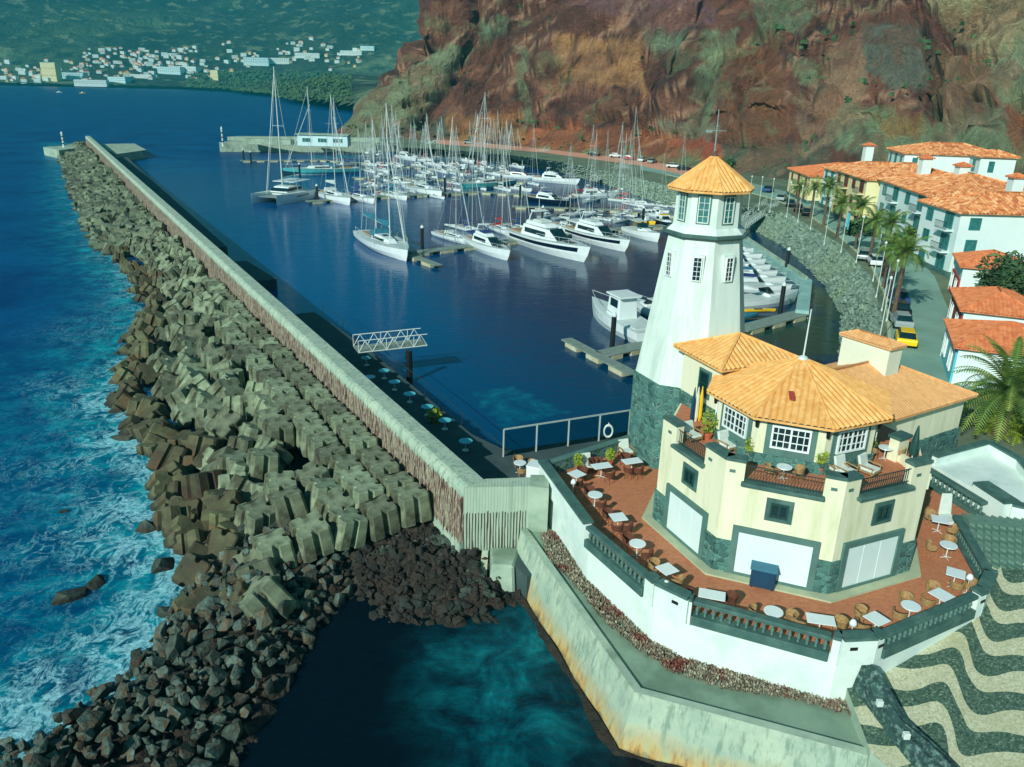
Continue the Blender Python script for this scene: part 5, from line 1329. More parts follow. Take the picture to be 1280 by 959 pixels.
p = W(934, 397, .2); t = thing('dinghy', 'small blue dinghy beside the near pontoon of the right basin', 'dinghy', p, R(20)); s, d = hull(3.2, 1.4, .5, .45, 1.3, keel=-.1, tf=.7); MB().loft(s).build('hull', 'tealc', t); MB().box((-.9, -.5, .4), (-.5, .5, .48)).build('thwart', 'pontoon', t)
# back rows: smaller in the picture, individually placed
rb = random.Random(31)
rows = [(208, 600, 665, 18, 'row by the promenade gangway'), (236, 590, 650, 24, 'row behind the blue canopy boat') , (226, 470, 600, 18, 'row before the schooner'), (244, 480, 545, 18, 'front of the second row'), (256, 780, 840, 17, 'row by the fishing boats'), (268, 735, 800, 18, 'row behind the second striped yacht'), (288, 700, 770, 20, 'row beside the largest yacht'), (200, 560, 650, 17, 'extra row below the pink promenade'), (218, 560, 640, 22, 'row above the turquoise yacht'), (228, 600, 670, 24, 'row right of the turquoise yacht'), (238, 470, 520, 16, 'row behind the second row sloops'), (250, 720, 790, 26, 'row above the striped yachts'), (272, 690, 790, 24, 'row touching the striped yachts'), (197, 455, 640, 15, 'row nearest the promenade wall'), (205, 440, 640, 15, 'second row below the promenade'), (213, 455, 625, 16, 'third row below the promenade'), (222, 470, 565, 17, 'row at the schooner stern'), (232, 455, 570, 19, 'row left of the turquoise yacht'), (240, 735, 800, 26, 'row below the car park gangway'), (262, 770, 820, 24, 'row left of the lighthouse cap')]
cw = ['navy', 'geld', 'tealc', 'geld', 'redc']
for y, x0, x1, st, nm_ in rows:
    x = x0; k = 0
    while x < x1:
        yy = y+rb.uniform(-2, 2)+(x-x0)*.02; l = rb.uniform(13, 20)*(1 if y < 225 else 1.25); dx = rb.choice((-1, 1)); c_ = rb.choice(cw)
        cd = {'navy': 'blue', 'geld': 'white', 'tealc': 'turquoise', 'redc': 'red'}[c_]
        f_ = (x-x0)/(x1-x0); pos = 'left end' if f_ < .2 else 'left half' if f_ < .45 else 'middle' if f_ < .6 else 'right half' if f_ < .82 else 'right end'
        if rb.random() < .5: boat('s', (x, yy), (x+dx*l, yy+rb.uniform(2.5, 5)), 'white sailing boat, %s covers, %s of the %s' % (cd, pos, nm_), canvas=c_, mast=rb.uniform(11, 18))
        else: boat('m', (x, yy), (x+dx*l*1.1, yy+rb.uniform(2, 4)), 'white motor cruiser, %s of the %s' % (pos, nm_), stripe=None, fly=bool(rb.random() < .5))
        x += st*rb.uniform(.8, 1.25); k += 1
# far pier
fp = thing('far_pier', 'pale concrete pier with a low building on the far side of the marina entrance', 'pier', (-80, 305, 0), world=True)
pp = [W(275, 190, 0), W(345, 190, 0), W(470, 191, 0), W(560, 186, 0)]
pts = [(p.x, p.y) for p in pp]
m = MB().prism(pts+[(p[0]+3, p[1]+14) for p in pts[::-1]], -1, 3.4); m.build('deck', 'concrete', fp)
MB().prism([(p[0], p[1]+9) for p in pts]+[(p[0]+3, p[1]+14.2) for p in pts[::-1]], 3.4, 4.8).build('parapet', 'concrete', fp)
a = W(300, 181, 3.4); MB().box((a.x, a.y+4, 3.4), (a.x+17, a.y+9, 5.2)).build('shed', 'concrete', fp)
a = W(372, 182, 3.4); t = thing('pier_office', 'pale turquoise office building on the far pier', 'building', (a.x, a.y, 3.4), world=True)
MB().box((a.x, a.y, 3.4), (a.x+18, a.y+6, 7.2)).build('wall', 'blueh', t); MB().box((a.x-.5, a.y-.6, 7.2), (a.x+18.5, a.y+6.5, 7.5)).build('roof', 'concrete', t)
for k in range(3): window(t, (a.x, a.y), (a.x+18, a.y), 3.4+k*5.6, 5.4, 3.4, 1.6, 'wframe', 'glassteal', .12, (3, 1))
# ================================================================== land on the right, revetment, street
sh0 = [(560, 197), (640, 204), (700, 216), (760, 232), (812, 250), (850, 262), (900, 272), (935, 284), (985, 312), (1030, 357), (1052, 395), (1050, 432)]
tp0 = [(556, 187), (640, 194), (705, 203), (765, 215), (820, 228), (870, 243), (930, 258), (985, 266), (1050, 305), (1088, 345), (1104, 400), (1096, 440)]
lo = [tuple(W(x, y, 0)[:2]) for x, y in sh0]+[(27, 62), (15, 56)]
hi = [tuple(W(x, y, 4.2)[:2]) for x, y in tp0]+[(31, 57), (17, 50)]
def subd(P, n): return [lerp(P[i], P[i+1], t/n) for i in range(len(P)-1) for t in range(n)]+[P[-1]]
n = 40; LO, HI = subd(lo, n), subd(hi, n); rr = random.Random(4); secs = []
for a, b in zip(LO, HI):
    row = []
    for j in range(-4, 27):
        f = j/26; x, y = a[0]+(b[0]-a[0])*f, a[1]+(b[1]-a[1])*f; j_ = 0 if j in (26,) else .24
        row.append((x+rr.uniform(-j_, j_), y+rr.uniform(-j_, j_), 4.2*f+rr.uniform(-j_, j_)))
    secs.append(row)
struct('revetment', MB().loft(secs, close=False, caps=False), 'revet')
land = hi[::-1]+[]
gp = [(17, 50), (31, 57)]+hi[::-1][2:]+[tuple(W(500, 185, 4)[:2]), (-58, 342), (-58, 420), (500, 420), (500, 10), (60, 10), (30, 36), (24, 44)]
sheet('ground', gp, 4.18, 'ground')
# streets
rdL = [(1103, 480), (1112, 430), (1108, 372), (1088, 330), (1045, 292), (1000, 262), (960, 247), (925, 238), (870, 226), (800, 212)]
rdR = [(1225, 500), (1203, 430), (1185, 385), (1168, 345), (1146, 322), (1075, 286), (1018, 256), (985, 240), (925, 225), (870, 214), (800, 205)]
rl = [tuple(W(x, y, 4.22)[:2]) for x, y in rdL]; rrr = [tuple(W(x, y, 4.22)[:2]) for x, y in rdR]
sheet('road', rl+rrr[::-1], 4.2, 'asphalt')
pk = [(545, 180), (600, 184), (680, 191), (740, 199), (800, 207), (870, 222)]; pk2 = [(870, 211), (800, 200), (740, 193), (680, 185), (600, 178), (545, 173)]
sheet('promenade', [tuple(W(x, y, 4.22)[:2]) for x, y in pk+pk2], 4.215, 'pink')
m = MB(); ln = [tuple(W(x, y, 4.2)[:2]) for x, y in [(x, y) for x, y in rdL[:9]]]
kerb = [lerp(a, b, t) for a, b in zip(rl[:-1], rl[1:]) for t in (0, .5)]
for a, b in zip(kerb[:-1], kerb[1:]): m.wall(a, b, .3, 4.1, 4.33)
tag(m.build('kerb', 'curb'), kind='structure')
# ---------------- houses
def house(name, label, x0, x1, y0, y1, z0, z1, wallm, fm, h=1.9, ov=.5, tile='tileh', rot=0, front=True, floors=3, wins=4, south=True, pitch=.5, group='houses along the marina street', balc=True, hip=True, ww=1.1, plinth=True):
    c = ((x0+x1)/2, (y0+y1)/2); u = U(rot)
    t = thing(name, label, 'house', (c[0], c[1], z0), world=True, group=group)
    rc = rect(c, u, (x1-x0)/2, (y1-y0)/2)   # 0: sw 1: se 2: ne 3: nw
    MB().prism(rc, z0-1, z1).build('wall', wallm, t)
    if plinth: MB().prism(rect(c, u, (x1-x0)/2+.06, (y1-y0)/2+.06), z0-1, z0+.7).build('plinth', 'teal', t)
    hx, hy = (x1-x0)/2+ov, (y1-y0)/2+ov
    if hx >= hy: r = hip_rect(c, u, hx, hy, z1, h, pitch=pitch, amp=.09, cap=.16)
    else: r = hip_rect(c, (-u[1], u[0]), hy, hx, z1, h, pitch=pitch, amp=.09, cap=.16)
    r.build('roof', tile, t)
    fl = (z1-z0)/floors; a, b = rc[3], rc[0]; L = (v2(b)-v2(a)).length
    if front:
        for f in range(floors):
            for k in range(wins):
                s = L*(k+.5)/wins; zc = z0+fl*(f+.5)+.05; door = (k % 2 == 1)
                window(t, a, b, s, zc, ww*(1.35 if door else 1.05), fl*(.72 if door else .56), fm, 'glassteal' if fm == 'tframe' else 'glass', .13, (2, 1))
                if balc and door and f > 0:
                    MB().add(wpanel(a, b, s-1.5, s+1.5, zc-fl*.4-.15, zc-fl*.4, 0, 1.1), BF).build('balcony', wallm, t)
                    m = MB()
                    for q_ in range(13): m.add(wpanel(a, b, s-1.45+q_*.24, s-1.42+q_*.24, zc-fl*.4, zc-fl*.4+.95, 1.02, 1.05), BF)
                    m.add(wpanel(a, b, s-1.5, s+1.5, zc-fl*.4+.93, zc-fl*.4+1., 1., 1.07), BF); m.build('balcony_railing', 'rail', t)
    if south:
        a, b = rc[0], rc[1]; L = (v2(b)-v2(a)).length
        for f in range(floors):
            window(t, a, b, 2.0, z0+fl*(f+.5), ww*.9, fl*.55, fm, 'glassteal' if fm == 'tframe' else 'glass', .13, (2, 1))
    return t, c
def chimney(c, z0, z1, w=1.1, lab=None):
    pass
h1, _ = house('town_house', 'nearest white house with turquoise window frames and a long blank right wall', 56, 84, 102.3, 112.5, 4.2, 12.5, 'whiteh', 'tframe', 2.0, wins=2, ww=1.6, floors=3)
window(h1, (56, 102.3), (84, 102.3), 16.5, 10.6, 1.3, .9, 'tframe', 'glassteal', .12, (2, 1))
h2, _ = house('town_house', 'white house with round balconies and turquoise frames behind the nearest house', 59.3, 78, 114.5, 136.0, 4.2, 12.9, 'whiteh', 'tframe', 2.3, wins=4, ww=1.7, rot=-6, south=False)
h3, _ = house('town_house', 'cream yellow house with red window frames and balconies', 59.5, 78, 138.0, 155, 4.2, 12.6, 'creamh', 'rframe', 2.2, wins=4, ww=1.5, rot=-4, south=False)
h4, _ = house('town_house', 'pale blue house with turquoise frames left of the cream yellow house', 62.0, 78, 156.5, 167.5, 4.2, 11.9, 'whiteh', 'tframe', 1.7, wins=3, rot=-3, south=False)
h5, _ = house('town_house', 'low cream house with a redder roof at the left end of the street', 61, 78, 170, 186, 4.2, 9.8, 'creamh', 'rframe', 2.2, wins=3, floors=2, rot=-3, south=False, tile='tiler')
h6, _ = house('town_house', 'white back house with roof above all the others behind the cream yellow house', 76, 94, 160, 172, 5, 15.5, 'whiteh', 'tframe', 1.8, wins=3, floors=3, rot=-10, plinth=False)
h7, _ = house('town_house', 'small white upper house with orange roof between chimneys', 84, 90, 150, 155, 9, 16.0, 'whiteh', 'tframe', 1.0, wins=1, floors=2, rot=-8, plinth=False, balc=False)
for hh, px, py, zt, w, lab in ((h2, 1198, 234, 0, 1.6, 0), (h1, 1264, 252, 0, 1.5, 0), (h3, 1083, 202, 0, 1.6, 0), (h2, 1153, 222, 0, 1.6, 0)):
    p = W(px, py, 13.0); o_ = hh['_o']
    c_ = MB().box((p.x-w/2, p.y-w/2, 12.2), (p.x+w/2, p.y+w/2, 16.2)).build('chimney', 'whiteh', hh)
    hip_rect((p.x, p.y), (1, 0), w*.68, w*.68, 16.25, .5, pitch=.4, amp=.05, cap=.06).build('chimney_cap', 'tiler', c_, off=o_)
us = math.degrees(math.atan2(.93, .37))
def shop(c, hl, hw, z0, z1, lab, h=1.4, wallm='whiteh', tile='tiler', frontm='redwall'):
    u = U(us); t = thing('shop_house', lab, 'shop', (c[0], c[1], z0), world=True, group='small red roofed shops on the street')
    rc = rect(c, u, hl, hw); MB().prism(rc, z0-.5, z1).build('wall', wallm, t)
    hip_rect(c, u, hl+.45, hw+.45, z1, h, pitch=.35, amp=.05, cap=.09).build('roof', tile, t)
    a, b = rc[2], rc[3]; L = (v2(b)-v2(a)).length    # street side
    MB().add(wpanel(a, b, .1, L-.1, z0, z0+2.6, .0, .16), BF).build('shop_front', frontm, t)
    for k in range(2): window(t, a, b, L*(k+.5)/2, z0+1.5, 1.5, 1.7, 'wframe', 'glassteal', .1, (2, 1), dp=.17)
    a, b = rc[3], rc[0]; window(t, a, b, hw*.9, z0+2.0, .9, 1.1, 'wframe', 'glass', .1, (2, 2))
    MB().add(wpanel(rc[2], rc[3], -.05, .2, z0, z1, .0, .2), BF).build('corner_trim', 'wframe', t)
    return t
shop((54.6, 91.2), 3.6, 3.2, 4.2, 8.4, 'small white shop with steep red roof and red front below the nearest white house')
shop((46.9, 76.0), 4.4, 3.2, 4.2, 7.5, 'white and red shop half hidden under the dark green tree', 1.3)
shop((41.2, 64.0), 4.0, 4.0, 4.2, 7.4, 'shop with a wide red orange roof and turquoise front above the big palm', 1.5, tile='tiler', frontm='bluetop')
# pergola frame in front of the turquoise shop
pb = W(1205, 455, 4.2); t = thing('pergola', 'white slatted frame in front of the turquoise fronted shop', 'pergola', (pb.x, pb.y, 4.2), R(us))
for sx in (0, 2.4):
    for sy in (0, 1.3): MB().cyl((sx, sy, 0), (sx, sy, 2.3), .05, .05, 6).build('post', 'pole', t)
m = MB()
for k in range(5): m.box((-.1, k*.32, 2.3), (2.5, k*.32+.06, 2.36))
m.box((-.03, -.02, 1.1), (.03, 1.3, 1.16)).box((-.03, -.02, .6), (.03, 1.3, .66)); m.build('slats', 'pole', t)
# ---------------- cars
def mk_car(paint):
    t = thing('parked_car', 'x', 'car')
    L, Wd = 4.2, 1.76
    prof = [(-2.1, .35), (-2.1, .8), (-1.95, .95), (-1.2, .98), (1.0, .95), (1.9, .78), (2.1, .6), (2.1, .35)]
    MB().loft([[(x, y, z) for x, z in prof] for y in (-Wd/2, -Wd/2+.08, Wd/2-.08, Wd/2)]).build('body', paint, t, bevel=.05)
    MB().loft([[(-1.9, -.74, .95), (1.05, -.76, .93), (.35, -.62, 1.42), (-1.45, -.62, 1.42)], [(-1.9, .74, .95), (1.05, .76, .93), (.35, .62, 1.42), (-1.45, .62, 1.42)]]).build('windows', 'glass', t)
    MB().box((-1.42, -.6, 1.4), (.33, .6, 1.46)).build('roof', paint, t, bevel=.03)
    w0 = None
    for x in (-1.3, 1.3):
        for y in (-.8, .8):
            if w0 is None: w0 = o = MB().cyl((0, -.1, 0), (0, .1, 0), .33, .33, 14).build('wheel', 'tyre', t)
            else: o = w0.copy(); col.objects.link(o)
            o.location = (x, y, .33)
    return t
for n_, c1 in (('white', (222, 230, 226)), ('silver', (150, 166, 160)), ('red', (170, 30, 30)), ('black', (20, 24, 26)), ('blue', (40, 70, 120)), ('yellow', (244, 206, 20))):
    M['car_'+n_] = mat('car_paint_'+n_, c1, c1, 1, .25, metal=.1)
CP = {n_: Proto(mk_car('car_'+n_)) for n_ in ('white', 'silver', 'red', 'black', 'blue', 'yellow')}
cars = [(822, 289 if False else 194, 0, 'x', '')]
def car(px, py, rz, c_, lab, z=4.23): CP[c_].put(W(px, py, z), R(rz), lab, group='cars parked on the quay streets')
for px, py, rz, c_, lab in [(743, 195, -20, 'black', 'black car at the left end of the far car park'), (770, 197, -20, 'white', 'white car between the black and the red car in the far car park'), (786, 200, -20, 'red', 'red car in the far car park'),
        (803, 202, 60, 'white', 'white car just right of the red car'), (815, 204, 60, 'silver', 'silver car two places right of the red car'), (842, 210, -15, 'white', 'white car left of the black car beside the lighthouse cap'), (855, 213, -15, 'black', 'black car just left of the lighthouse cap'),
        (586, 180, 0, 'silver', 'lone silver car on the pink promenade'), (820, 198, 70, 'white', 'white car in the back row of the far car park, first of the line'), (828, 200, 70, 'silver', 'silver car in the back row of the far car park'), (836, 201, 70, 'white', 'white car in the back row of the far car park, third of the line'), (846, 204, 70, 'silver', 'silver car in the back row of the far car park nearest the lighthouse cap'),
        (960, 240, 60, 'blue', 'dark blue car far up the street beside the palms'), (977, 251, 60, 'silver', 'silver dark windowed car near the street end of the gangway'), (988, 258, 70, 'black', 'black car behind the silver car by the gangway'), (998, 264, 70, 'black', 'black car in the row before the pale blue house'), (1008, 269, 70, 'black', 'black car in front of the pale blue house nearest the camera'),
        (1080, 324, 65, 'silver', 'silver car under the palms above the revetment bend'), (1093, 331, 75, 'white', 'white car under the palms above the revetment bend'),
        (1122, 377, 75, 'blue', 'dark blue car third in the row behind the yellow taxi'), (1123, 392, 75, 'black', 'black car second in the row behind the yellow taxi'), (1125, 407, 75, 'silver', 'silver car directly behind the yellow taxi')]:
    car(px, py, rz, c_, lab)
car(1131, 429, 68, 'yellow', 'yellow taxi parked beside the restaurant chimney')
# ---------------- lamp and flag poles
def mk_pole(flag):
    t = thing('flagpole' if flag else 'street_lamp', 'x', 'flagpole' if flag else 'street lamp')
    MB().lathe([(.1, 0), (.1, .3), (.05, .35), (.035, 6.2)], n=7).build('pole', 'pole', t)
    if flag:
        m = MB(); m.loft([[(.05+.08*k, .03*math.sin(k*1.3), 6.0-.07*k), (.05+.08*k, .03*math.sin(k*1.3+.4), 4.0-.1*k), (.05+.08*k, .03*math.sin(k*1.3+.4)+.015, 4.0-.1*k), (.05+.08*k, .03*math.sin(k*1.3)+.015, 6.0-.07*k)] for k in range(8)]).build('flag', 'bluetop' if flag == 1 else 'navy', t)
    else: MB().lathe([(.04, 6.2), (.12, 6.25), (.14, 6.4), (.05, 6.5)], n=8).build('lamp_head', 'gel', t)
    return t
LMP, FL1, FL2 = Proto(mk_pole(0)), Proto(mk_pole(1)), Proto(mk_pole(2))
lam = [(935, 262), (948, 263), (962, 266), (983, 272), (997, 278), (1013, 287), (1030, 306), (1070, 329), (1095, 372), (1102, 389), (1108, 402), (1098, 430)]
for k, (x, y) in enumerate(lam): LMP.put(W(x, y, 4.2), 0, 'thin white street lamp on top of the revetment', group='thin street lamps on the revetment'); 
for k, (x, y) in enumerate([(1051, 316)]): FL1.put(W(x, y, 4.2), R(20), 'pole with a light blue flag above the revetment', group='flagpoles above the revetment')
for k, (x, y) in enumerate([(1091, 352)]): FL2.put(W(x, y, 4.2), R(20), 'pole with a dark blue flag above the revetment bend', group='flagpoles above the revetment')
# ---------------- palms and trees
def frond(mb, base, az, elev, L, droop, lw, nl=16, rnd=random):
    d = Vector((math.cos(az), math.sin(az), 0)); sd = Vector((-math.sin(az), math.cos(az), 0)); pts = []
    for k in range(nl+1):
        u = k/nl; a = elev-droop*u*u; 
        pts.append((Vector(base) if k == 0 else pts[-1]+(d*math.cos(a)+Vector((0, 0, math.sin(a))))*L/nl))
    for k in range(1, nl):
        u = k/nl; w = lw*math.sin(math.pi*min(1, .12+u*.88))**.6*rnd.uniform(.8, 1.1); p = pts[k]; tdir = (pts[k+1]-pts[k-1]).normalized()
        for s in (-1, 1):
            tip = p+sd*s*w+tdir*w*.55+Vector((0, 0, -w*.35)); q_ = p+tdir*L/nl*.75
            mb.add([tuple(p), tuple(tip), tuple(q_)], [(0, 1, 2)])
    for k in range(nl):
        mb.add([tuple(pts[k]-sd*.02), tuple(pts[k]+sd*.02), tuple(pts[k+1]+sd*.012), tuple(pts[k+1]-sd*.012)], [(0, 1, 2, 3)])
def mk_palm(h, L, n, seed, tr=.2, droop=1.9, lw=.5, nl=16, tname='trunk', cm='leaf'):
    t = thing('palm_tree', 'x', 'palm tree'); rnd = random.Random(seed); c = MB()
    for k in range(n):
        az = k*2.399+rnd.uniform(-.2, .2); e = R(75)-R(95)*(k/n)+rnd.uniform(-.1, .1)
        frond(c, (0, 0, h), az, e, L*rnd.uniform(.85, 1.1), droop*rnd.uniform(.7, 1.1)*(.6+.4*k/n), lw, nl, rnd)
    c.build('crown', cm, t)
    if h > .3:
        MB().lathe([(tr*1.4, 0), (tr*1.05, .3)]+[(tr*(1 if q_ % 2 else .9), .3+(h-.3)*q_/10) for q_ in range(1, 10)]+[(tr*1.3, h-.1), (tr*.8, h+.15)], n=9).build('trunk', 'trunk', t)
    return t
PA = Proto(mk_palm(4.3, 2.1, 30, 1, .17)); PB = Proto(mk_palm(5.2, 2.2, 34, 2, .19, 2.2))
plm = [(995, 268, PA, 5.4), (1013, 272, PA, 1), (1029, 283, PB, 1), (1046, 296, PA, 1), (1070, 305, PB, 1), (1086, 328, PA, 1), (1102, 345, PB, 1), (1110, 372, PB, 1), (1104, 360, PA, 1), (1116, 398, PB, 1)]
nmz = ['in front of the low cream house', 'in front of the pale blue house, left one', 'in front of the pale blue house, right one', 'before the left half of the cream yellow house', 'before the right half of the cream yellow house', 'above the two parked cars at the revetment bend', 'just below the round balcony house', 'densest one on the street edge above the dark blue car', 'between the revetment bend and the street', 'nearest the yellow taxi']
for (x, y, P, _), nm_ in zip(plm, nmz): P.put(W(x, y, 4.2), random.uniform(0, 6), 'street palm '+nm_, random.uniform(1.1, 1.35), group='palms along the marina street')
for k, (x, y) in enumerate([(940, 212), (952, 214), (966, 216), (976, 212), (958, 206)]): PB.put(W(x, y, 4.2), k, 'palm in the green clump at the far end of the street', 1.15, group='palms at the far end of the street')
bigp = mk_palm(3.4, 4.6, 70, 7, .42, 1.8, .62, 26, cm='leaf'); bigp.location = (33.3, 50.2, 4.6); bigp['label'] = 'large spreading date palm behind the restaurant wing'; bigp.name = 'date_palm'
for k, (x, y, s) in enumerate([(1238, 540, 1.0), (1272, 545, 1.1), (1258, 515, .8)]):
    b_ = mk_palm(.25, 2.4, 34, 20+k, .2, 1.1, .3, 16, cm='leafy' if k < 2 else 'leaf'); b_.location = W(x, y, 4.6); b_.name = 'bush_palm'; b_['category'] = 'palm bush'; b_.scale = (s,)*3
    b_['label'] = ['low bushy palm left of the date palm trunk', 'low bushy palm right of the date palm trunk', 'low palm bush behind the date palm trunk'][k]
struct('palm_bed', MB().prism([(25.6, 42.8), (30, 37), (60, 38), (60, 56), (31, 54)], 3.6, 4.62), 'ground')
def tree(name, loc, h, r, n, seed, lab, m='leafd', sz=.3, flat=.6, nl=7):
    t = thing(name, lab, 'tree', loc); rnd = random.Random(seed)
    tm = MB(); tm.cyl((0, 0, 0), (.1*h*.1, 0, h*.45), h*.045, h*.03, 8); mb = MB()
    for k in range(nl):
        a = k*2.4+rnd.uniform(-.3, .3); d = r*rnd.uniform(.3, .75); c = Vector((math.cos(a)*d, math.sin(a)*d, h*rnd.uniform(.55, .9)))
        tm.cyl((0, 0, h*.38), tuple(c*.92), h*.022, h*.008, 5); leafball(mb, c, r*rnd.uniform(.3, .5), n//nl, rnd, sz, flat-.6)
    mb.build('crown', m, t); tm.build('trunk', 'trunk', t); return t
tr_ = W(1252, 392, 4.2)
tree('broad_tree', (52.6, 80.6, 4.2), 6.6, 5.2, 8000, 3, 'broad dark green tree spreading over the red roofs at the right edge', sz=.34, nl=14)
tree('street_tree', W(1068, 312, 4.2), 4.5, 2.2, 1600, 5, 'dark round tree among the palms before the round balcony house', sz=.3)
tree('street_tree', W(1143, 322, 4.2), 4.2, 1.8, 1500, 9, 'olive green tree in the corner beside the nearest white house', 'leaf', sz=.3)
rb = random.Random(77)
# bushes on the far bank
for k in range(14):
    x = rb.uniform(905, 1000); y = rb.uniform(190, 212); p = W(x, y, 5)
    tree('shrub', (p.x, p.y, 4.2), rb.uniform(3, 5), rb.uniform(1.8, 3), 420, 100+k, 'olive bush in the thicket at the foot of the cliff behind the far palms', 'leafd', .4, nl=5)['group'] = 'bushes at the foot of the cliff'
# ================================================================== cliff above the marina
base = [(-66, 560), (-74, 430), (-80, 362), (-62, 338), (-25, 333), (6, 305), (34, 272), (50, 248), (60, 232), (72, 214), (84, 190), (93, 160), (98, 125), (104, 80), (112, 20), (118, -60)]
def sdist(X, Y):
    d = dpoly(X, Y, base); poly = base+[(900, -60), (900, 900), (-60, 900)]
    return np.where(inpoly(X, Y, poly), d, -d)
def projn(X, Y, Z):
    Z = Z-H; y = Y*sP+Z*cP; w = np.maximum(Y*cP-Z*sP, 1.); x = X/w; y = y/w
    return CX+F*(cR*x+sR*y), CY-F*(-sR*x+cR*y)
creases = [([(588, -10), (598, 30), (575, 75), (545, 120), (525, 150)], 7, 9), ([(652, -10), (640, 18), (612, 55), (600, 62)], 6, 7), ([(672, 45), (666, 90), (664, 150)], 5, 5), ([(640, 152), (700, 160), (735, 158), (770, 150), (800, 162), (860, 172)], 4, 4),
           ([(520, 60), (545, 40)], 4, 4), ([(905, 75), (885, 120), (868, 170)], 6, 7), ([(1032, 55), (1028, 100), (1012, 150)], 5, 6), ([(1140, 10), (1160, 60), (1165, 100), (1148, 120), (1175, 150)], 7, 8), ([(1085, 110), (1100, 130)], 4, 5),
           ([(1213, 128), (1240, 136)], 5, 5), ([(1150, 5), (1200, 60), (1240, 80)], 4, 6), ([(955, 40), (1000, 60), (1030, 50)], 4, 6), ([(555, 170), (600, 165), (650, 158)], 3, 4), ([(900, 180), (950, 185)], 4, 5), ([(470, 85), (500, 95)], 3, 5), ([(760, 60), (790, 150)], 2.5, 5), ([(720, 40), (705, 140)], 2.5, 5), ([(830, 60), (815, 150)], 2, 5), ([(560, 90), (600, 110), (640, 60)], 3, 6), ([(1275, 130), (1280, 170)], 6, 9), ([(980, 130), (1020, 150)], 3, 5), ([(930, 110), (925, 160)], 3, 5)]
def n3(x, y, z, seed=0):
    xi, yi, zi = (np.floor(q).astype(np.int64) for q in (x, y, z)); xf, yf, zf = x-xi, y-yi, z-zi
    u, v, w = (q*q*(3-2*q) for q in (xf, yf, zf))
    def h(a, b, c):
        n = (a*374761393+b*668265263+c*1274126177+seed*982451653) & 0xffffffff; n = ((n ^ (n >> 13))*1274126177) & 0xffffffff; return ((n ^ (n >> 16)) & 0xffff)/65535.
    r = 0
    for k in (0, 1):
        q = (h(xi, yi, zi+k)*(1-u)+h(xi+1, yi, zi+k)*u)*(1-v)+(h(xi, yi+1, zi+k)*(1-u)+h(xi+1, yi+1, zi+k)*u)*v
        r = r+q*(w if k else 1-w)
    return r
def f3(x, y, z, o=4, seed=0, ridge=False, g=.5):
    s = 0; t = 0; a = 1.
    for i in range(o):
        n = n3(x*2**i+7.7*i, y*2**i-3.1*i, z*2**i+5.3*i, seed+i)
        if ridge: n = 1-abs(2*n-1)
        s = s+a*n; t += a; a *= g
    return s/t
def cliff_h(X, Y):
    d = sdist(X, Y); n = fbm(X*.03, Y*.03, 4, 11)
    east = np.clip((X-45)/60, 0, 1); west = np.clip((-35-X)/50, 0, 1)
    dw = d+(n-.5)*16*np.clip(d/12, 0, 1)
    talus = 14+10*east-6*west
    h = np.where(dw < talus, dw*(.72-.25*east), talus*(.72-.25*east)+(dw-talus)*(1.5-.5*east-.5*west))
    top = 98-30*west-6*east
    h = np.where(h > top, top+(h-top)*.25, h)
    h = 4.1+h
    return np.where(d < 0, np.maximum(3.6+d*.5, -3), h)
def crag(vs, idxshape):
    n_, k_ = idxshape; P = vs.reshape(n_, k_, 3); du = np.gradient(P, axis=1); dv = np.gradient(P, axis=0)
    N = np.cross(du, dv); N /= np.linalg.norm(N, axis=2, keepdims=True)+1e-9
    X, Y, Z = P[..., 0], P[..., 1], P[..., 2]; d = sdist(X.ravel(), Y.ravel()).reshape(X.shape)
    a = np.clip((d-4)/14, 0, 1)
    big = (f3(X*.022, Y*.022, Z*.03, 4, 5, True)-.5)*20
    mid = (f3(X*.075+2, Y*.075, Z*.095, 4, 9, True)-.55)*8
    tilt = Z*.75-X*.5+(f3(X*.03, Y*.03, Z*.03, 3, 15)-.5)*14
    led = (np.abs(2*vnoise(tilt*.2, X*.012, 21)-1)**.6-.6)*5.5+(vnoise(tilt*.55, X*.02, 22)-.5)*3.2+(vnoise(tilt*1.3, X*.03, 23)-.5)*1.6
    fin = (f3(X*.3, Y*.3, Z*.35, 4, 25)-.5)*2.6
    D = (big+mid+led)*a+fin*np.clip(d/8, 0, 1)
    px, py = projn(X, Y, Z)
    for ln, dp, wd in creases: D = D-1.5*dp*np.exp(-(dpoly(px.ravel(), py.ravel(), ln).reshape(X.shape)/wd)**2)*np.clip(d/10, 0, 1)
    return (P+N*D[..., None]).reshape(-1, 3), D.reshape(-1)
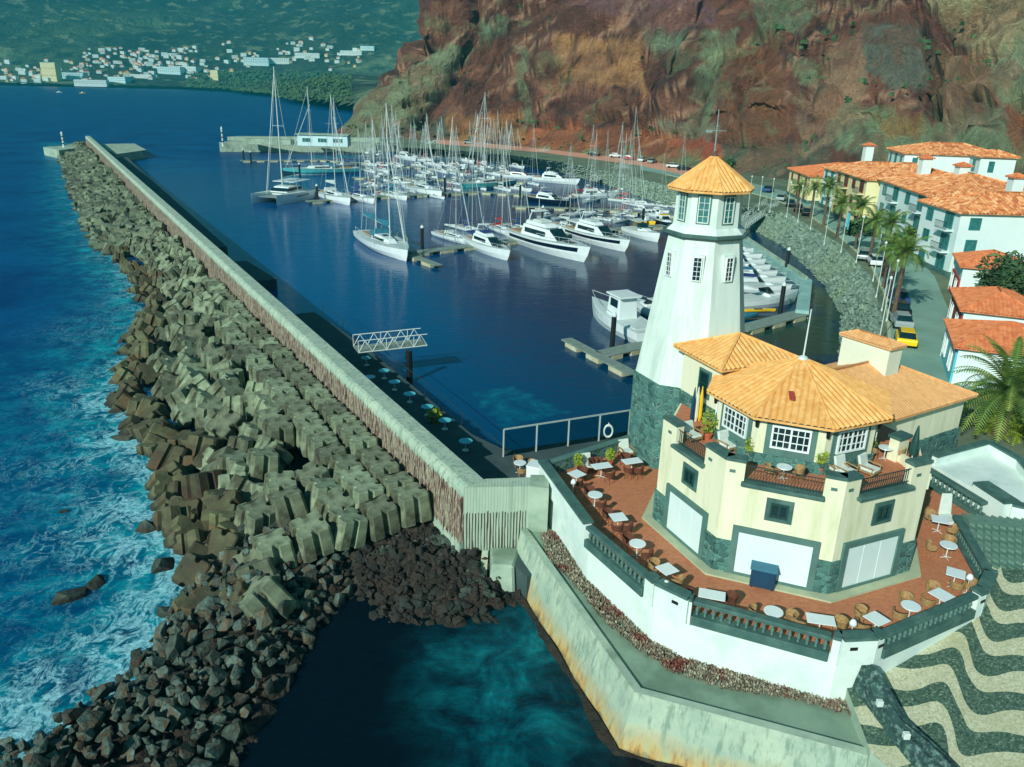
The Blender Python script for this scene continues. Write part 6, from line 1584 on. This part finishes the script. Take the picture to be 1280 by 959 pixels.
def ccol(ob, vs):
    X, Y, Z = vs.T; px, py = projn(X, Y, Z); w = f3(X*.05, Y*.05, Z*.07, 4, 31)-.5; w2 = f3(X*.2, Y*.2, Z*.25, 4, 37)-.5
    qx, qy = px+w*26+w2*12, py+w2*22+w*8
    def L(c): return np.array(lin(c)[:3])
    C = np.tile(L((98, 68, 52)), (len(X), 1))
    m = (f3(X*.05, Y*.05, Z*.1, 5, 41) > .53)[:, None]; C = np.where(m, L((80, 54, 44)), C)
    m = (f3(X*.07, Y*.07, Z*.2, 5, 42) > .58)[:, None]; C = np.where(m, L((116, 86, 66)), C)
    regs = [([(690, 45), (800, 45), (815, 120), (780, 110), (700, 100)], (150, 124, 84)), ([(560, 148), (650, 140), (655, 175), (540, 185)], (150, 118, 68)), ([(660, 152), (860, 165), (905, 195), (905, 225), (640, 195)], (158, 102, 60)), ([(840, 175), (900, 180), (890, 200), (840, 195)], (150, 80, 54)),
            ([(700, 0), (880, -10), (900, 30), (830, 45), (740, 10)], (108, 84, 86)), ([(430, 172), (415, 130), (455, 110), (500, 95), (560, 55), (592, 58), (565, 98), (530, 132), (500, 165)], (110, 142, 104)), ([(590, 35), (632, 18), (634, 46), (606, 58)], (102, 142, 106)), ([(644, 60), (658, 58), (664, 150), (650, 160)], (112, 138, 104)),
            ([(800, 35), (860, 42), (846, 66), (800, 58)], (100, 134, 104)), ([(880, 45), (925, 30), (918, 80), (896, 130), (880, 170), (862, 150)], (104, 138, 102)), ([(930, -10), (1010, -10), (1030, 20), (1005, 45), (950, 30)], (92, 120, 88)), ([(985, 70), (1030, 80), (1030, 115), (1000, 105)], (108, 138, 96)), ([(905, 60), (975, 60), (1000, 160), (960, 185), (900, 180)], (112, 82, 54)),
            ([(1030, 60), (1080, 40), (1085, 110), (1045, 150), (1010, 180), (1000, 150)], (138, 122, 98)), ([(1080, 30), (1150, 30), (1165, 70), (1150, 110), (1110, 110), (1080, 90)], (86, 106, 92)), ([(1150, -10), (1300, -10), (1300, 60), (1240, 80), (1190, 50)], (140, 146, 102)), ([(1160, 60), (1245, 85), (1240, 140), (1200, 150), (1160, 140)], (104, 98, 70)),
            ([(1060, 125), (1160, 150), (1260, 135), (1300, 150), (1300, 300), (1130, 215), (1040, 185), (1030, 160)], (104, 140, 100)), ([(1230, 60), (1300, 50), (1300, 140), (1250, 130)], (116, 148, 110)), ([(1255, 130), (1300, 140), (1300, 200), (1262, 190)], (122, 86, 60)), ([(1100, 150), (1160, 140), (1150, 170), (1110, 175)], (128, 118, 74)),
            ([(640, 182), (760, 190), (860, 196), (905, 212), (900, 225), (640, 200)], (96, 130, 84)), ([(820, 150), (900, 155), (890, 178), (830, 170)], (110, 124, 98)), ([(900, 180), (1040, 175), (1040, 230), (900, 230)], (82, 104, 78)), ([(480, 160), (560, 140), (565, 180), (500, 185)], (74, 92, 76))]
    tl = Z*.75-X*.5+(f3(X*.03, Y*.03, Z*.03, 3, 15)-.5)*14; bd_ = vnoise(tl*.6, X*.01, 88)[:, None]; C = C*(.72+.6*bd_); m = (vnoise(tl*.9, X*.02, 89) > .8)[:, None]; C = np.where(m, L((150, 128, 104)), C); m = (vnoise(tl*1.1, X*.02, 90) > .84)[:, None]; C = np.where(m, L((52, 38, 34)), C)
    fz = f3(X*.16, Y*.16, Z*.2, 4, 77)[:, None]
    for pl, c in regs:
        m = inpoly(qx, qy, pl)[:, None]*(.45+.5*(fz > .5)); g_ = np.array(c, float); g_ = g_*.82+g_.mean()*.18 if c[1] > c[0] else g_; C = C*(1-m)+L(g_)*m
    veg = (f3(X*.1, Y*.1, Z*.12, 5, 51) > .65)[:, None]; C = np.where(veg, C*.6+L((104, 130, 92))*.4, C)
    C = C*np.array([2.9, 2.35, 2.1])
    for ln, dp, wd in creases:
        e_ = np.exp(-(dpoly(qx*.35+px*.65, qy*.35+py*.65, ln)/(wd*.45))**2)[:, None]*.75; C = C*(1-e_)+L((58, 46, 40))*e_  # dark dyke rock colour that also paints shade into the creases
    C = C*(.5+1.0*f3(X*.15, Y*.15, Z*.4, 5, 61, False, .6))[:, None]
    at = ob.data.color_attributes.new('soil_and_shade', 'FLOAT_COLOR', 'POINT'); at.data.foreach_set('color', np.concatenate([C, np.ones((len(X), 1))], 1).astype(np.float32).reshape(-1))
xs = np.concatenate([np.arange(-120, 130, 1.0), np.arange(130, 420, 2.6)]); ys = np.concatenate([np.arange(30, 230, 2.2), np.arange(230, 400, .95), np.arange(400, 640, 5)])
hill, vs = grid_surface('cliff_hillside', xs, ys, cliff_h, 'white', mask=lambda X, Y: sdist(X, Y) > -8)
vs, DD = crag(vs, (len(ys), len(xs))); hill.data.vertices.foreach_set('co', vs.astype(np.float32).reshape(-1)); hill.data.update()
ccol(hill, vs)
k = NT('cliff_earth_and_rock'); v = k.coord(False); a = k.n('ShaderNodeAttribute', attribute_name='soil_and_shade')
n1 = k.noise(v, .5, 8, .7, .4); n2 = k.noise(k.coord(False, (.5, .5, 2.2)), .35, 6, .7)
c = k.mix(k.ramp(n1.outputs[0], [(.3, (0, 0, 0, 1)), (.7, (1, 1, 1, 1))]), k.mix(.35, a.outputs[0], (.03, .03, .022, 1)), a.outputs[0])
c = k.mix(k.ramp(n2.outputs[0], [(.56, (0, 0, 0, 1)), (.7, (.55,)*3+(1,))]), c, lin((150, 140, 112)))
vo = k.n('ShaderNodeTexVoronoi', inp={'Vector': k.mix(.12, v, k.noise(v, .12, 4, .6).outputs[1]), 'Scale': .13}); n4 = k.noise(v, .09, 9, .75, .3)
vc = k.n('ShaderNodeTexVoronoi', feature='DISTANCE_TO_EDGE', inp={'Vector': k.mix(.15, k.coord(False, (1, 1, 1.6), (0, R(14), 0)), k.noise(v, .2, 5, .7).outputs[1]), 'Scale': .1})
crk = k.ramp(vc.outputs['Distance'], [(.0, (0, 0, 0, 1)), (.06, (1, 1, 1, 1))])
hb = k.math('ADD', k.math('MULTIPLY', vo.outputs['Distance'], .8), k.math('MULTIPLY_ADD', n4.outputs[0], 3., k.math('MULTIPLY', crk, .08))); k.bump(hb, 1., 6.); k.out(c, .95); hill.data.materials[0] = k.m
# scrub dots on the slopes as one ground cover
def hz(x, y): return float(cliff_h(np.array([x]), np.array([y]))[0])
N = 5200; rn = np.random.RandomState(5); gx = rn.uniform(-110, 200, N); gy = rn.uniform(110, 400, N); gz = cliff_h(gx, gy); dd = sdist(gx, gy); sl = np.hypot(cliff_h(gx+1, gy)-gz, cliff_h(gx, gy+1)-gz)
mb = MB(); rs = random.Random(6)
for x, y, z, d_, s__ in zip(gx, gy, gz, dd, sl):
    if d_ < 1 or d_ > 110 or (s__ > .95 and rs.random() < .85): continue
    r = rs.uniform(.3, 1.0)*(1.5 if rs.random() < .12 else 1)
    for q_ in range(3):
        a_ = rs.uniform(0, 6.28); cx, cy = x+rs.uniform(-r, r)*.5, y+rs.uniform(-r, r)*.5
        mb.add([(cx-r*math.cos(a_), cy-r*math.sin(a_), z-.2), (cx+r*math.cos(a_), cy+r*math.sin(a_), z-.2), (cx+.6*r*math.cos(a_), cy+.6*r*math.sin(a_)-.2, z+r*.9), (cx-.5*r*math.cos(a_), cy-.5*r*math.sin(a_)-.1, z+r*.8)], [(0, 1, 2, 3)])
tag(mb.build('scrub', 'leafd'), 'low olive scrub dotted over the hillside and cliff foot', 'scrub', kind='stuff')
# ================================================================== far coast and mountains
coast = [(-9000, 1330), (-904, 1480), (-640, 1560), (-480, 1420), (-420, 1270), (-330, 1130), (-265, 930), (-200, 800), (-150, 700), (-95, 560), (-85, 480), (-60, 420), (200, 420)]
def far_h(X, Y):
    d = dpoly(X, Y, coast); poly = coast+[(9000, 420), (9000, 12000), (-9000, 12000)]
    ins = inpoly(X, Y, poly); d = np.where(ins, d, -d)
    r = fbm(X*.0007, Y*.0007+3, 5, 71, True); n = fbm(X*.0024, Y*.0024, 5, 72); f = fbm(X*.015, Y*.015, 4, 73)
    dy = np.clip(Y-1750-(X+600)*.12, 0, 9000)
    h = 4+np.clip(d, 0, 60)*.16+np.clip(d-60, 0, 900)*.055*(n+.4)
    mt = np.clip((dy)/2300, 0, 1)**1.1*640*(.2+1.35*r)
    lf = np.clip((-900-X)/900, 0, 1)*np.clip((Y-1650)/900, 0, 1)*260*(.5+r)
    h = h+mt+lf+(n-.5)*150*np.clip(dy/900, 0, 1)+(f-.5)*np.clip(d/30, 0, 1)*9
    cl = np.clip(1-np.abs(X+230)/260, 0, 1)*np.clip(d/40, 0, 1)*14; h = h+cl
    return np.where(ins, np.maximum(h, 1.5), -4)
def gridfar(name, xs, ys, m):
    o, v_ = grid_surface(name, xs, ys, far_h, m, mask=lambda X, Y: far_h(X, Y) > -3 if True else None, smooth=True)
    return o
k = NT('distant_green_mountain'); v = k.coord(False)
n1 = k.noise(v, .0055, 9, .72, .5); n2 = k.noise(v, .02, 6, .7)
ge = k.n('ShaderNodeNewGeometry'); sp = k.n('ShaderNodeSeparateXYZ'); k.l(ge.outputs['Position'], sp.inputs[0])
c = k.mix(k.ramp(n1.outputs[0], [(.38, (0, 0, 0, 1)), (.6, (1, 1, 1, 1))]), lin((34, 84, 66)), lin((150, 182, 124)))
c = k.mix(k.ramp(n2.outputs[0], [(.45, (0, 0, 0, 1)), (.62, (1, 1, 1, 1))]), c, lin((48, 86, 60)))
hi_ = k.n('ShaderNodeMapRange', inp={'Value': sp.outputs[2], 'From Min': 60., 'From Max': 240.}).outputs[0]
c = k.mix(k.math('MULTIPLY', hi_, .7), c, lin((40, 96, 80)))
nb = k.noise(k.coord(False, (1, .5, 1)), .0016, 5, .6, .6); c = k.mix(k.ramp(nb.outputs[0], [(.42, (.75,)*3+(1,)), (.5, (.35,)*3+(1,)), (.56, (0, 0, 0, 1))]), c, lin((14, 56, 52)))  # large dark woodland patches, also painting in the valley shade
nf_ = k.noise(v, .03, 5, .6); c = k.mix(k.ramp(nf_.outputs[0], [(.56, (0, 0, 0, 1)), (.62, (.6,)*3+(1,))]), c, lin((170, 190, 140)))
k.bump(k.math('MULTIPLY_ADD', n1.outputs[0], 4., n2.outputs[0]), 1., 45.); k.out(c, .95)
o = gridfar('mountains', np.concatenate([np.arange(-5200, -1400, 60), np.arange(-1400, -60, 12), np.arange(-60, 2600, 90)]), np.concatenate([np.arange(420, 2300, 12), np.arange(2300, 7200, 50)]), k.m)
# town
def march(px, py):
    a = W(px, py, 20.) if ((py-CY)) else None
    x = (px-CX)/F; y = -(py-CY)/F; x, y = cR*x-sR*y, sR*x+cR*y; d = (x, cP+y*sP, -sP+y*cP)
    t = np.arange(400, 5200, 8.); X = d[0]*t; Y = d[1]*t; Z = H+d[2]*t; hh = far_h(X, Y); i = np.argmax(hh > Z)
    return (X[i], Y[i], hh[i], t[i]) if hh[i] > Z[i] else None
def mk_far(w, l, h, roofm, wallm='whiteh', name='distant_house', gable=True):
    t = thing(name, 'x', 'house'); MB().box((-l/2, -w/2, -3), (l/2, w/2, h)).build('wall', wallm, t)
    if gable: MB().add([(-l/2-.5, -w/2-.5, h), (l/2+.5, -w/2-.5, h), (l/2+.5, w/2+.5, h), (-l/2-.5, w/2+.5, h), (-l/2+w*.4, 0, h+w*.28), (l/2-w*.4, 0, h+w*.28)], [(0, 1, 5, 4), (1, 2, 5), (2, 3, 4, 5), (3, 0, 4), (3, 2, 1, 0)]).build('roof', roofm, t)
    else: MB().box((-l/2-.2, -w/2-.2, h), (l/2+.2, w/2+.2, h+.5)).build('roof', roofm, t)
    m = MB()
    for k in range(max(2, int(l/4))):
        for z in ([h*.5] if h < 5 else [h*.25+1, h*.7]): m.box((-l/2+l*(k+.5)/max(2, int(l/4))-.6, -w/2-.05, z-.7), (-l/2+l*(k+.5)/max(2, int(l/4))+.6, -w/2+.1, z+.7))
    m.build('windows', 'glass', t); return t
FP = [Proto(mk_far(9, 13, 6.5, 'tiler')), Proto(mk_far(8, 11, 6, 'tileh')), Proto(mk_far(9, 16, 8.5, 'concrete', gable=False)), Proto(mk_far(10, 10, 6, 'tiler', 'creamh'))]
WH = [Proto(mk_far(22, 60, 9, 'whiteh', 'whiteh', 'distant_warehouse', False)), Proto(mk_far(24, 44, 11, 'tealc', 'blueh', 'distant_warehouse', False)), Proto(mk_far(20, 26, 30, 'whiteh', 'creamh', 'distant_tower_block', False))]
rt = random.Random(12); nh = 0
dens = [((0, 110), (86, 104), 55), ((100, 240), (62, 86), 80), ((40, 260), (78, 100), 45), ((150, 330), (72, 94), 38), ((300, 460), (62, 82), 34), ((130, 460), (50, 78), 24), ((0, 480), (78, 100), 20)]
for (a, b), (c_, d_), n_ in dens:
    for _ in range(n_):
        px = rt.uniform(a, b); py = rt.uniform(c_, d_); r = march(px, py)
        if r is None or r[2] < 3 or r[3] > 4000: continue
        FP[rt.choice((0, 0, 1, 2, 2, 3))].put((r[0], r[1], r[2]-1), rt.uniform(-.5, .5), 'white house of the distant town on the slopes across the bay', rt.uniform(.42, .85), group='houses of the distant town'); nh += 1
for i, (px, py, kx, lab, s) in enumerate([(66, 101, 2, 'tall cream tower block on the distant waterfront', 1.0), (92, 98, 1, 'grey blue apartment slab right of the tall tower block', 1.0), (115, 106, 0, 'long white waterfront shed at the foot of the tower block', .9), (150, 103, 1, 'turquoise roofed waterfront hall', .8), (178, 98, 0, 'white shed inland of the waterfront, left one', .8), (215, 92, 1, 'blue roofed factory in the middle of the distant town', 1.1), (232, 90, 0, 'white warehouse right of the blue roofed factory', 1.), (270, 100, 2, 'white storage tank like block near the far shore', .6), (322, 80, 1, 'teal factory hall above the wooded shore', 1.2), (345, 78, 0, 'white warehouse right of the teal factory hall', 1.), (385, 72, 0, 'white warehouse near the cliff edge', .9), (440, 68, 0, 'white industrial building just left of the red cliff', .8), (460, 62, 1, 'blue hall touching the cliff silhouette', .7)]):
    r = march(px, py)
    if r: WH[kx].put((r[0], r[1], r[2]-1), rt.uniform(-.2, .2), lab, s, group='large buildings of the distant town')
for px, py, lab in ((74, 116, 'small white boat out in the bay'), (103, 117, 'small yellow boat out in the bay')):
    p = W(px, py, 0); t = thing('small_boat', lab, 'boat', (p.x, p.y, 0), R(20)); s, d = hull(7, 2.4, 1.2, .9, 1.4); MB().loft(s).build('hull', 'gel' if px < 90 else 'yellow', t); MB().loft(cabin(-1.5, 1., .8, .6, .8, 1.2)).build('cabin', 'gel', t)
print('houses', nh)
# dark woods on the near headland
mb = MB(); rs = random.Random(17); 
for _ in range(900):
    px = rs.uniform(235, 440); py = rs.uniform(92, 128); r = march(px, py)
    if r is None or r[2] < 3 or r[3] > 2200: continue
    s = rs.uniform(2.5, 5)*max(.5, r[3]/1200)
    for q_ in range(4):
        a_ = rs.uniform(0, 6.28); x, y, z = r[0]+rs.uniform(-s, s)*.6, r[1]+rs.uniform(-s, s)*.6, r[2]+s*.4
        mb.add([(x+s*.6*math.cos(a_+b_*1.26), y+s*.6*math.sin(a_+b_*1.26), z+rs.uniform(-.4, .3)*s) for b_ in range(5)]+[(x, y, z+s*.7)], [(0, 1, 5), (1, 2, 5), (2, 3, 5), (3, 4, 5), (4, 0, 5)])
tag(mb.build('headland_wood', 'leafd'), 'dark wood and scrub on the low headland across the bay', 'wood', kind='stuff')

# ================================================================== haze, sky, sun, camera
if HAZE:
    o = MB().box((-6000, -300, -12), (3500, 7600, 1300)).build('haze', 'white'); o['kind'] = 'stuff'; o['label'] = 'thin blue green sea haze over the bay'; o['category'] = 'haze'
    m = bpy.data.materials.new('sea_haze'); m.use_nodes = True; t = m.node_tree; t.nodes.clear(); ou = t.nodes.new('ShaderNodeOutputMaterial'); pv = t.nodes.new('ShaderNodeVolumePrincipled')
    pv.inputs['Color'].default_value = HAZEC; pv.inputs['Density'].default_value = HAZE; pv.inputs['Anisotropy'].default_value = .0; t.links.new(pv.outputs[0], ou.inputs['Volume']); o.data.materials[0] = m
w = bpy.data.worlds.new('World'); scene.world = w; w.use_nodes = True; nt = w.node_tree; bg = nt.nodes['Background']
sky = nt.nodes.new('ShaderNodeTexSky'); sky.sky_type = 'NISHITA'; sky.sun_disc = False
SE = R(30); sd = Vector((-.53, -.85, 0)).normalized(); sky.sun_elevation = SE; sky.sun_rotation = math.atan2(sd.x, sd.y); sky.altitude = 30
hs = nt.nodes.new('ShaderNodeMix'); hs.data_type = 'RGBA'; hs.blend_type = 'MULTIPLY'; hs.inputs[0].default_value = 1; nt.links.new(sky.outputs[0], hs.inputs[6]); hs.inputs[7].default_value = SKYT
nt.links.new(hs.outputs[2], bg.inputs[0]); bg.inputs[1].default_value = SKYS
l = bpy.data.lights.new('sun', 'SUN'); l.energy = SUNE; l.angle = R(.53); l.color = SUNC
lo_ = bpy.data.objects.new('sun', l); col.objects.link(lo_)
dirv = -(Vector((sd.x*math.cos(SE), sd.y*math.cos(SE), math.sin(SE)))); lo_.rotation_euler = dirv.to_track_quat('-Z', 'Y').to_euler(); lo_.location = (-60, -120, 110)
cam = bpy.data.cameras.new('camera'); co = bpy.data.objects.new('camera', cam); col.objects.link(co); scene.camera = co
cam.sensor_fit = 'HORIZONTAL'; cam.sensor_width = 36; cam.lens = 36*F/1280; cam.clip_end = 20000; cam.clip_start = .1
fwd = Vector((0, cP, -sP)); up = Vector((0, sP, cP)); rt_ = Vector((1, 0, 0))
# roll: image axes expressed in camera axes
r2 = rt_*cR+up*sR; u2 = up*cR-rt_*sR
Mx = Matrix((r2, u2, -fwd)).transposed().to_4x4(); Mx.translation = (0, 0, H); co.matrix_world = Mx
scene.render.resolution_x = 1024; scene.render.resolution_y = 767
scene.view_settings.view_transform = 'Standard'; scene.view_settings.look = 'None'; scene.view_settings.exposure = EXPO; scene.view_settings.gamma = 1
scene.render.engine = 'CYCLES'
for o in bpy.data.objects:
    if '_o' in o: del o['_o']
    if o.parent is None and o.get('label') and not 4 <= len(o['label'].split()) <= 16: print('LEN', o.name, len(o['label'].split()), o['label'])
    if o.get('label') == 'x' and o.parent is None: print('unplaced', o.name); bpy.data.objects.remove(o)
